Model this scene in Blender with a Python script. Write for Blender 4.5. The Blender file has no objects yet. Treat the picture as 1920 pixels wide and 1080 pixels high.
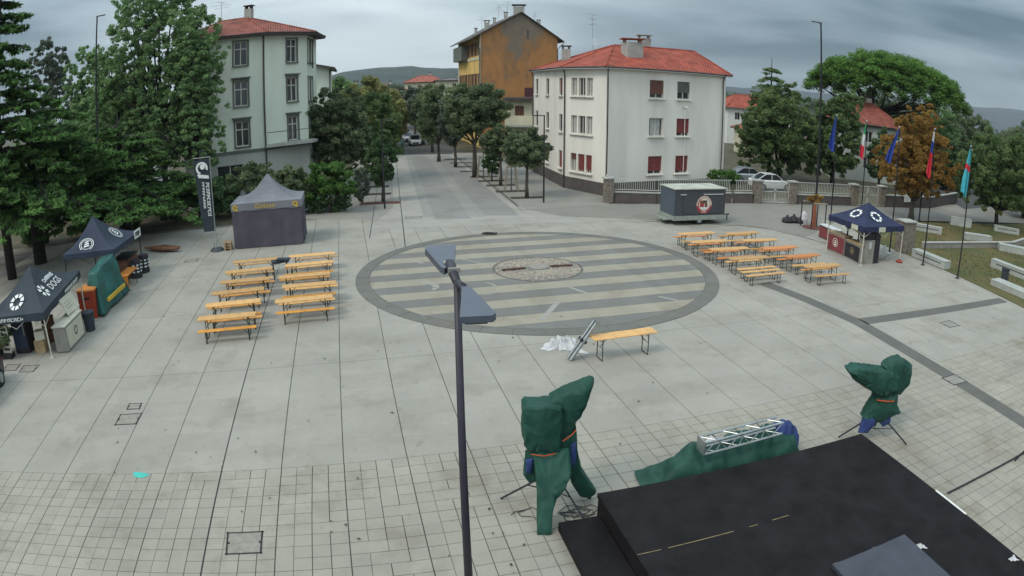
import bpy, math, random
import numpy as np
from mathutils import Vector, Matrix
R = math.radians
random.seed(7)
C = bpy.context.scene.collection
sc = bpy.context.scene

# ---------------------------------------------------------------- camera (IP camera with a barrel-distorting wide lens)
cam = bpy.data.cameras.new('camera'); cam_o = bpy.data.objects.new('camera', cam); C.objects.link(cam_o)
cam_o.location = (0, 0, 8.25)
cam_o.rotation_mode = 'QUATERNION'
cam_o.rotation_quaternion = (Matrix.Rotation(R(90 - 17.262), 3, 'X') @ Matrix.Rotation(R(-0.13), 3, 'Z')).to_quaternion()
cam.clip_start = 0.1; cam.clip_end = 12000
cam.sensor_fit = 'HORIZONTAL'; cam.sensor_width = 36.0; cam.sensor_height = 20.25
cam.lens = 20
cam.type = 'PANO'
for holder in (cam, getattr(cam, 'cycles', None)):
    if holder is None: continue
    try:
        holder.panorama_type = 'FISHEYE_LENS_POLYNOMIAL'
        holder.fisheye_fov = R(170)
        holder.fisheye_polynomial_k0 = 0.0
        holder.fisheye_polynomial_k1 = -0.0435308
        holder.fisheye_polynomial_k2 = 2.456133e-4
        holder.fisheye_polynomial_k3 = -1.9324706e-5
        holder.fisheye_polynomial_k4 = 1.642073e-7
    except Exception: pass
sc.camera = cam_o

# ---------------------------------------------------------------- sky and sun (overcast)
SKY_A = (24.2178, 25.4985, 27.5334); SKY_B = (37.1158, 17.8945, 24.4401)
SUN_EL, SUN_AZ = 50.0, -128.0            # azimuth measured from +Y towards +X
world = bpy.data.worlds.new('World'); sc.world = world; world.use_nodes = True
nt = world.node_tree; N = nt.nodes; Lk = nt.links; N.clear()
out = N.new('ShaderNodeOutputWorld'); bg = N.new('ShaderNodeBackground'); bg2 = N.new('ShaderNodeBackground'); addsh = N.new('ShaderNodeMixShader'); addsh.inputs[0].default_value = 0.88
sky = N.new('ShaderNodeTexSky'); sky.sky_type = 'NISHITA'; sky.sun_disc = False
sky.sun_elevation = R(SUN_EL); sky.sun_rotation = R(SUN_AZ); sky.dust_density = 3.0
Lk.new(sky.outputs[0], bg.inputs[0]); bg.inputs[1].default_value = 0.06
tc = N.new('ShaderNodeTexCoord'); sep = N.new('ShaderNodeSeparateXYZ'); Lk.new(tc.outputs['Generated'], sep.inputs[0])
def m_(op, a, b=None, clamp=False):
    n = N.new('ShaderNodeMath'); n.operation = op; n.use_clamp = clamp
    for i, x in enumerate((a, b)):
        if x is None: continue
        if isinstance(x, (int, float)): n.inputs[i].default_value = x
        else: Lk.new(x, n.inputs[i])
    return n.outputs[0]
def vmap(scale, rot, loc):
    q = N.new('ShaderNodeMapping'); q.inputs['Scale'].default_value = scale; q.inputs['Rotation'].default_value = rot; q.inputs['Location'].default_value = loc
    Lk.new(tc.outputs['Generated'], q.inputs[0]); return q
def vnoise(q, scale, detail, rough, dist=0.0):
    n_ = N.new('ShaderNodeTexNoise'); n_.inputs['Scale'].default_value = scale; n_.inputs['Detail'].default_value = detail; n_.inputs['Roughness'].default_value = rough; n_.inputs['Distortion'].default_value = dist
    Lk.new(q.outputs[0], n_.inputs['Vector']); return n_.outputs[0]
mpA = vmap((1, 1, 2.2), (R(8), R(-6), R(13)), SKY_A); mpB = vmap((1, 1, 6.5), (R(10), R(-10), R(13)), SKY_B)
cloud = m_('ADD', m_('MULTIPLY', vnoise(mpA, 1.15, 3, 0.42), 0.74), m_('MULTIPLY', vnoise(mpB, 2.2, 6, 0.5, 0.5), 0.26))
ramp = N.new('ShaderNodeValToRGB'); Lk.new(cloud, ramp.inputs[0])
e = ramp.color_ramp.elements
e[0].position = 0.39; e[0].color = (0.085, 0.145, 0.19, 1)
e[1].position = 0.61; e[1].color = (0.80, 0.91, 0.95, 1)
x_ = ramp.color_ramp.elements.new(0.49); x_.color = (0.37, 0.46, 0.52, 1)
# overcast luminance distribution: zenith about three times the horizon
grad = m_('ADD', m_('MULTIPLY', m_('MAXIMUM', sep.outputs[2], 0.0), 2.0), 0.72)
mul = N.new('ShaderNodeMixRGB'); mul.blend_type = 'MULTIPLY'; mul.inputs[0].default_value = 1
Lk.new(ramp.outputs[0], mul.inputs[1]); Lk.new(grad, mul.inputs[2])
Lk.new(mul.outputs[0], bg2.inputs[0]); bg2.inputs[1].default_value = 1.0
Lk.new(bg.outputs[0], addsh.inputs[1]); Lk.new(bg2.outputs[0], addsh.inputs[2]); Lk.new(addsh.outputs[0], out.inputs[0])
sl = bpy.data.lights.new('sun', 'SUN'); sl.energy = 1.5; sl.angle = R(20); sl.color = (1.0, 0.93, 0.82)
so = bpy.data.objects.new('sun', sl); C.objects.link(so)
d_ = Vector((math.sin(R(SUN_AZ)) * math.cos(R(SUN_EL)), math.cos(R(SUN_AZ)) * math.cos(R(SUN_EL)), math.sin(R(SUN_EL))))
so.rotation_euler = (-d_).to_track_quat('-Z', 'Y').to_euler(); so.location = (0, 0, 60)
sc.view_settings.view_transform = 'Standard'; sc.view_settings.look = 'None'; sc.view_settings.gamma = 1; sc.view_settings.exposure = 0.27
sc.view_settings.use_curve_mapping = False
sc.cycles.max_bounces = 8; sc.cycles.transparent_max_bounces = 12

# ---------------------------------------------------------------- materials
MATS = {}
def mat(name, col, rough=0.75, var=0.12, scale=3.0, bump=0.0, bscale=None, metal=0.0, spec=0.3, col2=None, streak=False, emit=None, coord='Object', detail=5, rnd=0.0):
    if name in MATS: return MATS[name]
    m = bpy.data.materials.new(name); m.use_nodes = True; t = m.node_tree; n = t.nodes; l = t.links
    b = n['Principled BSDF']; b.inputs['Roughness'].default_value = rough; b.inputs['Metallic'].default_value = metal
    b.inputs['Specular IOR Level'].default_value = spec
    co = n.new('ShaderNodeTexCoord'); src = co.outputs[coord]
    if coord == 'World':
        pass
    if streak:
        mp = n.new('ShaderNodeMapping'); mp.inputs['Scale'].default_value = (1, 1, 0.18); l.new(src, mp.inputs[0]); src = mp.outputs[0]
    no = n.new('ShaderNodeTexNoise'); no.inputs['Scale'].default_value = scale; no.inputs['Detail'].default_value = detail; no.inputs['Roughness'].default_value = 0.62
    l.new(src, no.inputs['Vector'])
    cr = n.new('ShaderNodeValToRGB'); l.new(no.outputs[0], cr.inputs[0])
    c2 = col2 if col2 else tuple(c * (1 - 1.7 * var) for c in col)
    c1 = tuple(min(1, c * (1 + var)) for c in col)
    cr.color_ramp.elements[0].position = 0.30; cr.color_ramp.elements[0].color = (*c2, 1)
    cr.color_ramp.elements[1].position = 0.68; cr.color_ramp.elements[1].color = (*c1, 1)
    if rnd:      # every copy its own wear: brightness varies from object to object
        oi = n.new('ShaderNodeObjectInfo'); mr = n.new('ShaderNodeMapRange'); mr.inputs['To Min'].default_value = 1 - rnd; mr.inputs['To Max'].default_value = 1 + rnd * .6; l.new(oi.outputs['Random'], mr.inputs['Value'])
        mu = n.new('ShaderNodeMixRGB'); mu.blend_type = 'MULTIPLY'; mu.inputs[0].default_value = 1; l.new(cr.outputs[0], mu.inputs[1]); l.new(mr.outputs[0], mu.inputs[2]); l.new(mu.outputs[0], b.inputs['Base Color'])
    else: l.new(cr.outputs[0], b.inputs['Base Color'])
    if bump:
        bn = n.new('ShaderNodeTexNoise'); bn.inputs['Scale'].default_value = bscale or scale * 6; bn.inputs['Detail'].default_value = 4
        l.new(co.outputs[coord], bn.inputs['Vector'])
        bp = n.new('ShaderNodeBump'); bp.inputs['Strength'].default_value = bump; bp.inputs['Distance'].default_value = 0.02
        l.new(bn.outputs[0], bp.inputs['Height']); l.new(bp.outputs[0], b.inputs['Normal'])
    if emit:
        b.inputs['Emission Color'].default_value = (*emit[0], 1); b.inputs['Emission Strength'].default_value = emit[1]
    MATS[name] = m; return m

def pave_mat(name, col, cell, var=0.10, blotch=0.14, org=(-6.81, 12.125), yaw=14.316, bump=0.15, rough=0.8, dirt=(0.155, 0.128, 0.085), dirt_k=0.55):
    """stone or concrete paving: one random tone per piece (cell size in the grid's own metres), soft stains, fine grain"""
    m = bpy.data.materials.new(name); m.use_nodes = True; t = m.node_tree; n = t.nodes; l = t.links
    b = n['Principled BSDF']; b.inputs['Roughness'].default_value = rough; b.inputs['Specular IOR Level'].default_value = 0.25
    g = n.new('ShaderNodeNewGeometry')
    mp = n.new('ShaderNodeMapping'); mp.vector_type = 'TEXTURE'; mp.inputs['Location'].default_value = (org[0], org[1], 0); mp.inputs['Rotation'].default_value = (0, 0, R(yaw))
    l.new(g.outputs['Position'], mp.inputs[0])
    sn = n.new('ShaderNodeVectorMath'); sn.operation = 'SNAP'; sn.inputs[1].default_value = (cell[0], cell[1], 100)
    ad = n.new('ShaderNodeVectorMath'); ad.operation = 'ADD'; ad.inputs[1].default_value = (0.003, 0.003, 50)
    l.new(mp.outputs[0], ad.inputs[0]); l.new(ad.outputs[0], sn.inputs[0])
    wn = n.new('ShaderNodeTexWhiteNoise'); l.new(sn.outputs[0], wn.inputs[0])
    no = n.new('ShaderNodeTexNoise'); no.inputs['Scale'].default_value = 0.22; no.inputs['Detail'].default_value = 7; no.inputs['Roughness'].default_value = 0.65
    l.new(g.outputs['Position'], no.inputs['Vector'])
    n2 = n.new('ShaderNodeTexNoise'); n2.inputs['Scale'].default_value = 1.3; n2.inputs['Detail'].default_value = 6; n2.inputs['Roughness'].default_value = 0.7
    l.new(g.outputs['Position'], n2.inputs['Vector'])
    def mth(op, a, c):
        q = n.new('ShaderNodeMath'); q.operation = op
        for i, v in enumerate((a, c)):
            if isinstance(v, (int, float)): q.inputs[i].default_value = v
            else: l.new(v, q.inputs[i])
        return q.outputs[0]
    f1 = mth('ADD', mth('MULTIPLY', mth('SUBTRACT', wn.outputs[0], 0.5), 2 * var), 1.0)
    f2 = mth('ADD', mth('MULTIPLY', mth('SUBTRACT', no.outputs[0], 0.5), 2 * blotch * 1.6), 1.0)
    f3 = mth('ADD', mth('MULTIPLY', mth('SUBTRACT', n2.outputs[0], 0.5), blotch), 1.0)
    f = mth('MULTIPLY', mth('MULTIPLY', f1, f2), f3)
    mx = n.new('ShaderNodeMixRGB'); mx.blend_type = 'MULTIPLY'; mx.inputs[0].default_value = 1; mx.inputs[1].default_value = (*col, 1); l.new(f, mx.inputs[2])
    # brownish dirt in irregular patches
    n3 = n.new('ShaderNodeTexNoise'); n3.inputs['Scale'].default_value = 0.55; n3.inputs['Detail'].default_value = 8; n3.inputs['Roughness'].default_value = 0.7
    l.new(g.outputs['Position'], n3.inputs['Vector'])
    dr = n.new('ShaderNodeValToRGB'); dr.color_ramp.elements[0].position = 0.50; dr.color_ramp.elements[0].color = (0, 0, 0, 1); dr.color_ramp.elements[1].position = 0.78; dr.color_ramp.elements[1].color = (dirt_k, dirt_k, dirt_k, 1)
    l.new(n3.outputs[0], dr.inputs[0])
    m2 = n.new('ShaderNodeMixRGB'); l.new(dr.outputs[0], m2.inputs[0]); l.new(mx.outputs[0], m2.inputs[1]); m2.inputs[2].default_value = (*dirt, 1)
    # dark drips and scuffs
    n4 = n.new('ShaderNodeTexNoise'); n4.inputs['Scale'].default_value = 2.6; n4.inputs['Detail'].default_value = 9; n4.inputs['Roughness'].default_value = 0.78; n4.inputs['Distortion'].default_value = 0.6
    l.new(mp.outputs[0], n4.inputs['Vector'])
    d4 = n.new('ShaderNodeValToRGB'); d4.color_ramp.elements[0].position = 0.57; d4.color_ramp.elements[0].color = (1, 1, 1, 1); d4.color_ramp.elements[1].position = 0.80; d4.color_ramp.elements[1].color = (0.56, 0.55, 0.50, 1); l.new(n4.outputs[0], d4.inputs[0])
    m3 = n.new('ShaderNodeMixRGB'); m3.blend_type = 'MULTIPLY'; m3.inputs[0].default_value = 1; l.new(m2.outputs[0], m3.inputs[1]); l.new(d4.outputs[0], m3.inputs[2])
    l.new(m3.outputs[0], b.inputs['Base Color'])
    bn = n.new('ShaderNodeTexNoise'); bn.inputs['Scale'].default_value = 18; bn.inputs['Detail'].default_value = 5; l.new(g.outputs['Position'], bn.inputs['Vector'])
    bp = n.new('ShaderNodeBump'); bp.inputs['Strength'].default_value = bump; bp.inputs['Distance'].default_value = 0.01; l.new(bn.outputs[0], bp.inputs['Height']); l.new(bp.outputs[0], b.inputs['Normal'])
    MATS[name] = m; return m

def leaf_mat(name, dark, light, transl=0.45):
    m = bpy.data.materials.new(name); m.use_nodes = True; t = m.node_tree; n = t.nodes; l = t.links
    n.clear(); o = n.new('ShaderNodeOutputMaterial')
    at = n.new('ShaderNodeAttribute'); at.attribute_name = 'tone'
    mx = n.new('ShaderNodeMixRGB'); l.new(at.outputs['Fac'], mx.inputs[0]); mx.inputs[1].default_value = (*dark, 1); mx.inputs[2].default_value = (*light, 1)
    d = n.new('ShaderNodeBsdfDiffuse'); tr = n.new('ShaderNodeBsdfTranslucent'); s = n.new('ShaderNodeMixShader'); s.inputs[0].default_value = transl
    l.new(mx.outputs[0], d.inputs[0]); l.new(mx.outputs[0], tr.inputs[0]); l.new(d.outputs[0], s.inputs[1]); l.new(tr.outputs[0], s.inputs[2]); l.new(s.outputs[0], o.inputs[0])
    MATS[name] = m; return m

def roof_mat(name, col, ang=0.0):
    """clay tiles: rows of rounded tiles as fine relief and tone"""
    m = mat(name, col, rough=0.85, var=0.28, scale=1.1, detail=8)
    t = m.node_tree; n = t.nodes; l = t.links; b = n['Principled BSDF']
    co = n.new('ShaderNodeTexCoord'); mp = n.new('ShaderNodeMapping'); mp.inputs['Rotation'].default_value = (0, 0, R(ang)); l.new(co.outputs['Object'], mp.inputs[0])
    w = n.new('ShaderNodeTexWave'); w.inputs['Scale'].default_value = 1.6; w.inputs['Distortion'].default_value = 1.0; w.inputs['Detail'].default_value = 2; l.new(mp.outputs[0], w.inputs['Vector'])
    bp = n.new('ShaderNodeBump'); bp.inputs['Strength'].default_value = 0.9; bp.inputs['Distance'].default_value = 0.06; l.new(w.outputs[0], bp.inputs['Height']); l.new(bp.outputs[0], b.inputs['Normal'])
    return m

# ---------------------------------------------------------------- mesh helpers
class MB:
    def __init__(s): s.v = []; s.f = []
    def add(s, vs, fs):
        o = len(s.v); s.v += [tuple(map(float, v)) for v in vs]; s.f += [tuple(i + o for i in f) for f in fs]; return s
    def box(s, c, size, rz=0.0, M=None):
        hx, hy, hz = (k / 2 for k in size); ca, sa = math.cos(rz), math.sin(rz); vs = []
        for z in (-hz, hz):
            for x, y in ((-hx, -hy), (hx, -hy), (hx, hy), (-hx, hy)):
                p = (c[0] + x * ca - y * sa, c[1] + x * sa + y * ca, c[2] + z)
                vs.append(M @ Vector(p) if M else p)
        return s.add(vs, [(3, 2, 1, 0), (4, 5, 6, 7), (0, 1, 5, 4), (1, 2, 6, 5), (2, 3, 7, 6), (3, 0, 4, 7)])
    def prism(s, poly, z0, z1, bottom=True):
        n = len(poly); z0s = z0 if hasattr(z0, '__len__') else [z0] * n; z1s = z1 if hasattr(z1, '__len__') else [z1] * n
        vs = [(x, y, z0s[i]) for i, (x, y) in enumerate(poly)] + [(x, y, z1s[i]) for i, (x, y) in enumerate(poly)]
        fs = [tuple(range(n, 2 * n))] + [(i, (i + 1) % n, (i + 1) % n + n, i + n) for i in range(n)]
        if bottom: fs.append(tuple(range(n - 1, -1, -1)))
        return s.add(vs, fs)
    def quad(s, a, b, c, d): return s.add([a, b, c, d], [(0, 1, 2, 3)])
    def tri(s, a, b, c): return s.add([a, b, c], [(0, 1, 2)])
    def poly(s, pts): return s.add(pts, [tuple(range(len(pts)))])
    def tube(s, path, rad, n=8, cap=True):
        path = [Vector(p) for p in path]; k = len(path); rs = rad if hasattr(rad, '__len__') else [rad] * k; vs = []; up = Vector((0, 0, 1))
        prev = None
        for i, p in enumerate(path):
            t = (path[min(i + 1, k - 1)] - path[max(i - 1, 0)]).normalized()
            a = t.cross(up if abs(t.z) < 0.95 else Vector((1, 0, 0))).normalized()
            if prev is not None and a.dot(prev) < 0: a = -a
            prev = a; b = t.cross(a)
            for j in range(n):
                q = 2 * math.pi * j / n; vs.append(p + (a * math.cos(q) + b * math.sin(q)) * rs[i])
        fs = [(i * n + j, i * n + (j + 1) % n, (i + 1) * n + (j + 1) % n, (i + 1) * n + j) for i in range(k - 1) for j in range(n)]
        if cap: fs += [tuple(range(n - 1, -1, -1)), tuple(range((k - 1) * n, k * n))]
        return s.add(vs, fs)
    def lathe(s, c, prof, n=16):
        vs = []; k = len(prof)
        for r, z in prof:
            for j in range(n): q = 2 * math.pi * j / n; vs.append((c[0] + r * math.cos(q), c[1] + r * math.sin(q), c[2] + z))
        fs = [(i * n + j, i * n + (j + 1) % n, (i + 1) * n + (j + 1) % n, (i + 1) * n + j) for i in range(k - 1) for j in range(n)]
        fs += [tuple(range(n - 1, -1, -1)), tuple(range((k - 1) * n, k * n))]
        return s.add(vs, fs)
    def rings(s, rings, cap=True):
        n = len(rings[0]); vs = [p for r in rings for p in r]; k = len(rings)
        fs = [(i * n + j, i * n + (j + 1) % n, (i + 1) * n + (j + 1) % n, (i + 1) * n + j) for i in range(k - 1) for j in range(n)]
        if cap: fs += [tuple(range(n - 1, -1, -1)), tuple(range((k - 1) * n, k * n))]
        return s.add(vs, fs)
    def mesh(s, name, m, smooth=False):
        me = bpy.data.meshes.new(name); me.from_pydata(s.v, [], s.f); me.update()
        if m: me.materials.append(MATS[m] if isinstance(m, str) else m)
        if smooth: me.polygons.foreach_set('use_smooth', [True] * len(me.polygons))
        return me
    def build(s, name, m, parent=None, smooth=False, loc=None):
        return place(name, s.mesh(name, m, smooth), parent, loc)
def place(name, me, parent=None, loc=None, rz=0.0):
    o = bpy.data.objects.new(name, me); C.objects.link(o)
    if parent is not None: o.parent = parent
    if loc is not None: o.location = loc
    if rz: o.rotation_euler = (0, 0, rz)
    return o
def tag(o, label=None, cat=None, group=None, kind=None):
    if label: o['label'] = label
    if cat: o['category'] = cat
    if group: o['group'] = group
    if kind: o['kind'] = kind
    return o
def thing(name, label, cat, loc=(0, 0, 0), rz=0.0, group=None, kind=None):
    o = bpy.data.objects.new(name, None); C.objects.link(o); o.location = loc; o.rotation_euler = (0, 0, rz); o.empty_display_size = 0.3
    return tag(o, label, cat, group, kind)
def dup(root, loc, rz, label=None):
    r = root.copy(); C.objects.link(r); r.location = loc; r.rotation_euler = (0, 0, rz)
    if label: r['label'] = label
    for ch in list(root.children):
        c = ch.copy(); C.objects.link(c); c.parent = r
        for g in list(ch.children):
            d = g.copy(); C.objects.link(d); d.parent = c
    return r
def text(name, s, size, m, parent, M, width=None, ext=0.002):
    cu = bpy.data.curves.new(name, 'FONT'); cu.body = s; cu.size = size; cu.align_x = 'CENTER'; cu.align_y = 'CENTER'; cu.extrude = ext; cu.resolution_u = 2
    tmp = bpy.data.objects.new('tmp', cu); C.objects.link(tmp); bpy.context.view_layer.update()
    me = bpy.data.meshes.new_from_object(tmp.evaluated_get(bpy.context.evaluated_depsgraph_get()))
    bpy.data.objects.remove(tmp); bpy.data.curves.remove(cu)
    me.name = name; me.materials.clear(); me.materials.append(MATS[m])
    if width:
        xs = [v.co.x for v in me.vertices]; k = width / max(1e-6, max(xs) - min(xs))
        for v in me.vertices: v.co.x *= k
    o = place(name, me, parent); o.matrix_local = M; return o
def frame(o, x, y):
    """matrix with origin o, local X along x, local Y along y"""
    x = Vector(x).normalized(); y = Vector(y); z = x.cross(y).normalized(); y = z.cross(x)
    return Matrix(((x.x, y.x, z.x, o[0]), (x.y, y.y, z.y, o[1]), (x.z, y.z, z.z, o[2]), (0, 0, 0, 1)))
def arc_strip(mb, c, r0, r1, a0, a1, z=0.0, n=24, M=None):
    pts = []
    for i in range(n + 1):
        q = a0 + (a1 - a0) * i / n; pts.append(((c[0] + r0 * math.cos(q), c[1] + r0 * math.sin(q), z), (c[0] + r1 * math.cos(q), c[1] + r1 * math.sin(q), z)))
    for i in range(n):
        q = [pts[i][0], pts[i][1], pts[i + 1][1], pts[i + 1][0]]
        mb.quad(*[(M @ Vector(p)) if M else p for p in q])

# paving frame of the square: a along E1, b along E2
YAW = R(14.316); E1 = Vector((math.cos(YAW), math.sin(YAW), 0)); E2 = Vector((-math.sin(YAW), math.cos(YAW), 0)); ORG = Vector((-6.81, 12.125, 0))
def G(a, b, z=0.0): p = ORG + E1 * a + E2 * b; return (p.x, p.y, z)
def AB(x, y): d = Vector((x, y, 0)) - ORG; return d.dot(E1), d.dot(E2)
S = 1.498; D = 6.042
# ================================================================ setting: ground, square, street
mat('soil', (0.085, 0.075, 0.045), 0.95, 0.3, 0.6, bump=0.4, bscale=9)
mat('joint', (0.150, 0.142, 0.120), 0.95, 0.2, 2.0)
pave_mat('slab', (0.299, 0.284, 0.247), (S, D / 6), var=0.04, blotch=0.19)
pave_mat('tile', (0.295, 0.278, 0.234), (S / 4, D / 16), var=0.05, blotch=0.22, dirt_k=0.8)
pave_mat('slab_dark', (0.115, 0.114, 0.103), (S / 4, S / 4), var=0.06, blotch=0.10)
pave_mat('street_stone', (0.311, 0.296, 0.265), (S, D / 4), var=0.04, blotch=0.10)
pave_mat('street_mid', (0.249, 0.243, 0.223), (S, D / 4), var=0.04, blotch=0.15)
pave_mat('street_band', (0.218, 0.213, 0.199), (S, D / 4), var=0.04, blotch=0.12)
pave_mat('road_grey', (0.223, 0.211, 0.185), (2.0, 2.0), var=0.0, blotch=0.16)
pave_mat('asphalt', (0.072, 0.072, 0.073), (3.0, 3.0), var=0.0, blotch=0.19)
pave_mat('sidewalk', (0.252, 0.242, 0.217), (S / 2, S / 2), var=0.03, blotch=0.10)
pave_mat('stripe_beige', (0.286, 0.263, 0.207), (0.5, 5.0), var=0.05, blotch=0.10)
pave_mat('stripe_grey', (0.161, 0.159, 0.147), (0.5, 5.0), var=0.06, blotch=0.12)
pave_mat('ring_stone', (0.141, 0.140, 0.124), (0.6, 0.6), var=0.07, blotch=0.13)
mat('pale_stone', (0.30, 0.29, 0.255), 0.8, 0.1, 4)
mat('rubble', (0.31, 0.26, 0.215), 0.9, 0.35, 5, bump=0.3)
mat('rubble_bed', (0.13, 0.115, 0.10), 0.95, 0.3, 5)
mat('corten', (0.10, 0.06, 0.045), 0.85, 0.25, 5)
mat('dark_soil', (0.05, 0.045, 0.04), 0.95, 0.3, 4, bump=0.5)
mat('rust_soil', (0.12, 0.055, 0.045), 0.95, 0.3, 4, bump=0.5)
mat('iron', (0.10, 0.10, 0.10), 0.6, 0.2, 6, metal=0.3)
mat('lid', (0.255, 0.243, 0.208), 0.8, 0.15, 6)
mat('black_line', (0.03, 0.03, 0.03), 0.8, 0.2, 5)
mat('teal_paint', (0.07, 0.45, 0.38), 0.6, 0.1, 5)

g = MB().poly([(-5000, -400, -0.09), (5000, -400, -0.09), (5000, 6000, -0.09), (-5000, 6000, -0.09)]).build('ground', 'soil')
tag(g, 'dark earth under and around the whole square', 'ground', kind='structure')
plaza = thing('plaza', 'pale stone paved town square with long strips and small tiles', 'plaza', kind='structure')
MB().poly([G(-34, -18, -0.03), G(44, -18, -0.03), G(44, 31, -0.03), G(-34, 31, -0.03)]).build('joint_bed', 'joint', plaza)
def slab_mesh(w, l, name, m, t=0.03):
    b = MB(); c = 0.006
    b.add([(0, 0, -t), (w, 0, -t), (w, l, -t), (0, l, -t), (c, c, 0), (w - c, c, 0), (w - c, l - c, 0), (c, l - c, 0)],
          [(4, 5, 6, 7), (0, 1, 5, 4), (1, 2, 6, 5), (2, 3, 7, 6), (3, 0, 4, 7)])
    return b.mesh(name, m)
me_slab = slab_mesh(S - 0.014, D - 0.010, 'paving_slab', 'slab')
rs = random.Random(3)
def right_of_park(x, y):   # the square's east edge against the park
    return x > 24.98 + (y - 22.85) * (22.62 - 24.98) / (35.9 - 22.85) + 1.2
for k in range(5):
    for i in range(-19, 24):
        p = G(i * S + 0.75, k * D + 3)
        if right_of_park(p[0], p[1]) and p[1] > 20: continue
        if p[0] < -33 or p[1] > 44: continue
        if (Vector((p[0], p[1])) - Vector((1.162, 29.27))).length < 5.0: continue
        if p[0] > 32: continue
        q = G(i * S + 0.007, k * D + 0.005, rs.uniform(-0.0015, 0.0015))
        place('paving_slab', me_slab, plaza, q, YAW)
# small tiles in front: a few of them double length
TW, TL = S / 4, D / 16
me_t1 = slab_mesh(TW - 0.007, TL - 0.006, 'paving_tile', 'tile')
me_t2 = slab_mesh(TW - 0.007, 2 * TL - 0.006, 'paving_tile', 'tile')
me_t3 = slab_mesh(2 * TW - 0.007, TL - 0.006, 'paving_tile', 'tile')
tiles = []; taken = set()
for j in range(1, 44):
    for i in range(-60, 90):
        if (i, j) in taken: continue
        x, y, _ = G((i + 0.5) * TW, -(j - 0.5) * TL)
        if abs(x) > 3 + y * 1.15 or y < 6.2: continue
        r = rs.random(); kind = 1
        if r < 0.06 and (i, j + 1) not in taken: kind = 2; taken.add((i, j + 1))
        elif r < 0.11 and i % 4 != 3 and (i + 1, j) not in taken: kind = 3; taken.add((i + 1, j))
        tiles.append((x * x + y * y, i, j, kind))
tiles.sort()
rest = MB()
def on_stage(x, y):
    a, b = (Vector((x, y)) - Vector((1.68, 10.91))).dot(Vector((0.973, 0.232))), (Vector((x, y)) - Vector((1.68, 10.91))).dot(Vector((0.232, -0.973)))
    return 0.4 < a < 6.8 and 0.4 < b < 6.0
vis = [t for t in tiles if not on_stage(*G((t[1] + .5) * TW, -(t[2] - .5) * TL)[:2])]
for q, (d2, i, j, kind) in enumerate(vis):
    me = (None, me_t1, me_t2, me_t3)[kind]
    extra = 0.008 if i % 4 == 0 else 0.0                     # wider joint every fourth column
    z = rs.uniform(-0.002, 0.002); jj = j + (1 if kind == 2 else 0)
    p = G(i * TW + 0.005 + extra, -jj * TL + 0.005, z)
    if q < 300: place('paving_tile', me, plaza, p, YAW)
    else:
        M = Matrix.Translation(p) @ Matrix.Rotation(YAW, 4, 'Z')
        rest.add([M @ v.co for v in me.vertices], [tuple(f.vertices) for f in me.polygons])
tag(rest.build('tile_field', 'tile', plaza), kind='stuff')
# darker stone bands to the right
def band(pts, w, m, z, name, parent):
    b = MB(); P = [Vector((x, y, z)) for x, y in pts]; L_ = []; R_ = []
    for i, p in enumerate(P):
        t = (P[min(i + 1, len(P) - 1)] - P[max(i - 1, 0)]).normalized(); nrm = Vector((-t.y, t.x, 0)); L_.append(p + nrm * w / 2); R_.append(p - nrm * w / 2)
    for i in range(len(P) - 1): b.quad(R_[i], R_[i + 1], L_[i + 1], L_[i])
    return b.build(name, m, parent)
band([(11.3, 27.2), (12.4, 24.9), (13.55, 21.9), (14.15, 18.9), (14.80, 15.75), (15.5, 12.5), (16.6, 8.0)], 0.72, 'slab_dark', 0.0045, 'stone_band', plaza)
band([(13.8, 22.0), (19.3, 23.15), (24.9, 24.4)], 0.70, 'slab_dark', 0.0045, 'stone_band', plaza)
# slot drains and kerb arc near the trailer
band([(8.4, 40.6), (10.5, 40.5), (13.41, 39.84), (14.89, 39.66), (16.4, 38.72), (17.58, 37.06), (18.61, 35.23), (19.42, 33.15)], 0.10, 'black_line', 0.006, 'slot_drain', plaza)
band([G(0, -6.0)[:2], G(0, 18)[:2]], 0.028, 'black_line', 0.005, 'slot_drain', plaza)

# ---------------------------------------------------------------- the big circle
CC = Vector((1.162, 29.27, 0)); RO, RI = 8.235, 7.60; SA = R(15.0)
ro = thing('roundel', 'big stone circle with grey and beige stripes in the middle of the square', 'roundel', (CC.x, CC.y, 0), kind='structure')
bed = MB(); bed.lathe((0, 0, 0), [(RO - 0.01, 0.0), (RO - 0.01, 0.008)], 96); bed.build('bed', 'joint', ro)
nseg = 44
for i in range(nseg):
    a0 = 2 * math.pi * i / nseg + 0.0012; a1 = 2 * math.pi * (i + 1) / nseg - 0.0012
    b = MB(); pts = [(RO * math.cos(a0 + (a1 - a0) * t / 3), RO * math.sin(a0 + (a1 - a0) * t / 3)) for t in range(4)] + [((RI + 0.045) * math.cos(a0 + (a1 - a0) * t / 3), (RI + 0.045) * math.sin(a0 + (a1 - a0) * t / 3)) for t in (3, 2, 1, 0)]
    b.prism(pts, 0.0, 0.020 + random.uniform(-0.002, 0.002), bottom=False).build('ring_stone', 'ring_stone', ro)
P_ = 0.96; u_ = Vector((math.cos(SA), math.sin(SA), 0)); n_ = Vector((-math.sin(SA), math.cos(SA), 0))
for k in range(-8, 8):
    c0 = max(k * P_ + 0.006, -RI + 0.02); c1 = min((k + 1) * P_ - 0.006, RI - 0.02)
    if c1 <= c0: continue
    pts = []
    for t in range(9):
        c = c0 + (c1 - c0) * t / 8; h = math.sqrt(RI * RI - c * c); pts.append(u_ * h + n_ * c)
    for t in range(9):
        c = c1 + (c0 - c1) * t / 8; h = math.sqrt(RI * RI - c * c); pts.append(-u_ * h + n_ * c)
    MB().prism([(p.x, p.y) for p in pts], 0.006, 0.016, bottom=False).build('stripe', 'stripe_beige' if k % 2 == 1 else 'stripe_grey', ro)
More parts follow.
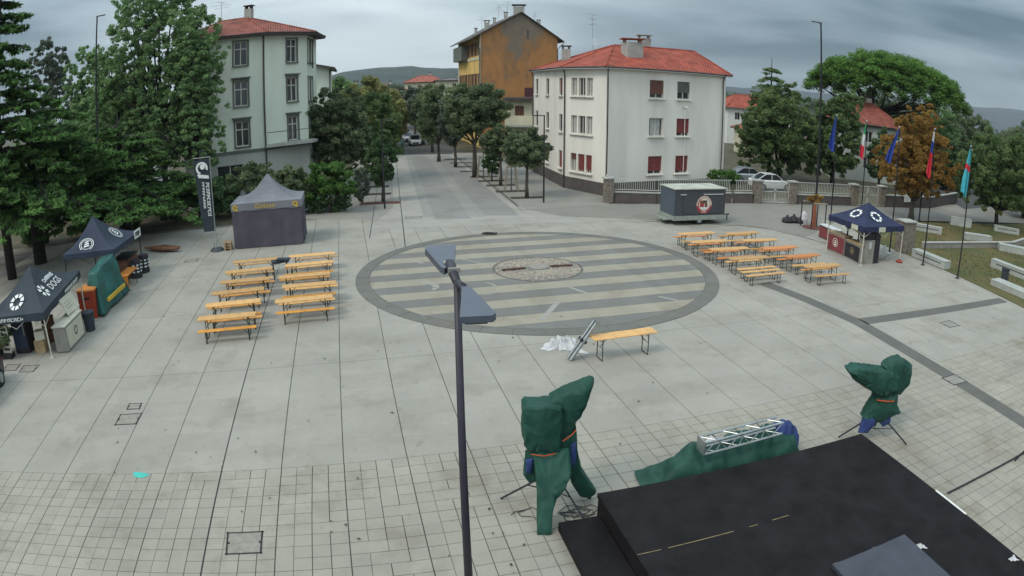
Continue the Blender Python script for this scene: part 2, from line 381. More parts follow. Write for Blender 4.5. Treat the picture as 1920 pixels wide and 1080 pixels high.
# pale inlays laid across the stripes
def inlay(p, q, w=0.16):
    p = Vector((*p, 0)) - CC; q = Vector((*q, 0)) - CC; t = (q - p).normalized(); n = Vector((-t.y, t.x, 0)) * w / 2
    MB().quad(*[(v.x, v.y, 0.0195) for v in (p - n, q - n, q + n, p + n)]).build('inlay', 'pale_stone', ro)
inlay((-4.97, 31.08), (-4.26, 30.52)); inlay((1.07, 22.52), (1.78, 24.57), 0.22); inlay((2.44, 26.59), (3.18, 25.61)); inlay((5.95, 25.3), (6.64, 24.75), 0.14); inlay((-2.87, 31.64), (-1.53, 30.56), 0.10)
def inlay_path(pts, ws):
    b = MB(); P = [Vector((x, y, 0.0195)) - CC for x, y in pts]
    for i in range(len(P) - 1):
        t = (P[i + 1] - P[i]).normalized(); n = Vector((-t.y, t.x, 0)); b.quad(P[i] - n * ws[i], P[i + 1] - n * ws[i + 1], P[i + 1] + n * ws[i + 1], P[i] + n * ws[i])
    b.build('inlay', 'pale_stone', ro)
inlay_path([(-5.07, 27.13), (-4.7, 27.4), (-4.33, 27.5), (-3.9, 27.45), (-3.55, 27.25), (-3.3, 26.95), (-3.2, 26.6), (-3.3, 26.25)], [0.02, 0.04, 0.05, 0.08, 0.13, 0.17, 0.14, 0.05])
inlay_path([(-1.15, 27.34), (-0.85, 27.05), (-0.64, 26.6), (-0.6, 26.1), (-0.85, 25.7), (-1.21, 25.5)], [0.04, 0.07, 0.06, 0.05, 0.04, 0.02])
# centre of rough stones round a grey disc, with two dark bars
cb = MB(); cb.lathe((0.03, 0.3, 0.0), [(2.12, 0.0), (2.12, 0.022), (2.02, 0.022), (2.0, 0.012), (0.01, 0.012)], 64); cb.build('centre_bed', 'rubble_bed', ro)
st = MB(); rr = random.Random(11); spots = []
for _ in range(9000):
    q = rr.uniform(0, 2 * math.pi); rad = 1.96 * math.sqrt(rr.random()); x = rad * math.cos(q); y = rad * math.sin(q); s_ = rr.uniform(0.06, 0.13)
    if rad < 0.50 + s_ or rad > 1.97 - s_ * 0.5: continue
    if all((x - a) ** 2 + (y - b) ** 2 > (s_ * 0.8 + c * 0.8) ** 2 for a, b, c in spots): spots.append((x, y, s_))
    if len(spots) > 480: break
for x, y, s_ in spots:
    k = rr.randint(5, 7); q0 = rr.uniform(0, 6.28); poly = [(0.03 + x + s_ * rr.uniform(.8, 1.15) * math.cos(q0 + 6.283 * i / k), 0.3 + y + s_ * rr.uniform(.8, 1.15) * math.sin(q0 + 6.283 * i / k)) for i in range(k)]
    top = [((px - 0.03 - x) * .75 + 0.03 + x, (py - 0.3 - y) * .75 + 0.3 + y) for px, py in poly]; h = rr.uniform(0.010, 0.024)
    vs = [(px, py, 0.012) for px, py in poly] + [(px, py, 0.012 + h + rr.uniform(-.008, .008)) for px, py in top]
    st.add(vs, [tuple(range(k, 2 * k))] + [(i, (i + 1) % k, (i + 1) % k + k, i + k) for i in range(k)])
tag(st.build('rough_stones', 'rubble', ro), kind='stuff')
MB().lathe((0.1, 0.55, 0.0), [(0.46, 0.0), (0.46, 0.05), (0.42, 0.06), (0.01, 0.06)], 32).build('centre_disc', 'lid', ro)
for p, q in (((-0.45, 29.14), (0.62, 29.5)), ((1.80, 29.78), (2.85, 29.96))):
    p = Vector((*p, 0)) - CC; q = Vector((*q, 0)) - CC; c = (p + q) / 2; MB().box((c.x, c.y, 0.06), ((q - p).length, 0.11, 0.09), math.atan2((q - p).y, (q - p).x)).build('bar', 'corten', ro)

# ---------------------------------------------------------------- street leading away, pavements, cross road
st_ = thing('street', 'pale stone street with darker wheel bands running away between trees', 'street', kind='structure')
def sheet(name, pts, m, z, parent=None, label=None, cat=None):
    o = MB().poly([(x, y, z) for x, y in pts]).build(name, m, parent)
    if label: tag(o, label, cat, kind='structure')
    return o
LE = lambda y: -8.2 - (y - 45) * 0.180          # left edge of the carriageway
RE = lambda y: 0.6 - (y - 45) * 0.212           # right edge
sheet('street_surface', [(-8.6, 38.5), (4.5, 40.2), (RE(46), 46), (RE(82.1), 82.1), (LE(82.1), 82.1), (LE(46), 46)], 'street_stone', 0.006, st_)
def along(f0, f1, y0, y1, m, z, name, parent):
    w = lambda f, y: LE(y) + (RE(y) - LE(y)) * f
    b = MB(); k = 8
    for i in range(k):
        ya = y0 + (y1 - y0) * i / k; yb = y0 + (y1 - y0) * (i + 1) / k
        b.quad((w(f0, ya), ya, z), (w(f1, ya), ya, z), (w(f1, yb), yb, z), (w(f0, yb), yb, z))
    b.build(name, m, parent)
along(0.30, 0.56, 41.5, 81, 'street_band', 0.010, 'wheel_band', st_); along(0.67, 0.93, 42.5, 81, 'street_band', 0.010, 'wheel_band', st_); along(0.56, 0.67, 42.0, 81, 'street_mid', 0.010, 'wheel_band', st_); along(0.22, 0.30, 42.0, 81, 'street_mid', 0.010, 'wheel_band', st_)
along(0.058, 0.0635, 34.0, 79, 'black_line', 0.011, 'joint_line', st_); along(-0.16, -0.1555, 36.0, 75, 'black_line', 0.0095, 'joint_line', st_)
along(0.988, 0.993, 44, 80, 'black_line', 0.010, 'joint_line', st_)
# stone kerb across the far end and the asphalt road beyond
MB().prism([(LE(82.1) - 6, 82.0), (RE(82) + 6, 82.0), (RE(82) + 6, 82.5), (LE(82) - 6, 82.5)], -0.02, 0.035).build('kerb', 'pale_stone', st_)
sheet('asphalt_road', [(LE(82.5) - 3.5, 82.5), (RE(82.5) + 1.4, 82.5), (-22.5, 150), (-46, 260), (-60, 260), (-36, 150)], 'asphalt', -0.01, None, 'dark asphalt road beyond the paved street', 'road')
# right-hand pavement with tree pits
sheet('sidewalk_east', [(0.9, 44.6), (7.0, 46.6), (7.4, 49.9), (4.4, 54.5), (2.1, 65.0), (-2.6, 84.0), (RE(84) + 0.1, 84.0), (RE(46) + 0.1, 46)], 'sidewalk', 0.013, None, 'pale pavement with tree pits in front of the white house', 'pavement')
sheet('sidewalk_west', [(LE(40) - 11, 42.0), (LE(43) + .05, 41.6), (LE(46) + .05, 46), (LE(82) + .05, 82), (LE(82) - 4.3, 82), (LE(60) - 4.6, 60), (LE(50) - 6, 49), (LE(45) - 11, 45)], 'sidewalk', 0.0035, None, 'grey pavement with tree pits on the left of the street', 'pavement')
PITS = [(1.15, 49.5), (-0.05, 52.6), (-0.95, 55.9), (-1.75, 58.6), (-2.6, 61.3), (-3.85, 65.4), (-4.75, 69.2), (-5.6, 72.9), (-6.5, 76.8)]
for i, (x, y) in enumerate(PITS):
    b = MB().box((0, 0, 0.016), (2.5, 0.95, 0.012)); o = b.build('tree_pit', 'dark_soil', None, loc=(x, y, 0)); o.rotation_euler = (0, 0, R(8))
    tag(o, ('dark soil tree pit nearest the square in the right-hand pavement' if i == 0 else 'dark soil tree pit, %s from the square in the right-hand pavement' % ['', 'second', 'third', 'fourth', 'fifth', 'sixth', 'seventh', 'eighth', 'farthest'][i]), 'tree pit', 'tree pits in the right-hand pavement')
for i, (x, y, m, w) in enumerate(((-9.35, 47.6, 'rust_soil', 3.0), (-10.6, 51.8, 'dark_soil', 2.6), (-11.5, 55.8, 'dark_soil', 2.6), (-12.4, 60.2, 'dark_soil', 2.4), (-13.2, 64.2, 'dark_soil', 2.4))):
    o = MB().box((0, 0, 0.016), (w, 1.0, 0.014)).build('tree_pit', m, None, loc=(x - 0.3, y, 0)); o.rotation_euler = (0, 0, R(6))
    tag(o, ('reddish mulch tree pit beside the lamp post left of the street' if i == 0 else 'dark tree pit, %s from the square in the left-hand pavement' % ['', 'second', 'third', 'fourth', 'farthest'][i]), 'tree pit', 'tree pits in the left-hand pavement')
# cross road on the right
sheet('cross_road', [(7.0, 41.5), (13.5, 40.2), (16.6, 39.0), (18.0, 37.0), (19.6, 38.6), (21.9, 42.6), (27.2, 43.5), (36, 44.8), (49, 47), (80, 60), (80, 74), (47, 55.6), (35, 50.3), (18, 48.3), (7.0, 46.7), (0.8, 44.7), (3.5, 42.2)], 'road_grey', 0.0085, None, 'worn grey road passing behind the trailer towards the right', 'road')
sheet('side_road', [(44, 52), (57, 58), (90, 120), (110, 200), (98, 200), (74, 120), (49, 66)], 'asphalt', 0.014, None, 'dark asphalt street going away at the far right', 'road')
mat('grass_mat', (0.115, 0.085, 0.036), 0.95, 0.2, 0.30, col2=(0.052, 0.075, 0.024), bump=0.5, bscale=14)
park = [(22.55, 36.6), (23.41, 32.9), (24.05, 29.95), (24.60, 26.4), (25.1, 22.9), (27, 10), (60, 10), (60, 49), (49, 46.6), (37, 43.8), (27.3, 43.4), (23.3, 41.5)]
pk = MB().prism(park, -0.05, 0.05, bottom=False).build('park_lawn', 'grass_mat'); tag(pk, 'patchy brown and green lawn of the little park at the right', 'lawn', kind='structure')
gr = MB(); rg = random.Random(5)
for _ in range(16000):
    x = rg.uniform(22.6, 46); y = rg.uniform(22, 44)
    if x < 25.2 + (y - 22.9) * (22.6 - 25.1) / 13.7 + 0.15 or y > 41.5 + (x - 23) * .25: continue
    if math.sin(x * .9 + 1.3) + math.cos(y * .7 - x * .3) + rg.uniform(-1, 1) < -0.3: continue
    h = rg.uniform(.05, .13); q = rg.uniform(0, 6.28); w = .03; dx, dy = rg.uniform(-.05, .05), rg.uniform(-.05, .05)
    gr.tri((x - w * math.cos(q), y - w * math.sin(q), .05), (x + w * math.cos(q), y + w * math.sin(q), .05), (x + dx, y + dy, .05 + h))
mat('grass_blade', (0.085, 0.095, 0.035), 0.9, 0.35, 0.4, col2=(0.12, 0.085, 0.035))
tag(gr.build('park_grass', 'grass_blade'), 'short grass blades and dry stalks on the park lawn', 'grass', kind='stuff')
# granite edging between square and park
b = MB(); P = park[:6]
for i in range(5):
    (x0, y0), (x1, y1) = P[i], P[i + 1]; b.prism([(x0 - .32, y0), (x0 + .02, y0), (x1 + .02, y1), (x1 - .32, y1)], -0.02, 0.012, bottom=False)
tag(b.build('park_edging', 'pale_stone'), 'pale stone edging between the square and the lawn', 'edging', kind='structure')
# fallen leaves and crumbs of litter on the stones
fl = MB(); rf = random.Random(21)
for _ in range(150):
    y = 9 + 34 * rf.random() ** 1.3; x = rf.uniform(-1, 1) * (2 + y * .72)
    if right_of_park(x + 1.2, y): continue
    s_ = rf.uniform(.02, .06); q = rf.uniform(0, 6.28); z = .024
    fl.quad((x - s_ * math.cos(q), y - s_ * math.sin(q), z), (x - .5 * s_ * math.sin(q), y + .5 * s_ * math.cos(q), z + .008), (x + s_ * math.cos(q), y + s_ * math.sin(q), z + .004), (x + .5 * s_ * math.sin(q), y - .5 * s_ * math.cos(q), z + .012))
mat('dead_leaf', (0.055, 0.045, 0.032), 0.9, 0.3, 3)
tag(fl.build('fallen_leaves', 'dead_leaf'), 'dark fallen leaves scattered over the paving', 'leaves', kind='stuff')
# manhole covers: iron frame and recessed paved lid
def manhole(pts, label):
    c = sum((Vector((*p, 0)) for p in pts), Vector()) / 4; th = thing('manhole_cover', label, 'manhole cover', (c.x, c.y, 0), 0, 'manhole covers in the paving')
    P = [Vector((*p, 0)) - c for p in pts]; fr = MB()
    for i in range(4):
        p, q = P[i], P[(i + 1) % 4]; t = (q - p).normalized(); n = Vector((-t.y, t.x, 0)) * 0.017
        fr.quad(*[(v.x, v.y, .010) for v in (p - n - t * .03, q - n + t * .03, q + n + t * .03, p + n - t * .03)])
    fr.build('frame', 'black_line', th); s_ = .93
    MB().prism([(v.x * s_, v.y * s_) for v in P], 0, .008, bottom=False).build('lid', 'lid', th)
    for v in (P[0] + P[3], P[1] + P[2]): MB().box((v.x * .47, v.y * .47, .010), (.07, .06, .008), YAW).build('lifting_slot', 'black_line', th)
manhole([(-5.77, 9.84), (-5.04, 10.03), (-4.86, 9.35), (-5.56, 9.16)], 'large square manhole cover in the small tiles at the bottom left')
manhole([(-11.22, 14.38), (-10.54, 14.61), (-10.4, 13.97), (-11.06, 13.77)], 'square manhole cover next to a smaller one on the left')
manhole([(-11.30, 15.10), (-10.89, 15.2), (-10.78, 14.86), (-11.18, 14.75)], 'small square manhole cover behind the larger one on the left')
manhole([(-18.9, 17.0), (-18.2, 17.18), (-18.0, 16.6), (-18.7, 16.42)], 'manhole cover at the left edge in front of the near tent')
manhole([(-17.9, 17.05), (-17.15, 17.25), (-17.0, 16.65), (-17.7, 16.48)], 'manhole cover just right of the one at the left edge')
manhole([(17.75, 21.55), (18.5, 21.75), (18.65, 21.1), (17.9, 20.95)], 'thin framed manhole cover in the paving below the park lawn')
manhole([(14.2, 16.4), (14.95, 16.58), (15.1, 15.95), (14.35, 15.8)], 'manhole cover set into the dark stone band on the right')
manhole([(-6.9, 42.2), (-5.9, 42.4), (-5.8, 41.7), (-6.8, 41.5)], 'manhole cover at the mouth of the street')
manhole([(-17.6, 31.8), (-16.9, 32.0), (-16.75, 31.4), (-17.45, 31.2)], 'manhole cover left of the banner stand')
b = MB(); b.poly([(0.17 * math.cos(q) * (1 + .25 * math.sin(3 * q)) * 1.3, 0.15 * math.sin(q) * (1 + .2 * math.cos(2 * q)), 0) for q in [i * math.pi / 9 for i in range(18)]])
tag(b.build('paint_splash', 'teal_paint', loc=(-8.91, 11.52, .008)), 'turquoise paint splash on the tiles at the lower left', 'paint mark')
b = MB(); rq = random.Random(2)
for i in range(9): b.tube([(rq.uniform(-.45, .45), rq.uniform(-.18, .18), .03 + rq.uniform(0, .05)) for _ in range(4)], .025, 5)
tag(b.build('black_cloth', 'black_line', loc=(-1.3, 36.85, .02)), 'small tangled black cloth at the far rim of the stone circle', 'cloth')
# ================================================================ buildings
mat('plaster_white', (0.71, 0.675, 0.61), 0.9, 0.085, 0.5, streak=True, bump=0.1, bscale=20)
mat('plaster_green', (0.60, 0.645, 0.55), 0.9, 0.07, 0.6, streak=True, bump=0.1, bscale=20)
mat('plaster_green_grey', (0.38, 0.40, 0.37), 0.9, 0.08, 0.7, streak=True)
mat('plaster_yellow', (0.62, 0.42, 0.14), 0.9, 0.12, 0.6, streak=True)
mat('plaster_cream', (0.52, 0.49, 0.36), 0.9, 0.10, 0.7, streak=True)
def gable_mat():
    """bare render: orange where sound, grey-brown where rain and patching have worn it"""
    m = bpy.data.materials.new('gable_brown'); m.use_nodes = True; t = m.node_tree; n = t.nodes; l = t.links; b = n['Principled BSDF']; b.inputs['Roughness'].default_value = .95; b.inputs['Specular IOR Level'].default_value = .1
    co = n.new('ShaderNodeTexCoord'); sp_ = n.new('ShaderNodeSeparateXYZ'); l.new(co.outputs['Object'], sp_.inputs[0])
    def noise(scale, sc3, det=8, ro=.62):
        mp = n.new('ShaderNodeMapping'); mp.inputs['Scale'].default_value = sc3; l.new(co.outputs['Object'], mp.inputs[0]); q = n.new('ShaderNodeTexNoise'); q.inputs['Scale'].default_value = scale; q.inputs['Detail'].default_value = det; q.inputs['Roughness'].default_value = ro; l.new(mp.outputs[0], q.inputs['Vector']); return q.outputs[0]
    def mt(op, a, c):
        q = n.new('ShaderNodeMath'); q.operation = op
        for i, v in enumerate((a, c)):
            if isinstance(v, (int, float)): q.inputs[i].default_value = v
            else: l.new(v, q.inputs[i])
        return q.outputs[0]
    hgt = mt('MULTIPLY', mt('SUBTRACT', sp_.outputs[2], 13.0), .035)
    worn = mt('ADD', mt('ADD', mt('MULTIPLY', noise(.28, (1, 1, 1)), 1.1), mt('MULTIPLY', noise(.9, (1, 1, .12)), .55)), hgt)
    cr = n.new('ShaderNodeValToRGB'); l.new(worn, cr.inputs[0]); e_ = cr.color_ramp.elements; e_[0].position = .72; e_[0].color = (.52, .245, .085, 1); e_[1].position = 1.0; e_[1].color = (.26, .205, .15, 1); k = e_.new(.86); k.color = (.38, .195, .085, 1)
    fx = n.new('ShaderNodeMixRGB'); fx.blend_type = 'MULTIPLY'; fx.inputs[0].default_value = .6; l.new(cr.outputs[0], fx.inputs[1]); l.new(noise(1.6, (1, 1, .5), 10, .75), fx.inputs[2]); ga = n.new('ShaderNodeBrightContrast'); ga.inputs['Bright'].default_value = .02; l.new(fx.outputs[0], ga.inputs[0]); l.new(ga.outputs[0], b.inputs['Base Color']); MATS['gable_brown'] = m
gable_mat()
mat('plinth', (0.10, 0.085, 0.08), 0.9, 0.15, 2)
mat('trim_grey', (0.125, 0.135, 0.12), 0.8, 0.15, 3)
mat('trim_white', (0.68, 0.68, 0.64), 0.7, 0.06, 3)
mat('wood_frame', (0.50, 0.49, 0.44), 0.6, 0.1, 5)
mat('glass', (0.035, 0.04, 0.045), 0.08, 0.3, 0.8, spec=0.8)
mat('curtain', (0.40, 0.40, 0.38), 0.9, 0.2, 6)
mat('shutter_red', (0.20, 0.048, 0.045), 0.7, 0.15, 5)
mat('shutter_brown', (0.15, 0.065, 0.05), 0.7, 0.15, 5)
mat('shutter_wine', (0.085, 0.032, 0.04), 0.8, 0.2, 4)
mat('gutter', (0.075, 0.06, 0.058), 0.5, 0.2, 4, metal=0.2)
mat('eave_wood', (0.085, 0.07, 0.065), 0.8, 0.2, 4)
mat('concrete', (0.36, 0.36, 0.33), 0.9, 0.12, 2, bump=0.2)
mat('stone_pillar', (0.20, 0.17, 0.14), 0.9, 0.35, 5, bump=0.5)
mat('metal_grey', (0.42, 0.44, 0.45), 0.4, 0.1, 6, metal=0.7)
mat('white_metal', (0.46, 0.47, 0.43), 0.5, 0.05, 5)
roof_mat('roof_red', (0.33, 0.075, 0.046), 20); roof_mat('roof_red_old', (0.27, 0.085, 0.062), -20); roof_mat('roof_far', (0.34, 0.11, 0.075), 0)

def facade(mb, p0, p1, z0, z1, holes, depth=0.18, inward=None):
    """wall from p0 to p1 (seen from outside left to right) with rectangular openings and reveals"""
    p0 = Vector((*p0, 0)); p1 = Vector((*p1, 0)); L_ = (p1 - p0).length; t = (p1 - p0) / L_; n = Vector((-t.y, t.x, 0)) * depth
    xs = sorted({0.0, L_} | {h[0] for h in holes} | {h[1] for h in holes}); zs = sorted({z0, z1} | {h[2] for h in holes} | {h[3] for h in holes})
    P = lambda x, z, k=0.0: p0 + t * x + n * k + Vector((0, 0, z))
    for a, b in zip(xs, xs[1:]):
        for c, d in zip(zs, zs[1:]):
            mx, mz = (a + b) / 2, (c + d) / 2
            if any(h[0] < mx < h[1] and h[2] < mz < h[3] for h in holes): continue
            mb.quad(P(a, c), P(b, c), P(b, d), P(a, d))
    for a, b, c, d in holes:
        mb.quad(P(a, c), P(a, d), P(a, d, 1), P(a, c, 1)); mb.quad(P(b, d), P(b, c), P(b, c, 1), P(b, d, 1))
        mb.quad(P(a, c), P(a, c, 1), P(b, c, 1), P(b, c)); mb.quad(P(a, d, 1), P(a, d), P(b, d), P(b, d, 1))
    return P, t, n / depth
def window(parent, p0, p1, hole, style, depth=0.18, sill='trim_grey', hood=None, ftm='wood_frame', drop=0.0):
    """casement in an opening: frame with mullion, panes, optional roller shutter, sill and hood"""
    p0 = Vector((*p0, 0)); p1 = Vector((*p1, 0)); t = (p1 - p0).normalized(); n = Vector((-t.y, t.x, 0)); a, b, c, d = hole; w = b - a; h = d - c
    o = p0 + t * a + n * (depth - 0.01) + Vector((0, 0, c)); rz = math.atan2(t.y, t.x); M = Matrix.Translation(o) @ Matrix.Rotation(rz, 4, 'Z')
    fr = MB(); f = 0.07
    for c_, s_ in (((w / 2, 0, f / 2), (w, .08, f)), ((w / 2, 0, h - f / 2), (w, .08, f)), ((f / 2, 0, h / 2), (f, .081, h)), ((w - f / 2, 0, h / 2), (f, .081, h)), ((w / 2, 0, h / 2), (.08, .083, h))):
        fr.box(c_, s_, 0, M)
    if style == 'transom': fr.box((w / 2, 0, h * .68), (w, .085, .08), 0, M)
    win = fr.build('window', ftm, parent)
    MB().add([M @ Vector(q) for q in ((0, .03, 0), (w, .03, 0), (w, .03, h), (0, .03, h))], [(0, 1, 2, 3)]).build('pane', 'glass', win)
    if style == 'curtain': MB().box((w / 2, .022, h * .5), (w * .7, .006, h * .9), 0, M).build('curtain', 'curtain', win)
    if hood or style == 'transom':
        sr = MB()
        for c_, s_ in (((-.07, -depth - .01, h / 2), (.14, .06, h)), ((w + .07, -depth - .01, h / 2), (.14, .06, h)), ((w / 2, -depth - .01, h + .05), (w + .28, .062, .10))): sr.box(c_, s_, 0, M)
        sr.build('surround', 'trim_grey', win)
    if sill: MB().box((w / 2, -depth - .03, -.05), (w + .26, .30, .09), 0, M).build('sill', sill, win)
    if hood: MB().box((w / 2, -depth - .06, h + .30), (w + .50, .34, .10), 0, M).box((w / 2, -depth - .02, h + .14), (w + .26, .16, .22), 0, M).build('hood', hood, win)
    if drop:
        k = 0; y = h
        b2 = MB()
        while y > h * (1 - drop) + .01: b2.box((w / 2, -.06, y - .035), (w - .03, .025, .062), 0, M); y -= .07
        b2.build('roller_shutter', {'red': 'shutter_red', 'brown': 'shutter_brown', 'grey': 'trim_grey'}.get(style, 'shutter_brown'), win)
    return win
def pipe(parent, x, y, z0, z1, nx, ny, r=0.055):
    MB().tube([(x + nx * .45, y + ny * .45, z1 + .25), (x + nx * .15, y + ny * .15, z1 - .15), (x + nx * .1, y + ny * .1, z1 - .5), (x + nx * .1, y + ny * .1, z0)], r, 8).build('downpipe', 'gutter', parent)
def hip_roof(parent, eave, z, ridge, zr, m, th=0.14, name='roof'):
    """eave polygon, each vertex tied to one end of the ridge"""
    b = MB(); n = len(eave); Rg = [(*p, zr) for p in ridge]
    for i in range(n):
        j = (i + 1) % n; A = (*eave[i][:2], z); B_ = (*eave[j][:2], z); ra, rb = Rg[eave[i][2]], Rg[eave[j][2]]
        if eave[i][2] == eave[j][2]: b.tri(A, B_, ra)
        else: b.quad(A, B_, rb, ra)
    o = b.build(name, m, parent)
    e2 = MB().prism([q[:2] for q in eave], z - th, z - .004); e2.build('eave_board', 'trim_white' if m == 'roof_red' else 'eave_wood', o)
    g2 = MB()
    for i in range(n):
        A = Vector((*eave[i][:2], z - .02)); B_ = Vector((*eave[(i + 1) % n][:2], z - .02)); g2.tube([A, B_], .07, 6)
    g2.build('gutter', 'gutter', o)
    rd = MB()
    for i in range(n): rd.tube([(*eave[i][:2], z + .02), Rg[eave[i][2]]], .09, 6)
    if len(Rg) > 1: rd.tube(Rg, .10, 6)
    rd.build('ridge_tiles', m, o)
    return o
def chimney(parent, x, y, z0, w, d, h, cap='roof_red', rz=0.0, m='concrete'):
    b = MB().box((x, y, z0 + h / 2), (w, d, h), rz); o = b.build('chimney', m, parent)
    k = MB()
    for sx in (-1, 1):
        for sy in (-1, 1): k.box((x + sx * (w / 2 - .1), y + sy * (d / 2 - .1), z0 + h + .12), (.12, .12, .24))
    k.prism([(x - w * .65, y - d * .65), (x + w * .65, y - d * .65), (x + w * .65, y + d * .65), (x - w * .65, y + d * .65)], z0 + h + .24, z0 + h + .32); k.build('chimney_cap', cap, o); return o
def antenna(parent, x, y, z, h, seed=0):
    r_ = random.Random(seed); b = MB().tube([(x, y, z), (x, y, z + h)], .022, 5)
    for k in range(3):
        zz = z + h * (1 - .13 * k) - .05; q = r_.uniform(0, 3.1); c, s_ = math.cos(q), math.sin(q); L_ = r_.uniform(.5, .9); b.tube([(x - c * L_, y - s_ * L_, zz), (x + c * L_, y + s_ * L_, zz)], .012, 4)
        for i in range(6):
            f = -1 + i * .4; b.tube([(x + c * L_ * f - s_ * .22, y + s_ * L_ * f + c * .22, zz), (x + c * L_ * f + s_ * .22, y + s_ * L_ * f - c * .22, zz)], .008, 4)
    return b.build('antenna', 'metal_grey', parent)

# ---- white house with red hip roof
wb = thing('white_house', 'white three-storey house with red hip roof at the street corner', 'house', (0, 0, 0))
P0, P1, P2, P3, P4 = (2.12, 65.02), (4.36, 54.55), (7.11, 50.26), (18.1, 55.0), (17.3, 64.2)
ZT = 9.75
def rows(L_, xs, tops=(9.06, 6.03, 2.98), hh=1.45): return [(x - w / 2, x + w / 2, zt - hh, zt) for zt in tops for x, w in xs]
LF = (Vector(P1) - Vector(P0)).length; CF = (Vector(P2) - Vector(P1)).length; MF = (Vector(P3) - Vector(P2)).length
hl = rows(LF, [(1.3, .95), (5.2, .95), (9.4, .95)]); hc = rows(CF, [(1.15, .75), (2.15, .85), (3.10, .75)]); hm = rows(MF, [(4.65, 1.35), (7.35, 1.30)])
w = MB(); facade(w, P0, P1, 1.0, ZT, hl); facade(w, P1, P2, 1.0, ZT, hc); facade(w, P2, P3, 1.0, ZT, hm)
w.quad((*P3, 1.0), (*P4, 1.0), (*P4, ZT), (*P3, ZT)); w.quad((*P4, 1.0), (*P0, 1.0), (*P0, ZT), (*P4, ZT)); w.build('wall', 'plaster_white', wb)
cen = Vector((9.7, 58)); grow = lambda p, k: tuple(Vector(p) + (Vector(p) - cen).normalized() * k)
MB().prism([grow(p, .05) for p in (P0, P1, P2, P3, P4)], -0.1, 1.0).build('plinth', 'plinth', wb)
for i, h in enumerate(hl): window(wb, P0, P1, h, ['plain', 'plain', 'brown', 'plain', 'plain', 'plain', 'red', 'red', 'red'][i], sill='plaster_white', drop=[0, 0, .8, 0, 0, 0, .9, .9, .95][i], ftm='trim_grey')
for i, h in enumerate(hc): window(wb, P1, P2, h, ['curtain', 'plain', 'curtain', 'curtain', 'plain', 'curtain', 'curtain', 'red', 'red'][i], sill='plaster_white', drop=[0, 0, 0, 0, 0, 0, .3, .85, .8][i])
for i, h in enumerate(hm): window(wb, P2, P3, h, ['brown', 'grey', 'curtain', 'red', 'red', 'red'][i], sill='plaster_white', drop=[.75, .6, 0, .8, .8, .85][i])
ev = [(*grow(P0, .55), 0), (*grow(P1, .6), 0), (*grow(P2, .6), 0), (*grow(P3, .55), 1), (*grow(P4, .5), 1)]
hip_roof(wb, ev, ZT + .16, [(8.7, 57.2), (16.4, 59.4)], 12.05, 'roof_red')
pipe(wb, P1[0], P1[1], 0.0, ZT, -.8, -.6); pipe(wb, P2[0] + .1, P2[1] - .05, 0.6, ZT, -.1, -1); pipe(wb, P3[0] - .35, P3[1] - .2, 0.3, ZT, .3, -1); pipe(wb, P0[0] + .05, P0[1] - .3, 0.3, ZT, -1, -.1)
chimney(wb, 9.75, 54.2, 10.6, 1.45, 1.1, 1.55, 'roof_red', R(20), 'concrete'); chimney(wb, 11.6, 58.6, 11.6, 1.0, .8, 1.3, 'concrete', R(20)); chimney(wb, 4.9, 60.8, 10.7, .75, .75, 1.1, 'gutter', 0)
antenna(wb, 6.9, 57.5, 11.4, 3.4, 3); MB().lathe((0, 0, 0), [(.02, 0), (.25, .06), (.33, .14)], 14).build('satellite_dish', 'metal_grey', wb, loc=(7.05, 57.3, 12.2)).rotation_euler = (R(75), 0, R(10))
MB().tube([(14.0, 53.12, 7.0), (14.0, 53.12, 1.5)], .03, 6).box((14.05, 53.05, 7.0), (.3, .15, .15)).build('cable_duct', 'trim_white', wb)

# ---- ochre block with bare gable
yb = thing('ochre_block', 'tall ochre apartment block with stained brown gable wall and deep eaves', 'apartment block')
Y1 = Vector((-4.1, 90.0)); ed1 = Vector((math.cos(R(17)), math.sin(R(17)))); ed2 = Vector((-math.sin(R(14)), math.cos(R(14))))
Y2 = Y1 + ed1 * 10.9; Y3 = Y1 + ed2 * 17.5; Y4 = Y2 + ed2 * 17.5; ZE = 15.6; ZA = 18.6; YM = (Y1 + Y2) / 2 + ed1 * .2
MB().poly([(*Y1, 0), (*Y2, 0), (*Y2, ZE - .3), (*YM, ZA), (*Y1, ZE)]).build('gable_wall', 'gable_brown', yb)
FL = 17.5; hy = []
for zt in (14.6, 10.2, 6.6): hy += [(x - .5, x + .5, zt - 1.9, zt) for x in (2.2, 4.6, 7.0, 9.6, 12.0, 14.6, 16.4)]
w = MB(); facade(w, tuple(Y3), tuple(Y1), 0, ZE, [(FL - b, FL - a, c, d) for a, b, c, d in hy], .16); w.quad((*Y4, 0), (*Y3, 0), (*Y3, ZE), (*Y4, ZE)); w.quad((*Y2, 0), (*Y4, 0), (*Y4, ZE), (*Y2, ZE)); w.build('wall', 'plaster_yellow', yb)
tY = (Y1 - Y3).normalized(); nY = Vector((tY.y, -tY.x)); rzY = math.atan2(tY.y, tY.x)
for a, b, c, d in hy:
    wn = window(yb, tuple(Y3), tuple(Y1), (FL - b, FL - a, c, d), 'plain', .16, sill=None)
    for s_ in (FL - b - .26, FL - a + .26):
        p = Y3 + tY * s_ + nY * .04; MB().box((p.x, p.y, (c + d) / 2), (.5, .05, d - c), rzY).build('shutter', 'shutter_wine', wn)
for s_, ww, z0, z1, m in ((17.15, .7, 0, ZE - .1, 'plaster_cream'), (8.75, 17.3, 12.1, 12.45, 'plaster_cream'), (.35, .7, 0, ZE - .1, 'plaster_cream')):
    p = Y3 + tY * s_ + nY * .03; MB().box((p.x, p.y, (z0 + z1) / 2), (ww, .1, z1 - z0), rzY).build('quoin_band', m, yb)
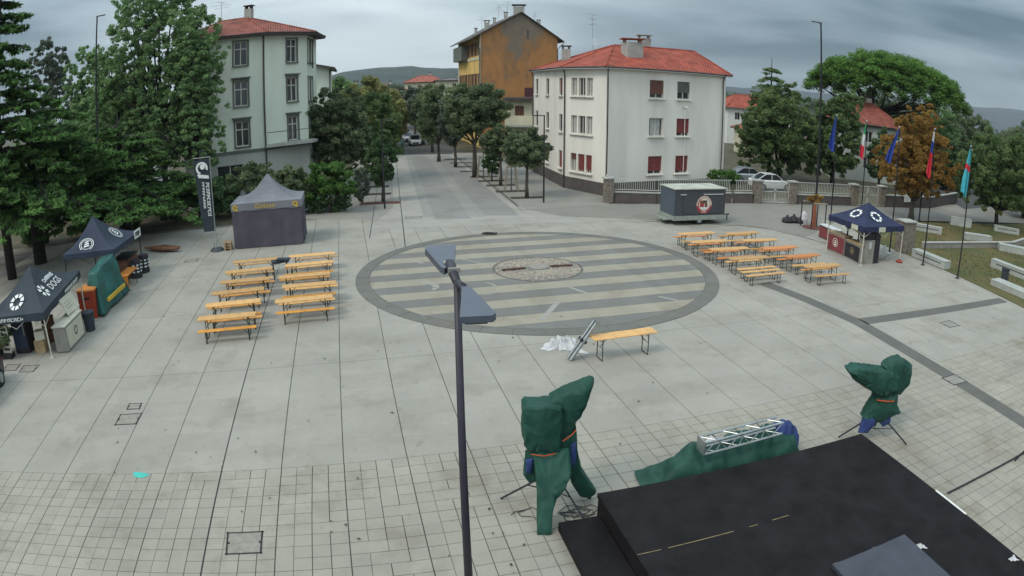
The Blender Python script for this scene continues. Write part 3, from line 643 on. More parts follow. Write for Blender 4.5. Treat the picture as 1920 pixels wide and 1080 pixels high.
p = Y3 + tY * 4.5 + nY * .5; MB().box((p.x, p.y, 13.4), (7.5, 1.0, 2.2), rzY).build('loggia', 'trim_grey', yb)
ov = 1.3; rf = MB(); A0 = Y1 - ed1 * ov - ed2 * .35; A1 = Y3 - ed1 * ov + ed2 * .4; B0 = YM - ed2 * .35; B1 = YM + ed2 * 17.9; C0 = Y2 + ed1 * .9 - ed2 * .35; C1 = Y4 + ed1 * .9 + ed2 * .4; zl = ZE - .75; zr_ = ZE - .95
for dz in (0.0, .16):
    rf.quad((*A0, zl + dz), (*B0, ZA + dz + .05), (*B1, ZA + dz + .05), (*A1, zl + dz)); rf.quad((*B0, ZA + dz + .05), (*C0, zr_ + dz), (*C1, zr_ + dz), (*B1, ZA + dz + .05))
rf.quad((*A0, zl), (*B0, ZA + .05), (*B0, ZA + .21), (*A0, zl + .16)); rf.quad((*B0, ZA + .05), (*C0, zr_), (*C0, zr_ + .16), (*B0, ZA + .21)); rf.quad((*A1, zl), (*A0, zl), (*A0, zl + .16), (*A1, zl + .16))
rfo = rf.build('roof', 'eave_wood', yb)
for i, (f, s_, w_, h_) in enumerate(((.35, 1.5, .7, 1.1), (.75, 2.0, .5, .9), (1.0, 1.5, 1.5, 1.0), (.55, 3.0, .45, .9), (1.45, 1.2, .5, .7), (.2, 4, .4, .8))):
    q = A0 + (B0 - A0) * f if f <= 1 else B0 + (C0 - B0) * (f - 1); q = q + ed2 * s_; z = zl + (ZA - zl) * f if f <= 1 else ZA - (ZA - zr_) * (f - 1)
    chimney(yb, q.x, q.y, z - .2, w_, w_ * .8, h_ + .2, 'gutter', 0, 'concrete')
for i, (f, h_) in enumerate(((.28, 2.4), (.62, 2.8), (.8, 2.6), (1.42, 2.2))):
    q = (A0 + (B0 - A0) * f if f <= 1 else B0 + (C0 - B0) * (f - 1)) + ed2 * 2.5; z = zl + (ZA - zl) * f if f <= 1 else ZA - (ZA - zr_) * (f - 1); antenna(yb, q.x, q.y, z, h_, 20 + i)
MB().tube([(*(A0 + ed1 * .1), zl - .05), (*(Y1 - ed1 * .15 - ed2 * .1), zl - 1.3), (*(Y1 - ed1 * .15 - ed2 * .1), 1.0)], .07, 6).build('downpipe', 'gutter', yb)
MB().tube([(*(C0), zr_ - .05), (*(Y2 - ed2 * .1), zr_ - 1.0), (*(Y2 - ed2 * .1), 1.0)], .07, 6).build('downpipe', 'gutter', yb)
for s_, z0, z1, ww in ((6.6, 15.0, 16.3, .25), (7.9, 4.6, 8.2, .22)):
    q = Y1 + ed1 * s_ - ed2 * .02; MB().box((q.x, q.y, (z0 + z1) / 2), (ww, .05, z1 - z0), math.atan2(ed1.y, ed1.x)).build('slit_window', 'glass', yb)
q = Y1 + ed1 * 6.8 - ed2 * .04; MB().box((q.x, q.y, 7.1), (1.3, .1, 2.2), math.atan2(ed1.y, ed1.x)).build('gable_door', 'shutter_wine', yb)

# ---- cream annex with balcony between ochre block and white house
cb_ = thing('cream_annex', 'small cream house with balcony squeezed between ochre block and white house', 'house')
a0, a1, a2, a3 = (-0.75, 80.2), (2.6, 79.6), (3.6, 86.5), (-.2, 87.2); hx = [(1.15, 2.25, 3.95, 6.05)]
w = MB(); facade(w, a0, a1, 0, 6.7, hx, .15); w.quad((*a1, 0), (*a2, 0), (*a2, 6.7), (*a1, 6.7)); w.quad((*a3, 0), (*a0, 0), (*a0, 6.7), (*a3, 6.7)); w.build('wall', 'plaster_cream', cb_)
window(cb_, a0, a1, hx[0], 'brown', .15, sill=None, drop=.98)
MB().prism([(-1.1, 79.3), (2.9, 78.7), (4.0, 86.9), (-.6, 87.6)], 6.7, 7.0).build('roof', 'gutter', cb_)
bl = MB().prism([(-.8, 79.0), (2.5, 78.4), (2.6, 79.55), (-.7, 80.15)], 3.55, 3.8); bl.build('balcony_floor', 'concrete', cb_)
MB().prism([(-.8, 79.0), (2.5, 78.4), (2.52, 78.5), (-.78, 79.1)], 3.8, 4.9).build('balcony_parapet', 'plaster_cream', cb_)
for x, y in ((-.72, 79.12), (2.42, 78.55)): MB().box((x, y, 5.8), (.12, .12, 1.9)).build('post', 'trim_grey', cb_)

# ---- green apartment house on the left
gb = thing('green_house', 'pale green four-storey apartment house with red roof and polygonal corner', 'apartment house')
Q0 = (-25.3, 47.05); Q1 = (-19.2, 50.0); Q2 = (-16.75, 53.6); Q3 = (-17.3, 58.2); Q4 = (-25.5, 62.0); Q5 = (-30, 56)
f1 = (Vector(Q1) - Vector(Q0)).length; f2 = (Vector(Q2) - Vector(Q1)).length; f3 = (Vector(Q3) - Vector(Q2)).length
TOPS = (13.0, 9.75, 6.55); h1 = [(f1 - x - .55, f1 - x + .55, t - 1.95, t) for t in TOPS for x in (1.95, 5.2)] + [(f1 - 4.2, f1 - 2.0, 1.6, 3.2)]
h2 = [(2.75 - .5, 2.75 + .5, t - 1.95, t) for t in TOPS]; h3 = [(x - .42, x + .42, t - 2.0, t) for t in TOPS for x in (.75, 2.1)]
w = MB(); facade(w, Q0, Q1, 4.3, 13.3, h1[:6]); facade(w, Q1, Q2, 4.3, 13.3, h2); facade(w, Q2, Q3, 4.3, 13.3, h3)
for p, q in ((Q3, Q4), (Q4, Q5), (Q5, Q0)): w.quad((*p, 0), (*q, 0), (*q, 13.3), (*p, 13.3))
w.build('wall', 'plaster_green', gb)
w = MB(); facade(w, Q0, Q1, 0, 4.1, h1[6:], .2); facade(w, Q1, Q2, 0, 4.1, []); facade(w, Q2, Q3, 0, 4.1, []); w.build('ground_floor_wall', 'plaster_green_grey', gb)
window(gb, Q0, Q1, h1[6], 'plain', .2)
gc = Vector((-23, 54)); gg = lambda p, k: tuple(Vector(p) + (Vector(p) - gc).normalized() * k)
b = MB()
for p, q in ((Q0, Q1), (Q1, Q2), (Q2, Q3)):
    p, q = Vector(gg(p, .14)), Vector(gg(q, .14)); b.prism([tuple(p), tuple(q), gg(q, -.4), gg(p, -.4)], 4.1, 4.3)
b.build('string_course', 'trim_grey', gb)
for i, h in enumerate(h1[:6]): window(gb, Q0, Q1, h, 'transom', .16, 'trim_grey', None if i < 2 else 'trim_grey')
for i, h in enumerate(h2): window(gb, Q1, Q2, h, 'transom', .16, 'trim_grey', None if i < 1 else 'trim_grey')
for i, h in enumerate(h3): window(gb, Q2, Q3, h, 'transom', .16, 'trim_grey', None)
ev = [(*gg(Q0, .7), 0), (*gg(Q1, .8), 1), (*gg(Q2, .9), 1), (*gg(Q3, .9), 1), (*gg(Q4, .7), 1), (*gg(Q5, .7), 0)]
hip_roof(gb, ev, 13.5, [(-24.6, 53.0), (-22.0, 53.2)], 15.4, 'roof_red_old', .2)
pipe(gb, Q1[0] - .05, Q1[1] - .05, 0.0, 13.1, .3, -.9, .07); pipe(gb, Q2[0] + .05, Q2[1] + 1.2, 10.5, 13.1, 1, -.1, .06)
chimney(gb, -22.0, 53.4, 15.2, .65, .6, 1.0, 'gutter'); antenna(gb, -24.6, 53.2, 15.2, 2.0, 9)
bb = MB().prism([(-19.0, 49.3), (-16.0, 52.0), (-15.9, 53.4), (-16.8, 53.5), (-19.1, 50.0)], 4.32, 4.55); bb.build('balcony_slab', 'concrete', gb)
MB().tube([(-18.9, 49.4, 5.5), (-16.1, 52.0, 5.5)], .03, 5).build('balcony_rail', 'gutter', gb)
wg = thing('green_rear_wing', 'pale green rear wing with lean-to roof behind the apartment house', 'house wing')
V0 = (-25.0, 74.0); V1 = (-20.8, 75.5); V2 = (-24, 88); hs = [(0.55 + i * .34, 0.70 + i * .34, 11.05, 11.45) for i in range(7)]
w = MB(); facade(w, V0, V1, 0, 11.25, [], .1); w.add([(*V0, 11.25), (*V1, 11.25), (*V0, 12.3)], [(0, 1, 2)]); w.quad((*V1, 0), (*V2, 0), (*V2, 11.25), (*V1, 11.25)); w.build('wall', 'plaster_green', wg)
for i in range(6):
    q = Vector(V0).lerp(Vector(V1), .12 + i * .085); MB().box((q.x, q.y - .03, 11.05), (.16, .08, .5), R(20)).build('vent_slot', 'gutter', wg)
MB().poly([(-25.5, 73.4, 12.55), (-20.0, 74.7, 11.25), (-23.4, 89, 11.25), (-29, 88, 12.55)]).poly([(-25.5, 73.4, 12.35), (-29, 88, 12.35), (-23.4, 89, 11.05), (-20.0, 74.7, 11.05)]).quad((-25.5, 73.4, 12.35), (-20, 74.7, 11.05), (-20, 74.7, 11.25), (-25.5, 73.4, 12.55)).build('roof', 'gutter', wg)
MB().tube([(-20.75, 75.3, 11.1), (-20.75, 75.3, 0)], .07, 6).build('downpipe', 'gutter', wg)
# orange porch roof left of the hedge, far houses
def small_house(name, label, x, y, w_, d_, h_, rh, rz, wm, rm, wins=2, floors=1):
    t = thing(name, label, 'house', (x, y, 0), R(rz)); hs = []
    for f in range(floors):
        for i in range(wins): cxx = (i + .5) * w_ / wins; hs.append((cxx - .5, cxx + .5, h_ - 2.0 - 3 * f, h_ - .7 - 3 * f))
    b = MB(); facade(b, (-w_ / 2, -d_ / 2), (w_ / 2, -d_ / 2), -.1, h_, hs, .15)
    for p, q in (((w_ / 2, -d_ / 2), (w_ / 2, d_ / 2)), ((w_ / 2, d_ / 2), (-w_ / 2, d_ / 2)), ((-w_ / 2, d_ / 2), (-w_ / 2, -d_ / 2))): b.quad((*p, -.1), (*q, -.1), (*q, h_), (*p, h_))
    b.build('wall', wm, t)
    for h in hs: window(t, (-w_ / 2, -d_ / 2), (w_ / 2, -d_ / 2), h, 'plain', .15, sill=None)
    k = .5; ev = [(-w_ / 2 - k, -d_ / 2 - k, 0), (w_ / 2 + k, -d_ / 2 - k, 1), (w_ / 2 + k, d_ / 2 + k, 1), (-w_ / 2 - k, d_ / 2 + k, 0)]
    hip_roof(t, ev, h_ + .1, [(-w_ / 2 + d_ * .4, 0), (w_ / 2 - d_ * .4, 0)], h_ + rh, rm)
    chimney(t, w_ * .12, .3, h_ + rh - .6, .7, .6, 1.2, 'gutter')
    return t
small_house('far_house', 'cream villa with red roof far down the street centre', -24.0, 188, 11, 10, 10.0, 2.0, 4, 'plaster_cream', 'roof_far', 4, 2)
small_house('far_house', 'low cream house with faded red roof left of the far villa', -33.0, 176, 8.5, 8, 8.0, 1.8, -6, 'plaster_cream', 'roof_far', 3, 2)
small_house('far_house', 'flat-topped cream house behind the far street trees', -15.5, 180, 9.5, 9, 10.2, .8, 8, 'plaster_cream', 'gutter', 3, 2)
small_house('far_house', 'orange house glimpsed beside the green rear wing', -27.0, 112, 5.5, 6, 8.0, 1.2, 0, 'plaster_yellow', 'roof_far', 2, 2)
small_house('far_house', 'white house with bright red roof right of the white corner house', 41.5, 114, 11.5, 9, 6.0, 2.4, 6, 'trim_white', 'roof_red', 3, 2)
small_house('far_house', 'small shed-like house with red roof near the yard', 35.0, 92, 4.5, 5, 3.4, 1.2, 4, 'plaster_cream', 'roof_far', 2, 1)
small_house('far_house', 'grey house with red tiled roof half hidden under the stone pine', 41.2, 71, 9.0, 7.5, 6.4, 2.6, -14, 'plaster_green_grey', 'roof_red_old', 3, 2)
small_house('far_house', 'distant white house among trees right of the far red roof', 62, 150, 9, 8, 6, 2.2, 0, 'trim_white', 'roof_far', 3, 2)
small_house('far_house', 'white house half hidden by the tall plane trees at left', -44, 66, 9, 8, 6.0, 2.2, 14, 'trim_white', 'roof_red_old', 3, 2)

# ---- boundary wall with white railings, pillars and gates
fw = thing('boundary_wall', 'low brown wall with stone pillars and white railings before the white house', 'boundary wall')
FP = [(7.15, 49.7), (6.95, 47.6), (10.5, 47.15), (16.6, 48.2), (18.6, 48.5)]
bar = MB().box((0, 0, .40), (.028, .028, .80)).mesh('bar', 'white_metal')
def wall_run(p, q, hb=0.75, rail=True, m='plinth'):
    p, q = Vector((*p, 0)), Vector((*q, 0)); L_ = (q - p).length; t = (q - p) / L_; rz = math.atan2(t.y, t.x); c = (p + q) / 2
    MB().box((c.x, c.y, hb / 2), (L_, .28, hb), rz).build('low_wall', m, fw); MB().box((c.x, c.y, hb + .04), (L_, .36, .08), rz).build('coping', 'concrete', fw)
    if not rail: return
    for z in (hb + .22, hb + 1.0): MB().box((c.x, c.y, z), (L_, .045, .05), rz).build('rail', 'white_metal', fw)
    n = int(L_ / .15)
    for i in range(1, n): place('bar', bar, fw, tuple(p + t * (i * L_ / n)) [:2] + (hb + .22,), rz)
def pillar(x, y, h=1.75, w_=.62):
    o = MB().box((x, y, h / 2), (w_, w_, h), R(8)).build('pillar', 'stone_pillar', fw); MB().box((x, y, h + .05), (w_ + .14, w_ + .14, .1), R(8)).build('pillar_cap', 'concrete', o)
wall_run(FP[0], FP[1]); wall_run(FP[1], FP[2]); wall_run(FP[2], FP[3]); wall_run((16.9, 48.25), (18.5, 48.45)); 
for x, y in ((7.0, 47.5), (18.9, 48.5), (22.1, 48.8), (28.4, 49.5), (31.6, 49.8)): pillar(x, y)
wall_run((22.5, 48.85), (28.0, 49.4)); wall_run((31.95, 49.85), (38.2, 50.9), 1.0, False); wall_run((38.2, 50.9), (46, 56), 1.0, False)
for x0, x1, y0, y1 in ((19.25, 21.8, 48.6, 48.75), (28.75, 31.25, 49.55, 49.78)):
    gt = thing('yard_gate', 'white double yard gate of metal bars %s' % ('in front of the parked cars' if x0 < 20 else 'beside the brown wall on the right'), 'gate')
    p, q = Vector((x0, y0, 0)), Vector((x1, y1, 0)); t = (q - p).normalized(); L_ = (q - p).length; rz = math.atan2(t.y, t.x)
    for k in (0, 1):
        a_, b_ = p + t * (L_ / 2 * k + .03), p + t * (L_ / 2 * (k + 1) - .03); c = (a_ + b_) / 2; LL = (b_ - a_).length; b = MB()
        for z in (.1, .95, 1.7): b.box((c.x, c.y, z), (LL, .05, .06), rz)
        for e_ in (a_, b_): b.box((e_.x, e_.y, .9), (.055, .055, 1.66), rz)
        lf = b.build('gate_leaf', 'white_metal', gt)
        for i in range(1, 9): e_ = a_ + t * (LL * i / 9); MB().box((e_.x, e_.y, .5), (.022, .022, .85), rz).box((e_.x, e_.y, 1.32), (.022, .022, .72), rz).build('bar', 'white_metal', lf)
    c = (p + q) / 2; MB().box((c.x, c.y - .04, 1.0), (.28, .06, .22), rz).build('lock_plate', 'metal_grey', gt)
tag(MB().box((35.2, 50.2, 1.0), (1.5, .05, .95), R(10)).build('notice_board', 'trim_white'), 'blank white board on the brown wall behind the flagpoles', 'board')
# ---- hills
def hill(name, label, pts, y, depth, m, seed):
    r_ = random.Random(seed); b = MB(); n = 90; xs = [pts[0][0] + (pts[-1][0] - pts[0][0]) * i / n for i in range(n + 1)]; prof = []
    for x in xs:
        for (xa, za), (xb, zb) in zip(pts, pts[1:]):
            if xa <= x <= xb: f = (x - xa) / (xb - xa); f = f * f * (3 - 2 * f); prof.append(za + (zb - za) * f + r_.uniform(-1, 1) * 2.2); break
    for j, (fy, fz) in enumerate(((0, 0), (.35, .45), (.7, .85), (1, 1.0), (1.6, .8))): b.v += [(x, y + depth * (fy - 1) + r_.uniform(-12, 12), max(-5, z * fz + (r_.uniform(-3, 3) if 0 < j < 3 else 0) - (5 if j == 0 else 0))) for x, z in zip(xs, prof)]
    w_ = n + 1
    for j in range(4):
        for i in range(n): b.f.append((j * w_ + i, j * w_ + i + 1, (j + 1) * w_ + i + 1, (j + 1) * w_ + i))
    tag(b.build(name, m, smooth=True), label, 'hill', kind='structure')
mat('forest', (0.020, 0.036, 0.026), 1.0, 0.45, 0.012, bump=0.0, detail=10)
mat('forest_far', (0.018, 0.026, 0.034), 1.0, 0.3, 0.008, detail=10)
hill('hill', 'wooded hill behind the street', [(-1700, 10), (-1000, 40), (-690, 64), (-520, 95), (-400, 97), (-250, 84), (0, 70), (400, 45), (900, 20)], 2500, 900, 'forest', 4)
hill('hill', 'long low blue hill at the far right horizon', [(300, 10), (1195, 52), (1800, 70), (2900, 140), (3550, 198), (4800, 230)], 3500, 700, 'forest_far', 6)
# ================================================================ trees and shrubs
leaf_mat('leaf_street', (0.092, 0.130, 0.072), (0.245, 0.292, 0.157))
leaf_mat('leaf_plane', (0.129, 0.212, 0.098), (0.297, 0.438, 0.189))
leaf_mat('leaf_dark', (0.059, 0.114, 0.055), (0.150, 0.222, 0.100))
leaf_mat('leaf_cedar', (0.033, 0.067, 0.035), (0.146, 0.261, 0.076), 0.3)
leaf_mat('leaf_bright', (0.072, 0.148, 0.043), (0.130, 0.237, 0.069))
leaf_mat('leaf_pine', (0.044, 0.085, 0.022), (0.156, 0.290, 0.071), 0.3)
leaf_mat('leaf_orange', (0.225, 0.131, 0.044), (0.409, 0.256, 0.078))
leaf_mat('leaf_autumn', (0.205, 0.225, 0.091), (0.337, 0.342, 0.144))
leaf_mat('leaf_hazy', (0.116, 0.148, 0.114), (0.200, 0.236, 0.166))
leaf_mat('leaf_olive', (0.094, 0.149, 0.066), (0.220, 0.294, 0.118))
leaf_mat('leaf_red', (0.187, 0.090, 0.078), (0.299, 0.131, 0.109))
mat('bark', (0.085, 0.075, 0.06), 0.95, 0.3, 6, bump=0.5)
mat('bark_dark', (0.035, 0.030, 0.028), 0.95, 0.3, 6, bump=0.5)
mat('stake_wood', (0.30, 0.27, 0.20), 0.9, 0.2, 5)

def foliage_mesh(name, clumps, n, size, seed, m, up=0.35, flat=0.75, aspect=0.55):
    """clumps: (x, y, z, spread, tone); every leaf is a small diamond face"""
    r = np.random.default_rng(seed); c = np.asarray(clumps, float); w = c[:, 3] ** 2; idx = r.choice(len(c), n, p=w / w.sum())
    g_ = r.normal(size=(n, 3)); g_ /= np.linalg.norm(g_, axis=1)[:, None]; g_ *= (r.random(n) ** 0.45)[:, None]
    ctr = c[idx, :3] + g_ * c[idx, 3][:, None] * np.array([1, 1, flat])
    nrm = r.normal(size=(n, 3)) + g_ * 0.7; nrm[:, 2] += up * 2; nrm /= np.linalg.norm(nrm, axis=1)[:, None]
    t = np.cross(nrm, r.normal(size=(n, 3))); t /= np.linalg.norm(t, axis=1)[:, None]; b = np.cross(nrm, t)
    s = size * r.uniform(.55, 1.35, n)[:, None]
    V = np.stack([ctr - t * s, ctr - b * s * aspect, ctr + t * s, ctr + b * s * aspect], 1).reshape(-1, 3)
    me = bpy.data.meshes.new(name); me.vertices.add(4 * n); me.vertices.foreach_set('co', V.ravel().astype(np.float32))
    me.loops.add(4 * n); me.loops.foreach_set('vertex_index', np.arange(4 * n, dtype=np.int32)); me.polygons.add(n); me.polygons.foreach_set('loop_start', np.arange(0, 4 * n, 4, dtype=np.int32))
    me.update(calc_edges=True)
    at = me.attributes.new('tone', 'FLOAT', 'POINT'); tone = np.clip(c[idx, 4] + r.normal(0, .22, n), 0, 1); at.data.foreach_set('value', np.repeat(tone, 4).astype(np.float32))
    me.materials.append(MATS[m]); return me
def crown_clumps(blobs, k, seed, spread=(.16, .30), shell=.55):
    r = random.Random(seed); out = []; tot = sum((b[3] * b[4] * b[5]) ** (2 / 3) for b in blobs)
    for b in blobs:
        m = max(3, int(k * (b[3] * b[4] * b[5]) ** (2 / 3) / tot)); mean = (b[3] + b[4] + b[5]) / 3
        for _ in range(m):
            v = Vector((r.gauss(0, 1), r.gauss(0, 1), r.gauss(0, 1))).normalized() * (shell + (1 - shell) * r.random() ** .6)
            out.append((b[0] + v.x * b[3], b[1] + v.y * b[4], b[2] + v.z * b[5], mean * r.uniform(*spread), min(1, max(0, .45 + r.gauss(0, .22)))))
    return out
def trunk_mesh(h, r0, top, clumps, seed, m='bark', nl=7, lean=(0, 0), base_z=0.0):
    r = random.Random(seed); b = MB(); path = [(0, 0, -.05), (lean[0] * .3 + r.uniform(-.05, .05), lean[1] * .3, h * .35), (lean[0] * .7, lean[1] * .7 + r.uniform(-.08, .08), h * .7), (lean[0], lean[1], h)]
    b.tube(path, [r0 * 1.35, r0, r0 * .85, r0 * .6], 10)
    for c in r.sample(clumps, min(nl, len(clumps))):
        s = Vector((lean[0], lean[1], h * r.uniform(.82, 1.0))); e = Vector(c[:3]); mid = s.lerp(e, .5) + Vector((0, 0, -.08 * (e - s).length)); b.tube([s, mid, e], [r0 * .5, r0 * .32, r0 * .12], 6)
    return b.mesh('trunk', m, True)
def tree(label, x, y, blobs, n, size, m, seed, trunk_h, r0=.14, cat='tree', name='street_tree', group=None, k=90, shell=.5, spread=(.16, .30), bark='bark', nl=8, lean=(0, 0), up=.35, rz=0.0, aspect=.55, flat=.75):
    t = thing(name, label, cat, (x, y, 0), rz, group); cl = crown_clumps(blobs, k, seed, spread, shell)
    place('trunk', trunk_mesh(trunk_h, r0, 0, cl, seed, bark, nl, lean), t); place('crown', foliage_mesh('crown', cl, n, size, seed, m, up, flat, aspect), t); return t

# -- round-headed trees along the right-hand pavement
gR = 'round-headed trees along the right-hand pavement'
RH = dict(group=gR, spread=(.15, .26), shell=.25)
tree('nearest round-headed tree in front of the white house', 1.15, 49.5, [(0, 0, 3.75, 1.75, 1.75, 1.40), (.9, -.2, 3.4, 1.2, 1.1, 1.0), (-.8, .2, 3.4, 1.1, 1.0, 1.0)], 19000, .105, 'leaf_street', 1, 2.6, .13, k=170, **RH)
tree('small round-headed tree second from the square on the right pavement', -.95, 55.9, [(-.2, 0, 4.0, 1.45, 1.3, 1.25), (-.9, 0, 3.7, 1.0, .9, .9), (.7, 0, 3.7, .9, .8, .9)], 14000, .11, 'leaf_street', 2, 2.8, .12, k=130, **RH)
tree('slim sapling with low crown between wooden stakes', -1.75, 58.6, [(0, 0, 1.9, .85, .75, 1.4)], 6000, .10, 'leaf_dark', 3, 1.2, .07, k=60, **RH)
tree('large double-headed tree in front of the brown gable', -3.4, 61.3, [(-.4, 0, 6.2, 2.4, 2.2, 2.5), (1.4, .5, 6.4, 2.0, 1.9, 2.2), (-1.2, 0, 5.4, 1.6, 1.5, 1.6)], 30000, .13, 'leaf_street', 4, 3.4, .22, k=260, **RH)
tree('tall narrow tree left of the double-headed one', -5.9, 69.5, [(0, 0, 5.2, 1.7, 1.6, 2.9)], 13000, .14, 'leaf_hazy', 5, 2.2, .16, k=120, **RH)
tree('dense tall tree farther along the right pavement', -8.2, 74.5, [(0, 0, 5.4, 2.2, 2.0, 3.4)], 15000, .15, 'leaf_street', 6, 2.2, .18, k=130, **RH)
tree('tree standing at the start of the asphalt on the right', -10.2, 85.5, [(0, 0, 5.2, 2.6, 2.3, 3.5)], 13000, .18, 'leaf_street', 7, 2.2, .18, k=120, **RH)
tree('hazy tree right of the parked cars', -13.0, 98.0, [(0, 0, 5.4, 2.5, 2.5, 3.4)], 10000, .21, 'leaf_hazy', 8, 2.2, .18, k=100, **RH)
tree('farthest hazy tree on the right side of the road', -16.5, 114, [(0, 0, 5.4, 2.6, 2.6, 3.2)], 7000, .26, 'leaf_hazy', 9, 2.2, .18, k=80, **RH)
for i, (x, y) in enumerate(((-.05, 52.6), (-2.6, 60.2))):
    t = thing('staked_sapling', 'bare wooden stakes round a %s' % ('thin trunk beside the nearest round tree' if i == 0 else 'sapling in front of the double-headed tree'), 'tree stakes', (x, y, 0), .2)
    MB().tube([(0, 0, 0), (.03, .02, 2.9)], [.05, .03], 6).build('trunk', 'bark', t)
    for sx, sy in ((-.55, -.3), (.55, -.3), (-.55, .3), (.55, .3)): MB().tube([(sx, sy, 0), (sx * .55, sy * .6, 2.1)], .045, 6).build('stake', 'stake_wood', t)
    MB().box((0, -.17, 1.95), (.75, .04, .08)).box((0, .17, 1.95), (.75, .04, .08)).build('cross_rail', 'stake_wood', t)
# -- left side of the street
gL = 'trees and bushes left of the street'
tree('narrow dark column tree beside the street lamp', -9.55, 48.3, [(0, 0, 3.1, 1.1, 1.05, 1.95), (.1, 0, 4.3, .8, .7, 1.1), (-.3, 0, 2.3, 1.0, .9, .9)], 16000, .10, 'leaf_dark', 21, 1.3, .10, group=gL, name='column_tree')
tree('big leafy tree hiding the right end of the green house', -15.2, 55.5, [(0, 0, 5.2, 3.5, 2.6, 3.0), (-1.5, 0, 3.4, 2.6, 2.2, 2.2), (1.8, 0, 3.6, 2.4, 2.0, 2.4), (.3, 0, 7.0, 2.6, 1.8, 1.8)], 38000, .13, 'leaf_street', 22, 2.2, .2, group=gL, name='leafy_tree', k=380, spread=(.10, .19), shell=.3)
tree('olive green tree behind the column tree', -12.8, 60.5, [(0, 0, 5.0, 2.6, 2.3, 3.2), (.8, 0, 3.0, 1.9, 1.7, 2.2)], 20000, .14, 'leaf_olive', 23, 1.8, .16, group=gL, name='leafy_tree')
tree('brownish autumn tree down the left side of the street', -17.8, 84, [(0, 0, 6.2, 3.8, 3.0, 3.6), (-3, 0, 5.4, 2.6, 2.6, 3.0)], 22000, .19, 'leaf_autumn', 24, 2.5, .22, group=gL, name='autumn_tree')
tree('greenish yellow tree at the left of the asphalt road', -17.5, 96, [(0, 0, 4.0, 2.6, 2.6, 3.6)], 12000, .21, 'leaf_autumn', 25, 1.5, .2, group=gL, name='autumn_tree')
tree('dark green tree behind the autumn trees', -26, 98, [(0, 0, 6.0, 4.5, 4.0, 4.2)], 10000, .30, 'leaf_plane', 26, 2.5, .25, group=gL, name='leafy_tree')
tree('rounded trees at the bend of the far road', -24.5, 140, [(0, 0, 5, 4.5, 4.5, 4.0), (7, 2, 4.5, 3.5, 3.5, 3.5)], 8000, .4, 'leaf_hazy', 27, 2.0, .2, group=gL, name='leafy_tree')
tree('bright green bush right of the grey tent', -12.55, 44.2, [(0, 0, 2.35, 1.75, 1.2, 1.15), (1.0, 0, 1.9, 1.1, 1.0, .9), (-1.2, 0, 1.7, 1.1, 1.0, 1.0)], 11000, .12, 'leaf_bright', 28, .8, .08, cat='bush', name='bush', group=gL)
tree('dark hedge bush under the bright green bush', -13.2, 44.6, [(0, 0, .9, 2.2, 1.0, .95)], 6000, .12, 'leaf_dark', 29, .3, .05, cat='bush', name='bush', group=gL)
tree('pale flowering shrub at the corner of the left pavement', -10.9, 47.0, [(0, 0, 1.5, .6, .6, 1.3)], 2600, .10, 'leaf_hazy', 30, .4, .04, cat='bush', name='bush', group=gL)
# hedge and bushes behind the tents
gH = 'hedge bushes behind the tents'
for i, (x, y, h, w_, m, lb) in enumerate(((-15.6, 44.2, 3.1, 1.9, 'leaf_street', 'hedge bush directly behind the grey tent'), (-18.6, 44.6, 3.5, 2.2, 'leaf_street', 'tall hedge bush behind the left edge of the grey tent'), (-21.2, 43.9, 2.9, 2.0, 'leaf_dark', 'hedge bush behind the banner'), (-24.2, 42.8, 3.4, 2.2, 'leaf_dark', 'dark hedge bush left of the banner'), (-27.4, 41.0, 3.6, 2.4, 'leaf_dark', 'dark hedge bush below the spreading cedar'), (-30.8, 39.6, 3.4, 2.4, 'leaf_dark', 'dark hedge bush behind the far navy tent'), (-34.4, 37.4, 3.2, 2.4, 'leaf_dark', 'leftmost dark hedge bush in the shade'))):
    tree(lb, x, y, [(0, 0, h * .55, w_, 1.2, h * .5), (w_ * .5, 0, h * .75, w_ * .55, 1.0, h * .28)], 9000, .14, m, 40 + i, h * .3, .06, cat='hedge', name='hedge_bush', group=gH, k=90, shell=.4)
# -- tall airy plane trees at left
gP = 'tall plane trees at left'
PL = dict(group=gP, name='plane_tree', spread=(.055, .115), bark='bark_dark')
tree('tallest airy plane tree with gaps of sky at upper left', -27.0, 46.5, [(0, 0, 14.2, 4.9, 3.6, 4.6), (-3.6, 0, 12.2, 3.2, 3.0, 4.0), (3.8, -.5, 12.0, 2.8, 2.8, 4.0), (1.0, 0, 9.0, 5.2, 3.2, 3.4), (-1.5, 0, 17.0, 3.6, 3.0, 2.6)], 52000, .125, 'leaf_plane', 51, 8.0, .26, k=1150, shell=.25, nl=40, **PL)
tree('plane tree in front of the red roof of the green house', -22.9, 44.6, [(0, 0, 9.4, 2.2, 2.2, 3.8), (.4, 0, 6.2, 2.4, 2.0, 2.8), (-2.6, 0, 7.0, 2.4, 2.0, 3.0), (-.6, 0, 12.0, 1.9, 1.8, 1.9)], 34000, .12, 'leaf_plane', 52, 5.0, .2, k=650, shell=.2, nl=22, **PL)
tree('plane tree between the tall lamp and the tallest plane tree', -31.5, 47.0, [(0, 0, 8.5, 3.2, 2.6, 3.4), (2.2, 0, 6.4, 3.4, 2.6, 2.6), (-1, 0, 11.6, 2.2, 2.2, 2.6)], 30000, .13, 'leaf_plane', 56, 5.5, .22, k=560, shell=.2, nl=20, **PL)
tree('plane tree left of the tall lamp, middle height', -43.0, 58, [(0, 0, 12.2, 3.8, 3.4, 4.4), (1, 0, 8.0, 4.6, 3.6, 4.0)], 26000, .17, 'leaf_plane', 53, 7.0, .24, k=480, shell=.25, nl=24, **PL)
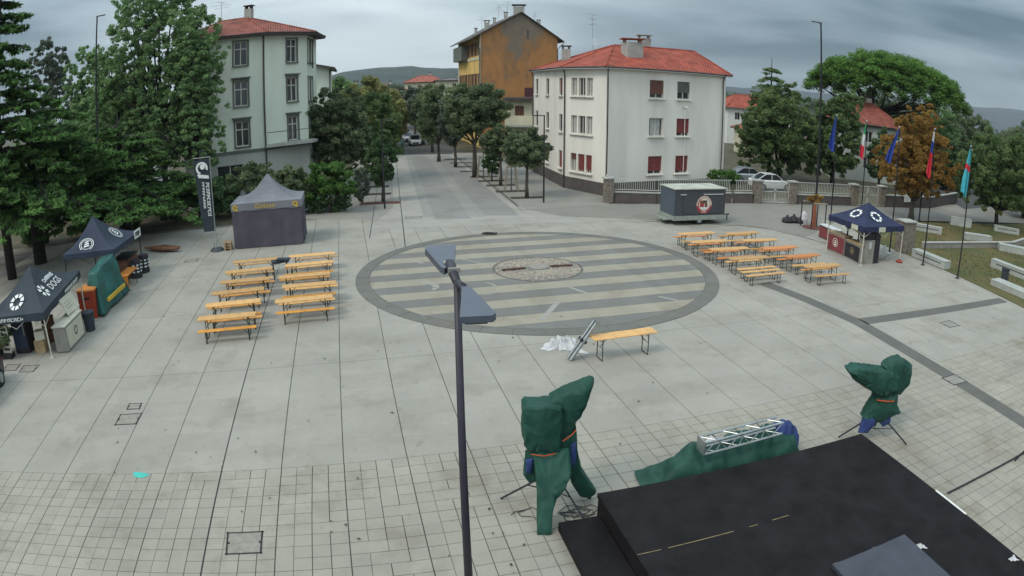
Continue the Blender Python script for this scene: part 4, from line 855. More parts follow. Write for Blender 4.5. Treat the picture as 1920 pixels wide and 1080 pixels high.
tree('pale thin plane tree farthest at the upper left', -57, 66, [(0, 0, 14.6, 3.6, 3.6, 5.4), (2.6, 0, 11.5, 2.6, 2.6, 4.0)], 16000, .18, 'leaf_hazy', 54, 8.0, .24, k=360, shell=.3, nl=24, **PL)
tree('dense dark tree mass behind the hedge at left', -35, 50, [(0, 0, 6.4, 6.0, 3.6, 4.4), (5, -1, 5.6, 4.5, 3.2, 3.6), (-6, -2, 6.4, 4.5, 3.2, 4.2)], 36000, .16, 'leaf_plane', 55, 3.0, .3, k=700, nl=14, shell=.2, **PL)
# -- cedars with tiers of drooping boughs
def cedar(label, x, y, H, reach, z0, seed, n, size, density=9, m='leaf_cedar', taper=1.0, rz=0.0, name='cedar', skirt=None):
    r = random.Random(seed); t = thing(name, label, 'conifer', (x, y, 0), rz, 'dark conifers at the left edge'); b = MB(); b.tube([(0, 0, -.1), (.1, 0, H * .4), (0, .1, H * .8), (0, 0, H)], [.5 * min(1, reach / 6), .38 * min(1, reach / 6), .2 * min(1, reach / 8), .02], 10); cl = []
    z = z0
    while z < H - .6:
        f = (z - z0) / (H - z0); R_ = reach * (1 - f) ** taper + .5
        for k in range(density if f < .6 else max(4, int(density * .6))):
            q = r.uniform(0, 6.283); L_ = R_ * r.uniform(.65, 1.08); dz = -L_ * r.uniform(.10, .24); e = Vector((math.cos(q) * L_, math.sin(q) * L_, z + dz)); s_ = Vector((0, 0, z)); mid = s_.lerp(e, .5) + Vector((0, 0, L_ * .07)); b.tube([s_, mid, e], [.09, .055, .02], 5)
            nn = max(4, int(L_ / .42)); side = Vector((-math.sin(q), math.cos(q), 0))
            for i in range(nn):
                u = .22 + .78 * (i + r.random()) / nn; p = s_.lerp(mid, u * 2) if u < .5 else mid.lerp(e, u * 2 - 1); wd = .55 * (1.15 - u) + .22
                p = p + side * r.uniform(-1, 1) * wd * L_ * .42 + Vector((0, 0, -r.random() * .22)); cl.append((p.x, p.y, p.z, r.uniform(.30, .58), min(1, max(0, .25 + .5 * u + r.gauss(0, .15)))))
        z += r.uniform(.55, .95) * (1.0 + .3 * f)
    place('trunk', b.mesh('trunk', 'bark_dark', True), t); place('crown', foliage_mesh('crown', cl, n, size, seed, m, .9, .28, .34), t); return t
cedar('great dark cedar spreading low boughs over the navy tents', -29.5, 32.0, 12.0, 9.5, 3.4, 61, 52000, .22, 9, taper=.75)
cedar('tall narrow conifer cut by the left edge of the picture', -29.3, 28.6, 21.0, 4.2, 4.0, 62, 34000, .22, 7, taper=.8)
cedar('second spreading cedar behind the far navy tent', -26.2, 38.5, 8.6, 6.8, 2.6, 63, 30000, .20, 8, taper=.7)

# -- right side of the picture
gD = 'dark trees behind the boundary wall'
tree('large dark olive tree left of the stone pine', 26.6, 62.5, [(0, 0, 5.2, 4.2, 3.4, 4.4), (-2.6, 0, 3.4, 2.4, 2.4, 3.2), (3.2, -.5, 4.4, 3.0, 2.6, 3.8), (.5, 0, 8.4, 2.6, 2.2, 1.8)], 42000, .15, 'leaf_olive', 71, 1.8, .3, group=gD, name='dark_tree', k=460, spread=(.09, .17), shell=.3, bark='bark_dark')
tree('dark tree touching the first flagpole from behind', 32.8, 62.0, [(0, 0, 5.0, 3.0, 2.8, 4.6), (1.2, 0, 8.0, 2.2, 2.0, 2.2)], 26000, .15, 'leaf_olive', 72, 2.0, .25, group=gD, name='dark_tree', k=280, spread=(.09, .18), shell=.3, bark='bark_dark')
tree('shrub with rusty leaves at the corner of the white house yard', 17.3, 52.0, [(0, 0, 1.5, 1.5, .8, .6)], 3000, .11, 'leaf_bright', 73, .5, .05, cat='bush', name='bush', group=gD)
cedar2 = cedar('small pointed fir rising above the dark olive tree', 26.9, 66.0, 12.6, 3.0, 5.0, 74, 12000, .20, 11, 'leaf_olive', .8, name='fir'); cedar2['group'] = gD
tree('leafy garden tree in front of the house under the pine', 37.6, 60, [(0, 0, 3.4, 1.6, 1.5, 2.2), (.8, 0, 5.2, 1.3, 1.2, 1.4)], 6000, .18, 'leaf_dark', 75, 2.0, .16, group=gD, name='dark_tree', bark='bark_dark')
# stone pine
sp = thing('stone_pine', 'huge umbrella-shaped stone pine with bright green flat crown', 'pine tree', (46.5, 75.5, 0)); r = random.Random(81); cl = []
for _ in range(1100):
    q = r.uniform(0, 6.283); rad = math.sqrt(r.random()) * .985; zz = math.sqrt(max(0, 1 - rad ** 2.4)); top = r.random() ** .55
    zt = 9.2 + .6 + 6.4 * zz * (.30 + .70 * top); cl.append((2.2 + math.cos(q) * rad * 12.6, math.sin(q) * rad * 9.5, zt - .5 * rad, r.uniform(.55, 1.0), min(1, max(0, .95 * top ** 2.2 - .02 + r.gauss(0, .10)))))  # lower clumps toned darker: the crown's shaded underside painted into leaf colour
b = MB(); b.tube([(-2.2, 0, -.1), (-1.6, 0, 3.5), (-.6, 0, 6.5), (.2, 0, 8.6)], [.55, .48, .42, .34], 10)
for i in range(26):
    q = r.uniform(0, 6.283); L_ = r.uniform(4, 11); e = Vector((1.2 + math.cos(q) * L_, math.sin(q) * L_ * .75, 10.6 + r.uniform(-.4, .8))); s_ = Vector((-.4 + .02 * i, 0, 6.6 + .08 * i)); b.tube([s_, s_.lerp(e, .5) + Vector((0, 0, -.4)), e], [.22, .14, .05], 6)
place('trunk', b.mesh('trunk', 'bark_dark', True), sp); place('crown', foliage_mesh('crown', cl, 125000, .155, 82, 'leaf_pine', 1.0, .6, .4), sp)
# orange cypress in the park
tree('orange autumn tree standing in the park behind the flags', 31.6, 44.6, [(0, 0, 5.4, 3.2, 2.8, 3.3), (-2.4, -.3, 4.2, 2.2, 2.0, 2.2), (2.6, 0, 4.2, 2.2, 2.0, 2.4), (.5, 0, 7.8, 1.9, 1.7, 1.8), (0, 0, 2.9, 2.6, 2.2, 1.2)], 36000, .105, 'leaf_orange', 83, 1.7, .24, name='autumn_tree', k=620, spread=(.08, .16), shell=.15, up=.2)
gF = 'green trees filling the right background'
tree('large dark tree at the right edge over the park benches', 41.2, 43.5, [(0, 0, 5.2, 4.6, 3.6, 3.4), (2.8, 0, 4.6, 3.4, 3.0, 3.0), (-2.6, .3, 4.2, 2.6, 2.4, 2.8), (0, 0, 2.6, 3.2, 2.6, 1.3)], 44000, .13, 'leaf_olive', 84, 1.7, .22, group=gF, name='dark_tree', k=500, spread=(.08, .16), shell=.25, nl=14, bark='bark_dark')
for i, (x, y, z, rx, rz_, m, lb) in enumerate(((60, 82, 6.0, 6.5, 4.8, 'leaf_plane', 'green tree behind the teal flag'), (72, 88, 6.6, 8, 5.0, 'leaf_street', 'broad green tree at the right horizon'), (86, 84, 6.0, 8, 5.0, 'leaf_street', 'rightmost broad green tree in the background'), (57, 92, 7.6, 6, 4.6, 'leaf_street', 'tree right of the stone pine crown'), (52, 66, 3.6, 4, 3.4, 'leaf_dark', 'dark shrubbery behind the orange tree'), (66, 66, 3.8, 4.5, 3.6, 'leaf_olive', 'dark shrubbery left of the far side street'), (64, 58, 4.6, 6.5, 4.2, 'leaf_plane', 'broad tree behind the dark tree at the right edge'), (52, 50, 4.4, 4.5, 4.0, 'leaf_olive', 'tree cut by the right edge of the picture'))):
    tree(lb, x, y, [(0, 0, z, rx, rx * .7, rz_), (rx * .4, -1, z * .7, rx * .7, rx * .5, rz_ * .7)], 22000, .21, m, 90 + i, z * .4, .3, group=gF, name='green_tree', k=300, spread=(.08, .17), shell=.25, bark='bark_dark')
# distant wood between the houses and the hill
r = random.Random(99); cl = []
for _ in range(700):
    x = r.uniform(-190, 260); y = r.uniform(210, 330)
    cl.append((x, y, r.uniform(1.5, 7.5 if abs(x + 25) > 25 else 6.0), r.uniform(2.4, 4.6), r.random()))
tag(place('distant_wood', foliage_mesh('distant_wood', cl, 60000, .75, 98, 'leaf_hazy', .4, .8, .6)), 'distant belt of trees below the hills', 'wood', kind='stuff')
# ================================================================ things on the square
mat('beer_wood', (0.62, 0.28, 0.055), 0.45, 0.16, 3.0, spec=0.4, rnd=0.26)
mat('beer_wood2', (0.58, 0.33, 0.12), 0.5, 0.14, 3.0, spec=0.4, rnd=0.26)
mat('beer_wood3', (0.60, 0.22, 0.055), 0.45, 0.14, 3.0, spec=0.4, rnd=0.26)
mat('green_steel', (0.045, 0.060, 0.050), 0.5, 0.2, 5, metal=0.3)
mat('navy_cloth', (0.030, 0.040, 0.065), 0.75, 0.15, 1.5, bump=0.3, bscale=3)
mat('navy_cloth2', (0.022, 0.028, 0.070), 0.75, 0.15, 1.5, bump=0.3, bscale=3)
mat('slate_cloth', (0.033, 0.043, 0.055), 0.75, 0.15, 1.5, bump=0.3, bscale=3)
mat('grey_cloth', (0.18, 0.185, 0.205), 0.8, 0.10, 1.2, bump=0.4, bscale=2.5)
mat('grey_wall_cloth', (0.080, 0.072, 0.092), 0.8, 0.12, 1.2, bump=0.6, bscale=2.0)
mat('white_print', (0.70, 0.72, 0.70), 0.7, 0.05, 4)
mat('yellow_print', (0.55, 0.37, 0.04), 0.7, 0.1, 4)
mat('tarp_green', (0.016, 0.066, 0.048), 0.62, 0.14, 2.0, bump=0.9, bscale=4, spec=0.25)
mat('tarp_blue', (0.028, 0.050, 0.17), 0.65, 0.25, 2.5, bump=0.5, bscale=5, spec=0.4)
mat('tarp_teal', (0.025, 0.115, 0.10), 0.45, 0.3, 1.5, bump=0.4, bscale=4)
def crease(name, scale, strength):
    """adds the broken facets of folded plastic sheet to a material's relief"""
    t = MATS[name].node_tree; n = t.nodes; l = t.links; bs = n['Principled BSDF']; co = n.new('ShaderNodeTexCoord'); wn = n.new('ShaderNodeTexNoise'); wn.inputs['Scale'].default_value = 2.0; l.new(co.outputs['Object'], wn.inputs['Vector'])
    mx = n.new('ShaderNodeMixRGB'); mx.inputs[0].default_value = .22; l.new(co.outputs['Object'], mx.inputs[1]); l.new(wn.outputs['Color'], mx.inputs[2])
    vo = n.new('ShaderNodeTexVoronoi'); vo.feature = 'F1'; vo.inputs['Scale'].default_value = scale; l.new(mx.outputs[0], vo.inputs['Vector'])
    wv = n.new('ShaderNodeTexWave'); wv.bands_direction = 'X'; wv.inputs['Scale'].default_value = scale * .20; wv.inputs['Distortion'].default_value = 9.0; wv.inputs['Detail'].default_value = 3; mp = n.new('ShaderNodeMapping'); mp.inputs['Scale'].default_value = (1, 1, .25); l.new(co.outputs['Object'], mp.inputs[0]); l.new(mp.outputs[0], wv.inputs['Vector'])
    ad = n.new('ShaderNodeMath'); ad.operation = 'ADD'; l.new(vo.outputs['Distance'], ad.inputs[0]); l.new(wv.outputs[0], ad.inputs[1])
    bp = n.new('ShaderNodeBump'); bp.inputs['Strength'].default_value = strength; bp.inputs['Distance'].default_value = .05; l.new(ad.outputs[0], bp.inputs['Height']); l.new(bp.outputs[0], bs.inputs['Normal'])
for nm_, sc_2, st_3 in (('tarp_green', 4.2, .55), ('tarp_blue', 4.0, .5), ('tarp_teal', 2.2, .45), ('navy_cloth', 1.2, .22), ('slate_cloth', 1.2, .22), ('navy_cloth2', 1.2, .22), ('grey_wall_cloth', 1.0, .16), ('grey_cloth', 1.2, .25)): crease(nm_, sc_2, st_3)
mat('orange_strap', (0.50, 0.08, 0.02), 0.6, 0.1, 5)
mat('stage_black', (0.0085, 0.0070, 0.0085), 0.75, 0.48, 1.7, bump=0.15, bscale=30, spec=0.25, detail=11)
mat('black_paint', (0.018, 0.018, 0.022), 0.45, 0.2, 4, spec=0.4)
mat('lamp_grey', (0.085, 0.10, 0.13), 0.45, 0.08, 3, metal=0.2, spec=0.5)
mat('lamp_pole', (0.030, 0.026, 0.040), 0.5, 0.15, 3, spec=0.4)
mat('alu', (0.40, 0.42, 0.42), 0.35, 0.1, 6, metal=0.8)
mat('white_cloth', (0.52, 0.52, 0.52), 0.85, 0.12, 5)
mat('board_grey', (0.045, 0.050, 0.065), 0.5, 0.15, 3, spec=0.5)
mat('gold_tape', (0.27, 0.21, 0.10), 0.6, 0.2, 8)
mat('trailer_grey', (0.050, 0.055, 0.065), 0.45, 0.08, 2, spec=0.5)
mat('trailer_side', (0.070, 0.092, 0.115), 0.45, 0.08, 2, spec=0.5)
mat('trailer_skirt', (0.26, 0.29, 0.25), 0.5, 0.1, 3)
mat('trailer_roof', (0.42, 0.43, 0.36), 0.6, 0.2, 1.5)
mat('brand_red', (0.36, 0.045, 0.06), 0.5, 0.1, 4)
mat('brand_beige', (0.60, 0.55, 0.45), 0.6, 0.1, 4)
mat('brand_brown', (0.15, 0.065, 0.04), 0.6, 0.2, 4)
mat('wine_panel', (0.20, 0.045, 0.05), 0.6, 0.15, 2)
mat('dark_panel', (0.028, 0.024, 0.030), 0.6, 0.2, 2)
mat('counter_wood', (0.38, 0.27, 0.15), 0.6, 0.2, 3)
mat('counter_grey', (0.26, 0.25, 0.22), 0.7, 0.15, 2)
mat('counter_white', (0.52, 0.50, 0.40), 0.7, 0.1, 2)
mat('red_plastic', (0.34, 0.055, 0.028), 0.5, 0.12, 3)
mat('orange_panel', (0.55, 0.20, 0.04), 0.6, 0.15, 3)
mat('tyre', (0.02, 0.02, 0.02), 0.85, 0.2, 8)
mat('pole_white', (0.50, 0.50, 0.42), 0.5, 0.1, 4)
mat('parasol_wood', (0.20, 0.10, 0.05), 0.7, 0.3, 6)
mat('copper_wrap', (0.30, 0.10, 0.055), 0.7, 0.25, 4)
mat('bench_stone', (0.35, 0.365, 0.335), 0.85, 0.1, 2, bump=0.1)

# ---------------------------------------------------------------- beer tables and benches
def leg_frame(w, h, x):
    b = MB()
    for y in (-w, w): b.tube([(x, y, h), (x, y, .015)], .016, 6)
    b.tube([(x, -w, .02), (x, w, .02)], .015, 6); b.tube([(x, -w, h * .86), (x, w, h * .86)], .012, 5); return b
def make_set(name, cat, w, h, th, leg):
    t = thing(name, 'x', cat); L_ = 2.2; m = MB(); c = .006
    m.add([(-L_ / 2, -w, h - th), (L_ / 2, -w, h - th), (L_ / 2, w, h - th), (-L_ / 2, w, h - th), (-L_ / 2, -w, h - c), (L_ / 2, -w, h - c), (L_ / 2, w, h - c), (-L_ / 2, w, h - c), (-L_ / 2 + c, -w + c, h), (L_ / 2 - c, -w + c, h), (L_ / 2 - c, w - c, h), (-L_ / 2 + c, w - c, h)],
          [(3, 2, 1, 0), (0, 1, 5, 4), (1, 2, 6, 5), (2, 3, 7, 6), (3, 0, 4, 7), (4, 5, 9, 8), (5, 6, 10, 9), (6, 7, 11, 10), (7, 4, 8, 11), (8, 9, 10, 11)])
    m.build('table_top' if cat == 'table' else 'seat', 'beer_wood', t)
    for s in (-1, 1):
        leg_frame(leg, h - th, s * .80).build('leg_frame', 'green_steel', t)
        MB().tube([(s * .80, 0, h * .55), (s * .52, 0, h - th)], .012, 5).tube([(s * .80, -leg, h * .55), (s * .80, leg, h * .55)], .010, 5).build('brace', 'green_steel', t)
    return t
proto_t = make_set('beer_table', 'table', .25, .765, .03, .20); proto_b = make_set('beer_bench', 'bench', .125, .47, .028, .10)
used = {'t': False, 'b': False}
def recolour(o, k):
    if k == 0: return
    for c in o.children:
        if c.name.split('.')[0] in ('table_top', 'seat'):
            key = ('rc', c.data.name.split('.')[0], k)
            if key not in MATS: me = c.data.copy(); me.materials.clear(); me.materials.append(MATS['beer_wood2' if k == 1 else 'beer_wood3']); MATS[key] = me
            c.data = MATS[key]
def put(kind, x, y, deg, label, k=0):
    p = proto_t if kind == 't' else proto_b
    if not used[kind]: o = p; used[kind] = True; o.location = (x, y, .001); o.rotation_euler = (0, 0, R(deg)); o['label'] = label
    else: o = dup(p, (x, y, .001), R(deg), label)
    o['group'] = 'wooden beer tables on the square' if kind == 't' else 'wooden beer benches on the square'; recolour(o, k); return o
rj = random.Random(13); J = lambda: rj.uniform(-2.6, 2.6)
orr = ['front', 'second', 'third', 'fourth', 'fifth', 'back']
# first placed become the prototypes; later copies take their own wood tone
LT = {'left': [(-10.15, 20.81), (-10.52, 22.31), (-10.92, 23.8), (-11.21, 25.3), (-11.67, 26.89), (-12.0, 28.58)], 'right': [(-7.77, 22.84), (-8.1, 24.67), (-8.72, 26.01), (-9.07, 27.9), (-9.42, 29.48)]}
e2x, e2y = -math.sin(R(16)), math.cos(R(16))
for col, lst in LT.items():
    for i, (x, y) in enumerate(lst):
        nm = orr[i] if not (col == 'right' and i == 4) else 'back'
        if not (col == 'left' and i == 0 and False): put('t', x, y, 17 + J(), 'beer table, %s in the %s column of the left group' % (nm, col), rj.choice((0, 0, 1)))
        put('b', x + e2x * .56 + rj.uniform(-.1, .2), y + e2y * .56, 17 + J(), 'beer bench behind the %s table of the left group, %s column' % (nm, col), rj.choice((0, 1)))
        if (col == 'left' and i in (0, 1, 4)) or (col == 'right' and i in (0, 1, 3)): put('b', x - e2x * .52 + rj.uniform(-.1, .1), y - e2y * .52, 16.5 + J(), 'beer bench in front of the %s table of the left group, %s column' % (nm, col), rj.choice((0, 0, 1)))
RT = {'left': [((11.08, 28.81), (11.07, 29.36), (11.24, 28.11)), ((10.66, 30.56), (10.53, 31.17), (10.88, 30.03)), ((10.08, 32.08), (10.11, 32.7), (10.45, 31.55)), ((9.89, 33.94), (9.78, 34.5), (9.93, 33.4))],
      'right': [((14.44, 27.54), (14.53, 28.05), (14.79, 27.0)), ((14.16, 29.35), (13.99, 29.9), (14.35, 28.79)), ((13.56, 30.93), (13.59, 31.5), (13.83, 30.4)), ((13.06, 32.57), (12.82, 33.3), (13.27, 31.95)), ((12.62, 34.19), (12.38, 34.87), (12.64, 33.75))]}
for col, lst in RT.items():
    for i, (t_, f_, n_2) in enumerate(lst):
        nm = orr[i] if i < len(lst) - 1 else 'back'; a = 13.5
        put('t', *t_, a + J(), 'beer table, %s in the %s column of the right group' % (nm, col), 2 if col == 'right' and i in (1, 2) else rj.choice((0, 0, 1)))
        put('b', *f_, a + J(), 'beer bench behind the %s table of the right group, %s column' % (nm, col), rj.choice((0, 1, 2)))
        put('b', *n_2, a + J(), 'beer bench in front of the %s table of the right group, %s column' % (nm, col), rj.choice((0, 1, 2)))
put('b', 11.26, 27.62, 15, 'middle one of three benches drawn up together in the right group', 1); put('b', 11.30, 27.05, 16.5, 'foremost of three benches drawn up together in the right group', 1)
put('t', 3.50, 19.25, 17.5, 'single beer table in front of the stone circle with poles leaning on it', 1)
# dark folded chairs lying between the left tables
ch = thing('folded_chair', 'dark grey folded lounge chair lying across the left tables', 'chair', (-10.6, 28.2, 0), R(15))
MB().box((0, 0, .80), (.75, .45, .10), .3).box((.18, -.1, .90), (.6, .35, .08), -.2).build('cushion', 'slate_cloth', ch)
for i in range(4): MB().tube([(-.5 + .2 * i, -.3, .80 - .1 * i), (.4 + .12 * i, .1, .78)], .014, 5).build('frame_tube', 'alu', ch)
for sx_2, sy_2 in ((-.3, -.25), (.3, .1)): MB().tube([(sx_2, sy_2, .0), (sx_2, sy_2, .76)], .03, 6).build('support', 'green_steel', ch)

# ---------------------------------------------------------------- aluminium poles and cloth by the single table
ap = thing('leaning_truss', 'bundle of aluminium tubes leaning against the single table', 'aluminium poles', (0, 0, 0))
A_ = Vector((1.80, 19.0, .03)); B_2 = Vector((2.56, 19.15, 1.16)); ax = (B_2 - A_).normalized(); sd = ax.cross(Vector((0, 0, 1))).normalized(); up_ = sd.cross(ax)
for i, (a, u, r_) in enumerate(((-.11, 0, .058), (.0, .06, .05), (.11, 0, .058), (.0, -.06, .045))):
    o_ = sd * a + up_ * u; MB().tube([A_ + o_, B_2 + o_ + ax * .1], r_, 10).build('tube', 'alu', ap)
MB().box((0, 0, 0), (.30, .20, .10), 0, frame(A_.lerp(B_2, .52), sd, up_)).build('clamp', 'black_paint', ap)
MB().box((0, 0, 0), (.32, .20, .05), 0, frame(B_2 + ax * .08, sd, up_)).build('end_plate', 'alu', ap)
def crumple(name, m, pts, hmax, seed, nx=26, ny=20, parent=None, amp=.5):
    """crumpled sheet: ragged outline, ridged folds standing up from the ground"""
    r_ = random.Random(seed); nx, ny = nx * 2, ny * 2; ph = [(r_.uniform(3, 15) * r_.choice((-1, 1)), r_.uniform(3, 15), r_.uniform(0, 6.28), r_.uniform(.4, 1)) for _ in range(9)]; b = MB(); V = []
    (x0, y0), (x1, y1) = pts
    for j in range(ny + 1):
        for i in range(nx + 1):
            u, v = i / nx, j / ny; a = math.atan2(v - .5, u - .5); rad = math.hypot(u - .5, v - .5) * 2; k = .74 + .20 * math.sin(3 * a + seed) + .14 * math.sin(7 * a + 1) + .07 * math.sin(13 * a)
            wx = .05 * math.sin(9 * v + seed); x = x0 + (x1 - x0) * (.5 + (u - .5) * k + wx * (1 - rad)); y = y0 + (y1 - y0) * (.5 + (v - .5) * k)
            z = sum(w_ * (1 - abs(math.sin(fx * u + fy * v + p))) ** 1.5 for fx, fy, p, w_ in ph) / len(ph) * 2; z = .012 + hmax * max(0, 1 - rad ** 2.6) * (.05 + amp * 2.2 * z * (.5 + .5 * abs(math.sin(a + seed)))); V.append((x, y, z))
    w_ = nx + 1
    b.add(V, [(j * w_ + i, j * w_ + i + 1, (j + 1) * w_ + i + 1, (j + 1) * w_ + i) for j in range(ny) for i in range(nx)]); return b.build(name, m, parent, smooth=True)
tag(crumple('crumpled_cloth', 'white_cloth', ((.95, 19.5), (2.35, 20.75)), .45, 4), 'crumpled white sheet lying beside the single table', 'cloth')

# ---------------------------------------------------------------- tents
def scribble(name, m, parent, M, width, h, seed, n=8):
    """lettering too small to read in the picture: a row of letter-shaped strokes"""
    r_ = random.Random(seed); b = MB(); w_ = width / n
    for i in range(n):
        x0 = -width / 2 + i * w_; k = r_.randint(0, 3); t_ = w_ * .24; c = .78 * w_
        b.box((x0 + t_ / 2, 0, 0), (t_, h, .004), 0, M)
        if k != 1: b.box((x0 + c - t_ / 2, r_.choice((0, .15)) * h, 0), (t_, h * r_.choice((1, .65)), .0042), 0, M)
        if k != 2: b.box((x0 + c / 2, h * .42, 0), (c, h * .18, .0044), 0, M)
        if k != 3: b.box((x0 + c / 2, -h * r_.choice((.42, 0)), 0), (c, h * .17, .0046), 0, M)
    return b.build(name, m, parent)
def tent(name, label, corners, z_e, z_a, apex, m, val=.28, legs=(0, 1, 2, 3), sag=.16, leg_m='pole_white', group=None, zs=None):
    """pop-up tent: corners counter-clockwise, hipped canopy with sagging slopes, valance, legs"""
    cx_ = sum(c[0] for c in corners) / 4; cy_ = sum(c[1] for c in corners) / 4; t = thing(name, label, 'tent', (cx_, cy_, 0), 0, group)
    Cn = [Vector((c[0] - cx_, c[1] - cy_, (zs[i] if zs else z_e))) for i, c in enumerate(corners)]; A = Vector((apex[0] - cx_, apex[1] - cy_, z_a)); b = MB(); n = 8
    for i in range(4):
        p, q = Cn[i], Cn[(i + 1) % 4]; rows_ = []
        for k in range(n + 1):
            f = k / n; row = []
            for j in range(n + 1):
                g_ = j / n; base = p.lerp(q, g_); pt = base.lerp(A, f); s_ = sag * math.sin(math.pi * f) * (1.0 + .5 * math.sin(math.pi * g_) * (1 - f)); row.append(pt - Vector((0, 0, s_ * 1.6)))
            rows_.append(row)
        V = [v for r_ in rows_ for v in r_]; w_ = n + 1
        b.add(V, [(k * w_ + j, k * w_ + j + 1, (k + 1) * w_ + j + 1, (k + 1) * w_ + j) for k in range(n) for j in range(n)])
    can = b.build('canopy', m, t, smooth=False); v = MB()
    for i in range(4):
        p, q = Cn[i], Cn[(i + 1) % 4]; nn = 10
        for j in range(nn):
            a_, b_ = p.lerp(q, j / nn), p.lerp(q, (j + 1) / nn); d_1 = val * (1 + .08 * math.sin(j * 2.3)); d_2 = val * (1 + .08 * math.sin((j + 1) * 2.3)); v.quad(a_ - Vector((0, 0, d_1)), b_ - Vector((0, 0, d_2)), b_, a_)
    v.build('valance', m, can)
    for i in legs:
        p = Cn[i] * .97; o = MB().box((p.x, p.y, Cn[i].z / 2 - .05), (.045, .045, Cn[i].z - .12), .2).build('leg', leg_m, t); MB().box((p.x, p.y, .015), (.16, .16, .03), .2).build('foot_plate', leg_m, o)
    for i in range(4):
        p, q = Cn[i] * .97, Cn[(i + 1) % 4] * .97; nn = 4; s_ = MB()
        for j in range(nn): a_, b_ = p.lerp(q, j / nn), p.lerp(q, (j + 1) / nn); s_.tube([a_ - Vector((0, 0, .1 if j % 2 else .5)), b_ - Vector((0, 0, .5 if j % 2 else .1))], .014, 4)
        s_.build('truss_bar', leg_m, t)
    return t, Cn, A
def on_slope(Cn, A, i, f, g_, dy=0.035):
    """local frame on canopy slope i: up the slope f, along g_; text Y points up the slope"""
    p, q = Cn[i], Cn[(i + 1) % 4]; base = p.lerp(q, g_); pt = base.lerp(A, f); x = (q - p).normalized(); y = (A - p.lerp(q, .5)).normalized(); n = x.cross(y).normalized()
    return pt, x, y, n
def dash_ring(name, parent, pt, x, y, n, rx, ry, m='white_print', k=8, w_=.13, lift=.03, fill=.72):
    b = MB()
    for i in range(k):
        a0 = 2 * math.pi * (i + .5 - fill / 2) / k; a1 = 2 * math.pi * (i + .5 + fill / 2) / k; P = []
        for a, s_ in ((a0, 1), (a1, 1), (a1, 1 - w_ / rx * 1.3), (a0, 1 - w_ / rx * 1.3)): P.append(pt + x * rx * s_ * math.cos(a) + y * ry * s_ * math.sin(a) + n * lift)
        b.quad(*P)
    return b.build(name, m, parent)
def disc(name, parent, pt, x, y, n, r0, r1, m, lift, a0=0.0, a1=2 * math.pi, seg=24):
    b = MB()
    for i in range(seg):
        q, p = a0 + (a1 - a0) * i / seg, a0 + (a1 - a0) * (i + 1) / seg; b.quad(*[pt + n * lift + (x * math.cos(s_) + y * math.sin(s_)) * r_ for s_, r_ in ((q, r0), (q, r1), (p, r1), (p, r0))])
    return b.build(name, m, parent)
gT = 'pop-up market tents'
# near left food tent
ncs = [(-19.85, 17.15), (-16.90, 17.92), (-17.95, 22.15), (-20.9, 21.4)]
t1, C1, A1 = tent('food_tent', 'slate blue pop-up food tent at the left edge with white DOGS print', ncs, 2.0, 3.1, (-18.85, 19.65), 'slate_cloth', .30, group=gT, zs=[1.75, 1.80, 2.18, 2.1], sag=.10)
pt, x, y, n = on_slope(C1, A1, 1, .42, .40); sag_ = Vector((0, 0, -.24))
dash_ring('print_ring', t1, pt + sag_ - x * .48, x, y, n, .26, .36, k=6, fill=.6, lift=.10)
text('print_word', 'DOGS', .50, 'white_print', t1, frame(pt + sag_ + x * .52 - y * .12 + n * .10, x, y), 1.05); scribble('print_letters', 'white_print', t1, frame(pt + sag_ + x * .52 + y * .28 + n * .12, x, y), .95, .20, 1, 7)
pt, x, y, n = on_slope(C1, A1, 0, .34, .45); dash_ring('print_ring', t1, pt + sag_ * .9, x, y, n, .36, .42, k=8, lift=.10)
for i, g_, s_ in ((0, .42, 9), (1, .72, 10)):
    p, q = C1[i], C1[(i + 1) % 4]; xx = (q - p).normalized(); nn = xx.cross(Vector((0, 0, 1))); scribble('valance_letters', 'white_print', t1, frame(p.lerp(q, g_) - Vector((0, 0, .16)) + nn * .03, xx, (0, 0, 1)), 1.55, .13, 3 + i, s_)
# far left drinks tent
t2, C2, A2 = tent('drinks_tent', 'navy blue pop-up drinks tent with round white emblems, behind the food tent', [(-21.5, 25.2), (-18.55, 25.97), (-19.4, 29.95), (-22.35, 29.2)], 2.12, 3.5, (-20.95, 27.6), 'navy_cloth', .26, group=gT, leg_m='black_paint')
for i, f, g_ in ((0, .33, .42), (1, .42, .62)):
    pt, x, y, n = on_slope(C2, A2, i, f, g_); pt = pt + Vector((0, 0, -.30)); 
    disc('emblem_ring', t2, pt, x, y, n, .40, .44, 'white_print', .10); disc('emblem_ring', t2, pt, x, y, n, .31, .34, 'white_print', .10); b = MB()
    for k in range(3): P = [pt + n * .10 + x * (-.16 + .02 * k) + y * (-.2 + k * .15), pt + n * .10 + x * (.17 - .03 * k) + y * (-.12 + k * .15), pt + n * .10 + x * (.15 - .03 * k) + y * (-.03 + k * .15), pt + n * .10 + x * (-.14 + .02 * k) + y * (-.11 + k * .15)]; b.quad(*P)
    b.build('emblem_figure', 'white_print', t2); scribble('emblem_letters', 'white_print', t2, frame(pt - y * .62 + n * .08, x, y), .95, .10, 5 + i, 9)
p, q = C2[1], C2[2]; xx = (q - p).normalized(); nn = xx.cross(Vector((0, 0, 1)))
MB().box((0, 0, 0), (1.0, .42, .02), 0, frame(q.lerp(p, .14) + nn * .05 - Vector((0, 0, .02)), xx, (0, 0, 1))).build('sign_panel', 'white_print', t2); scribble('sign_letters', 'black_paint', t2, frame(q.lerp(p, .14) + nn * .075 - Vector((0, 0, .02)), xx, (0, 0, 1)), .8, .24, 8, 4)
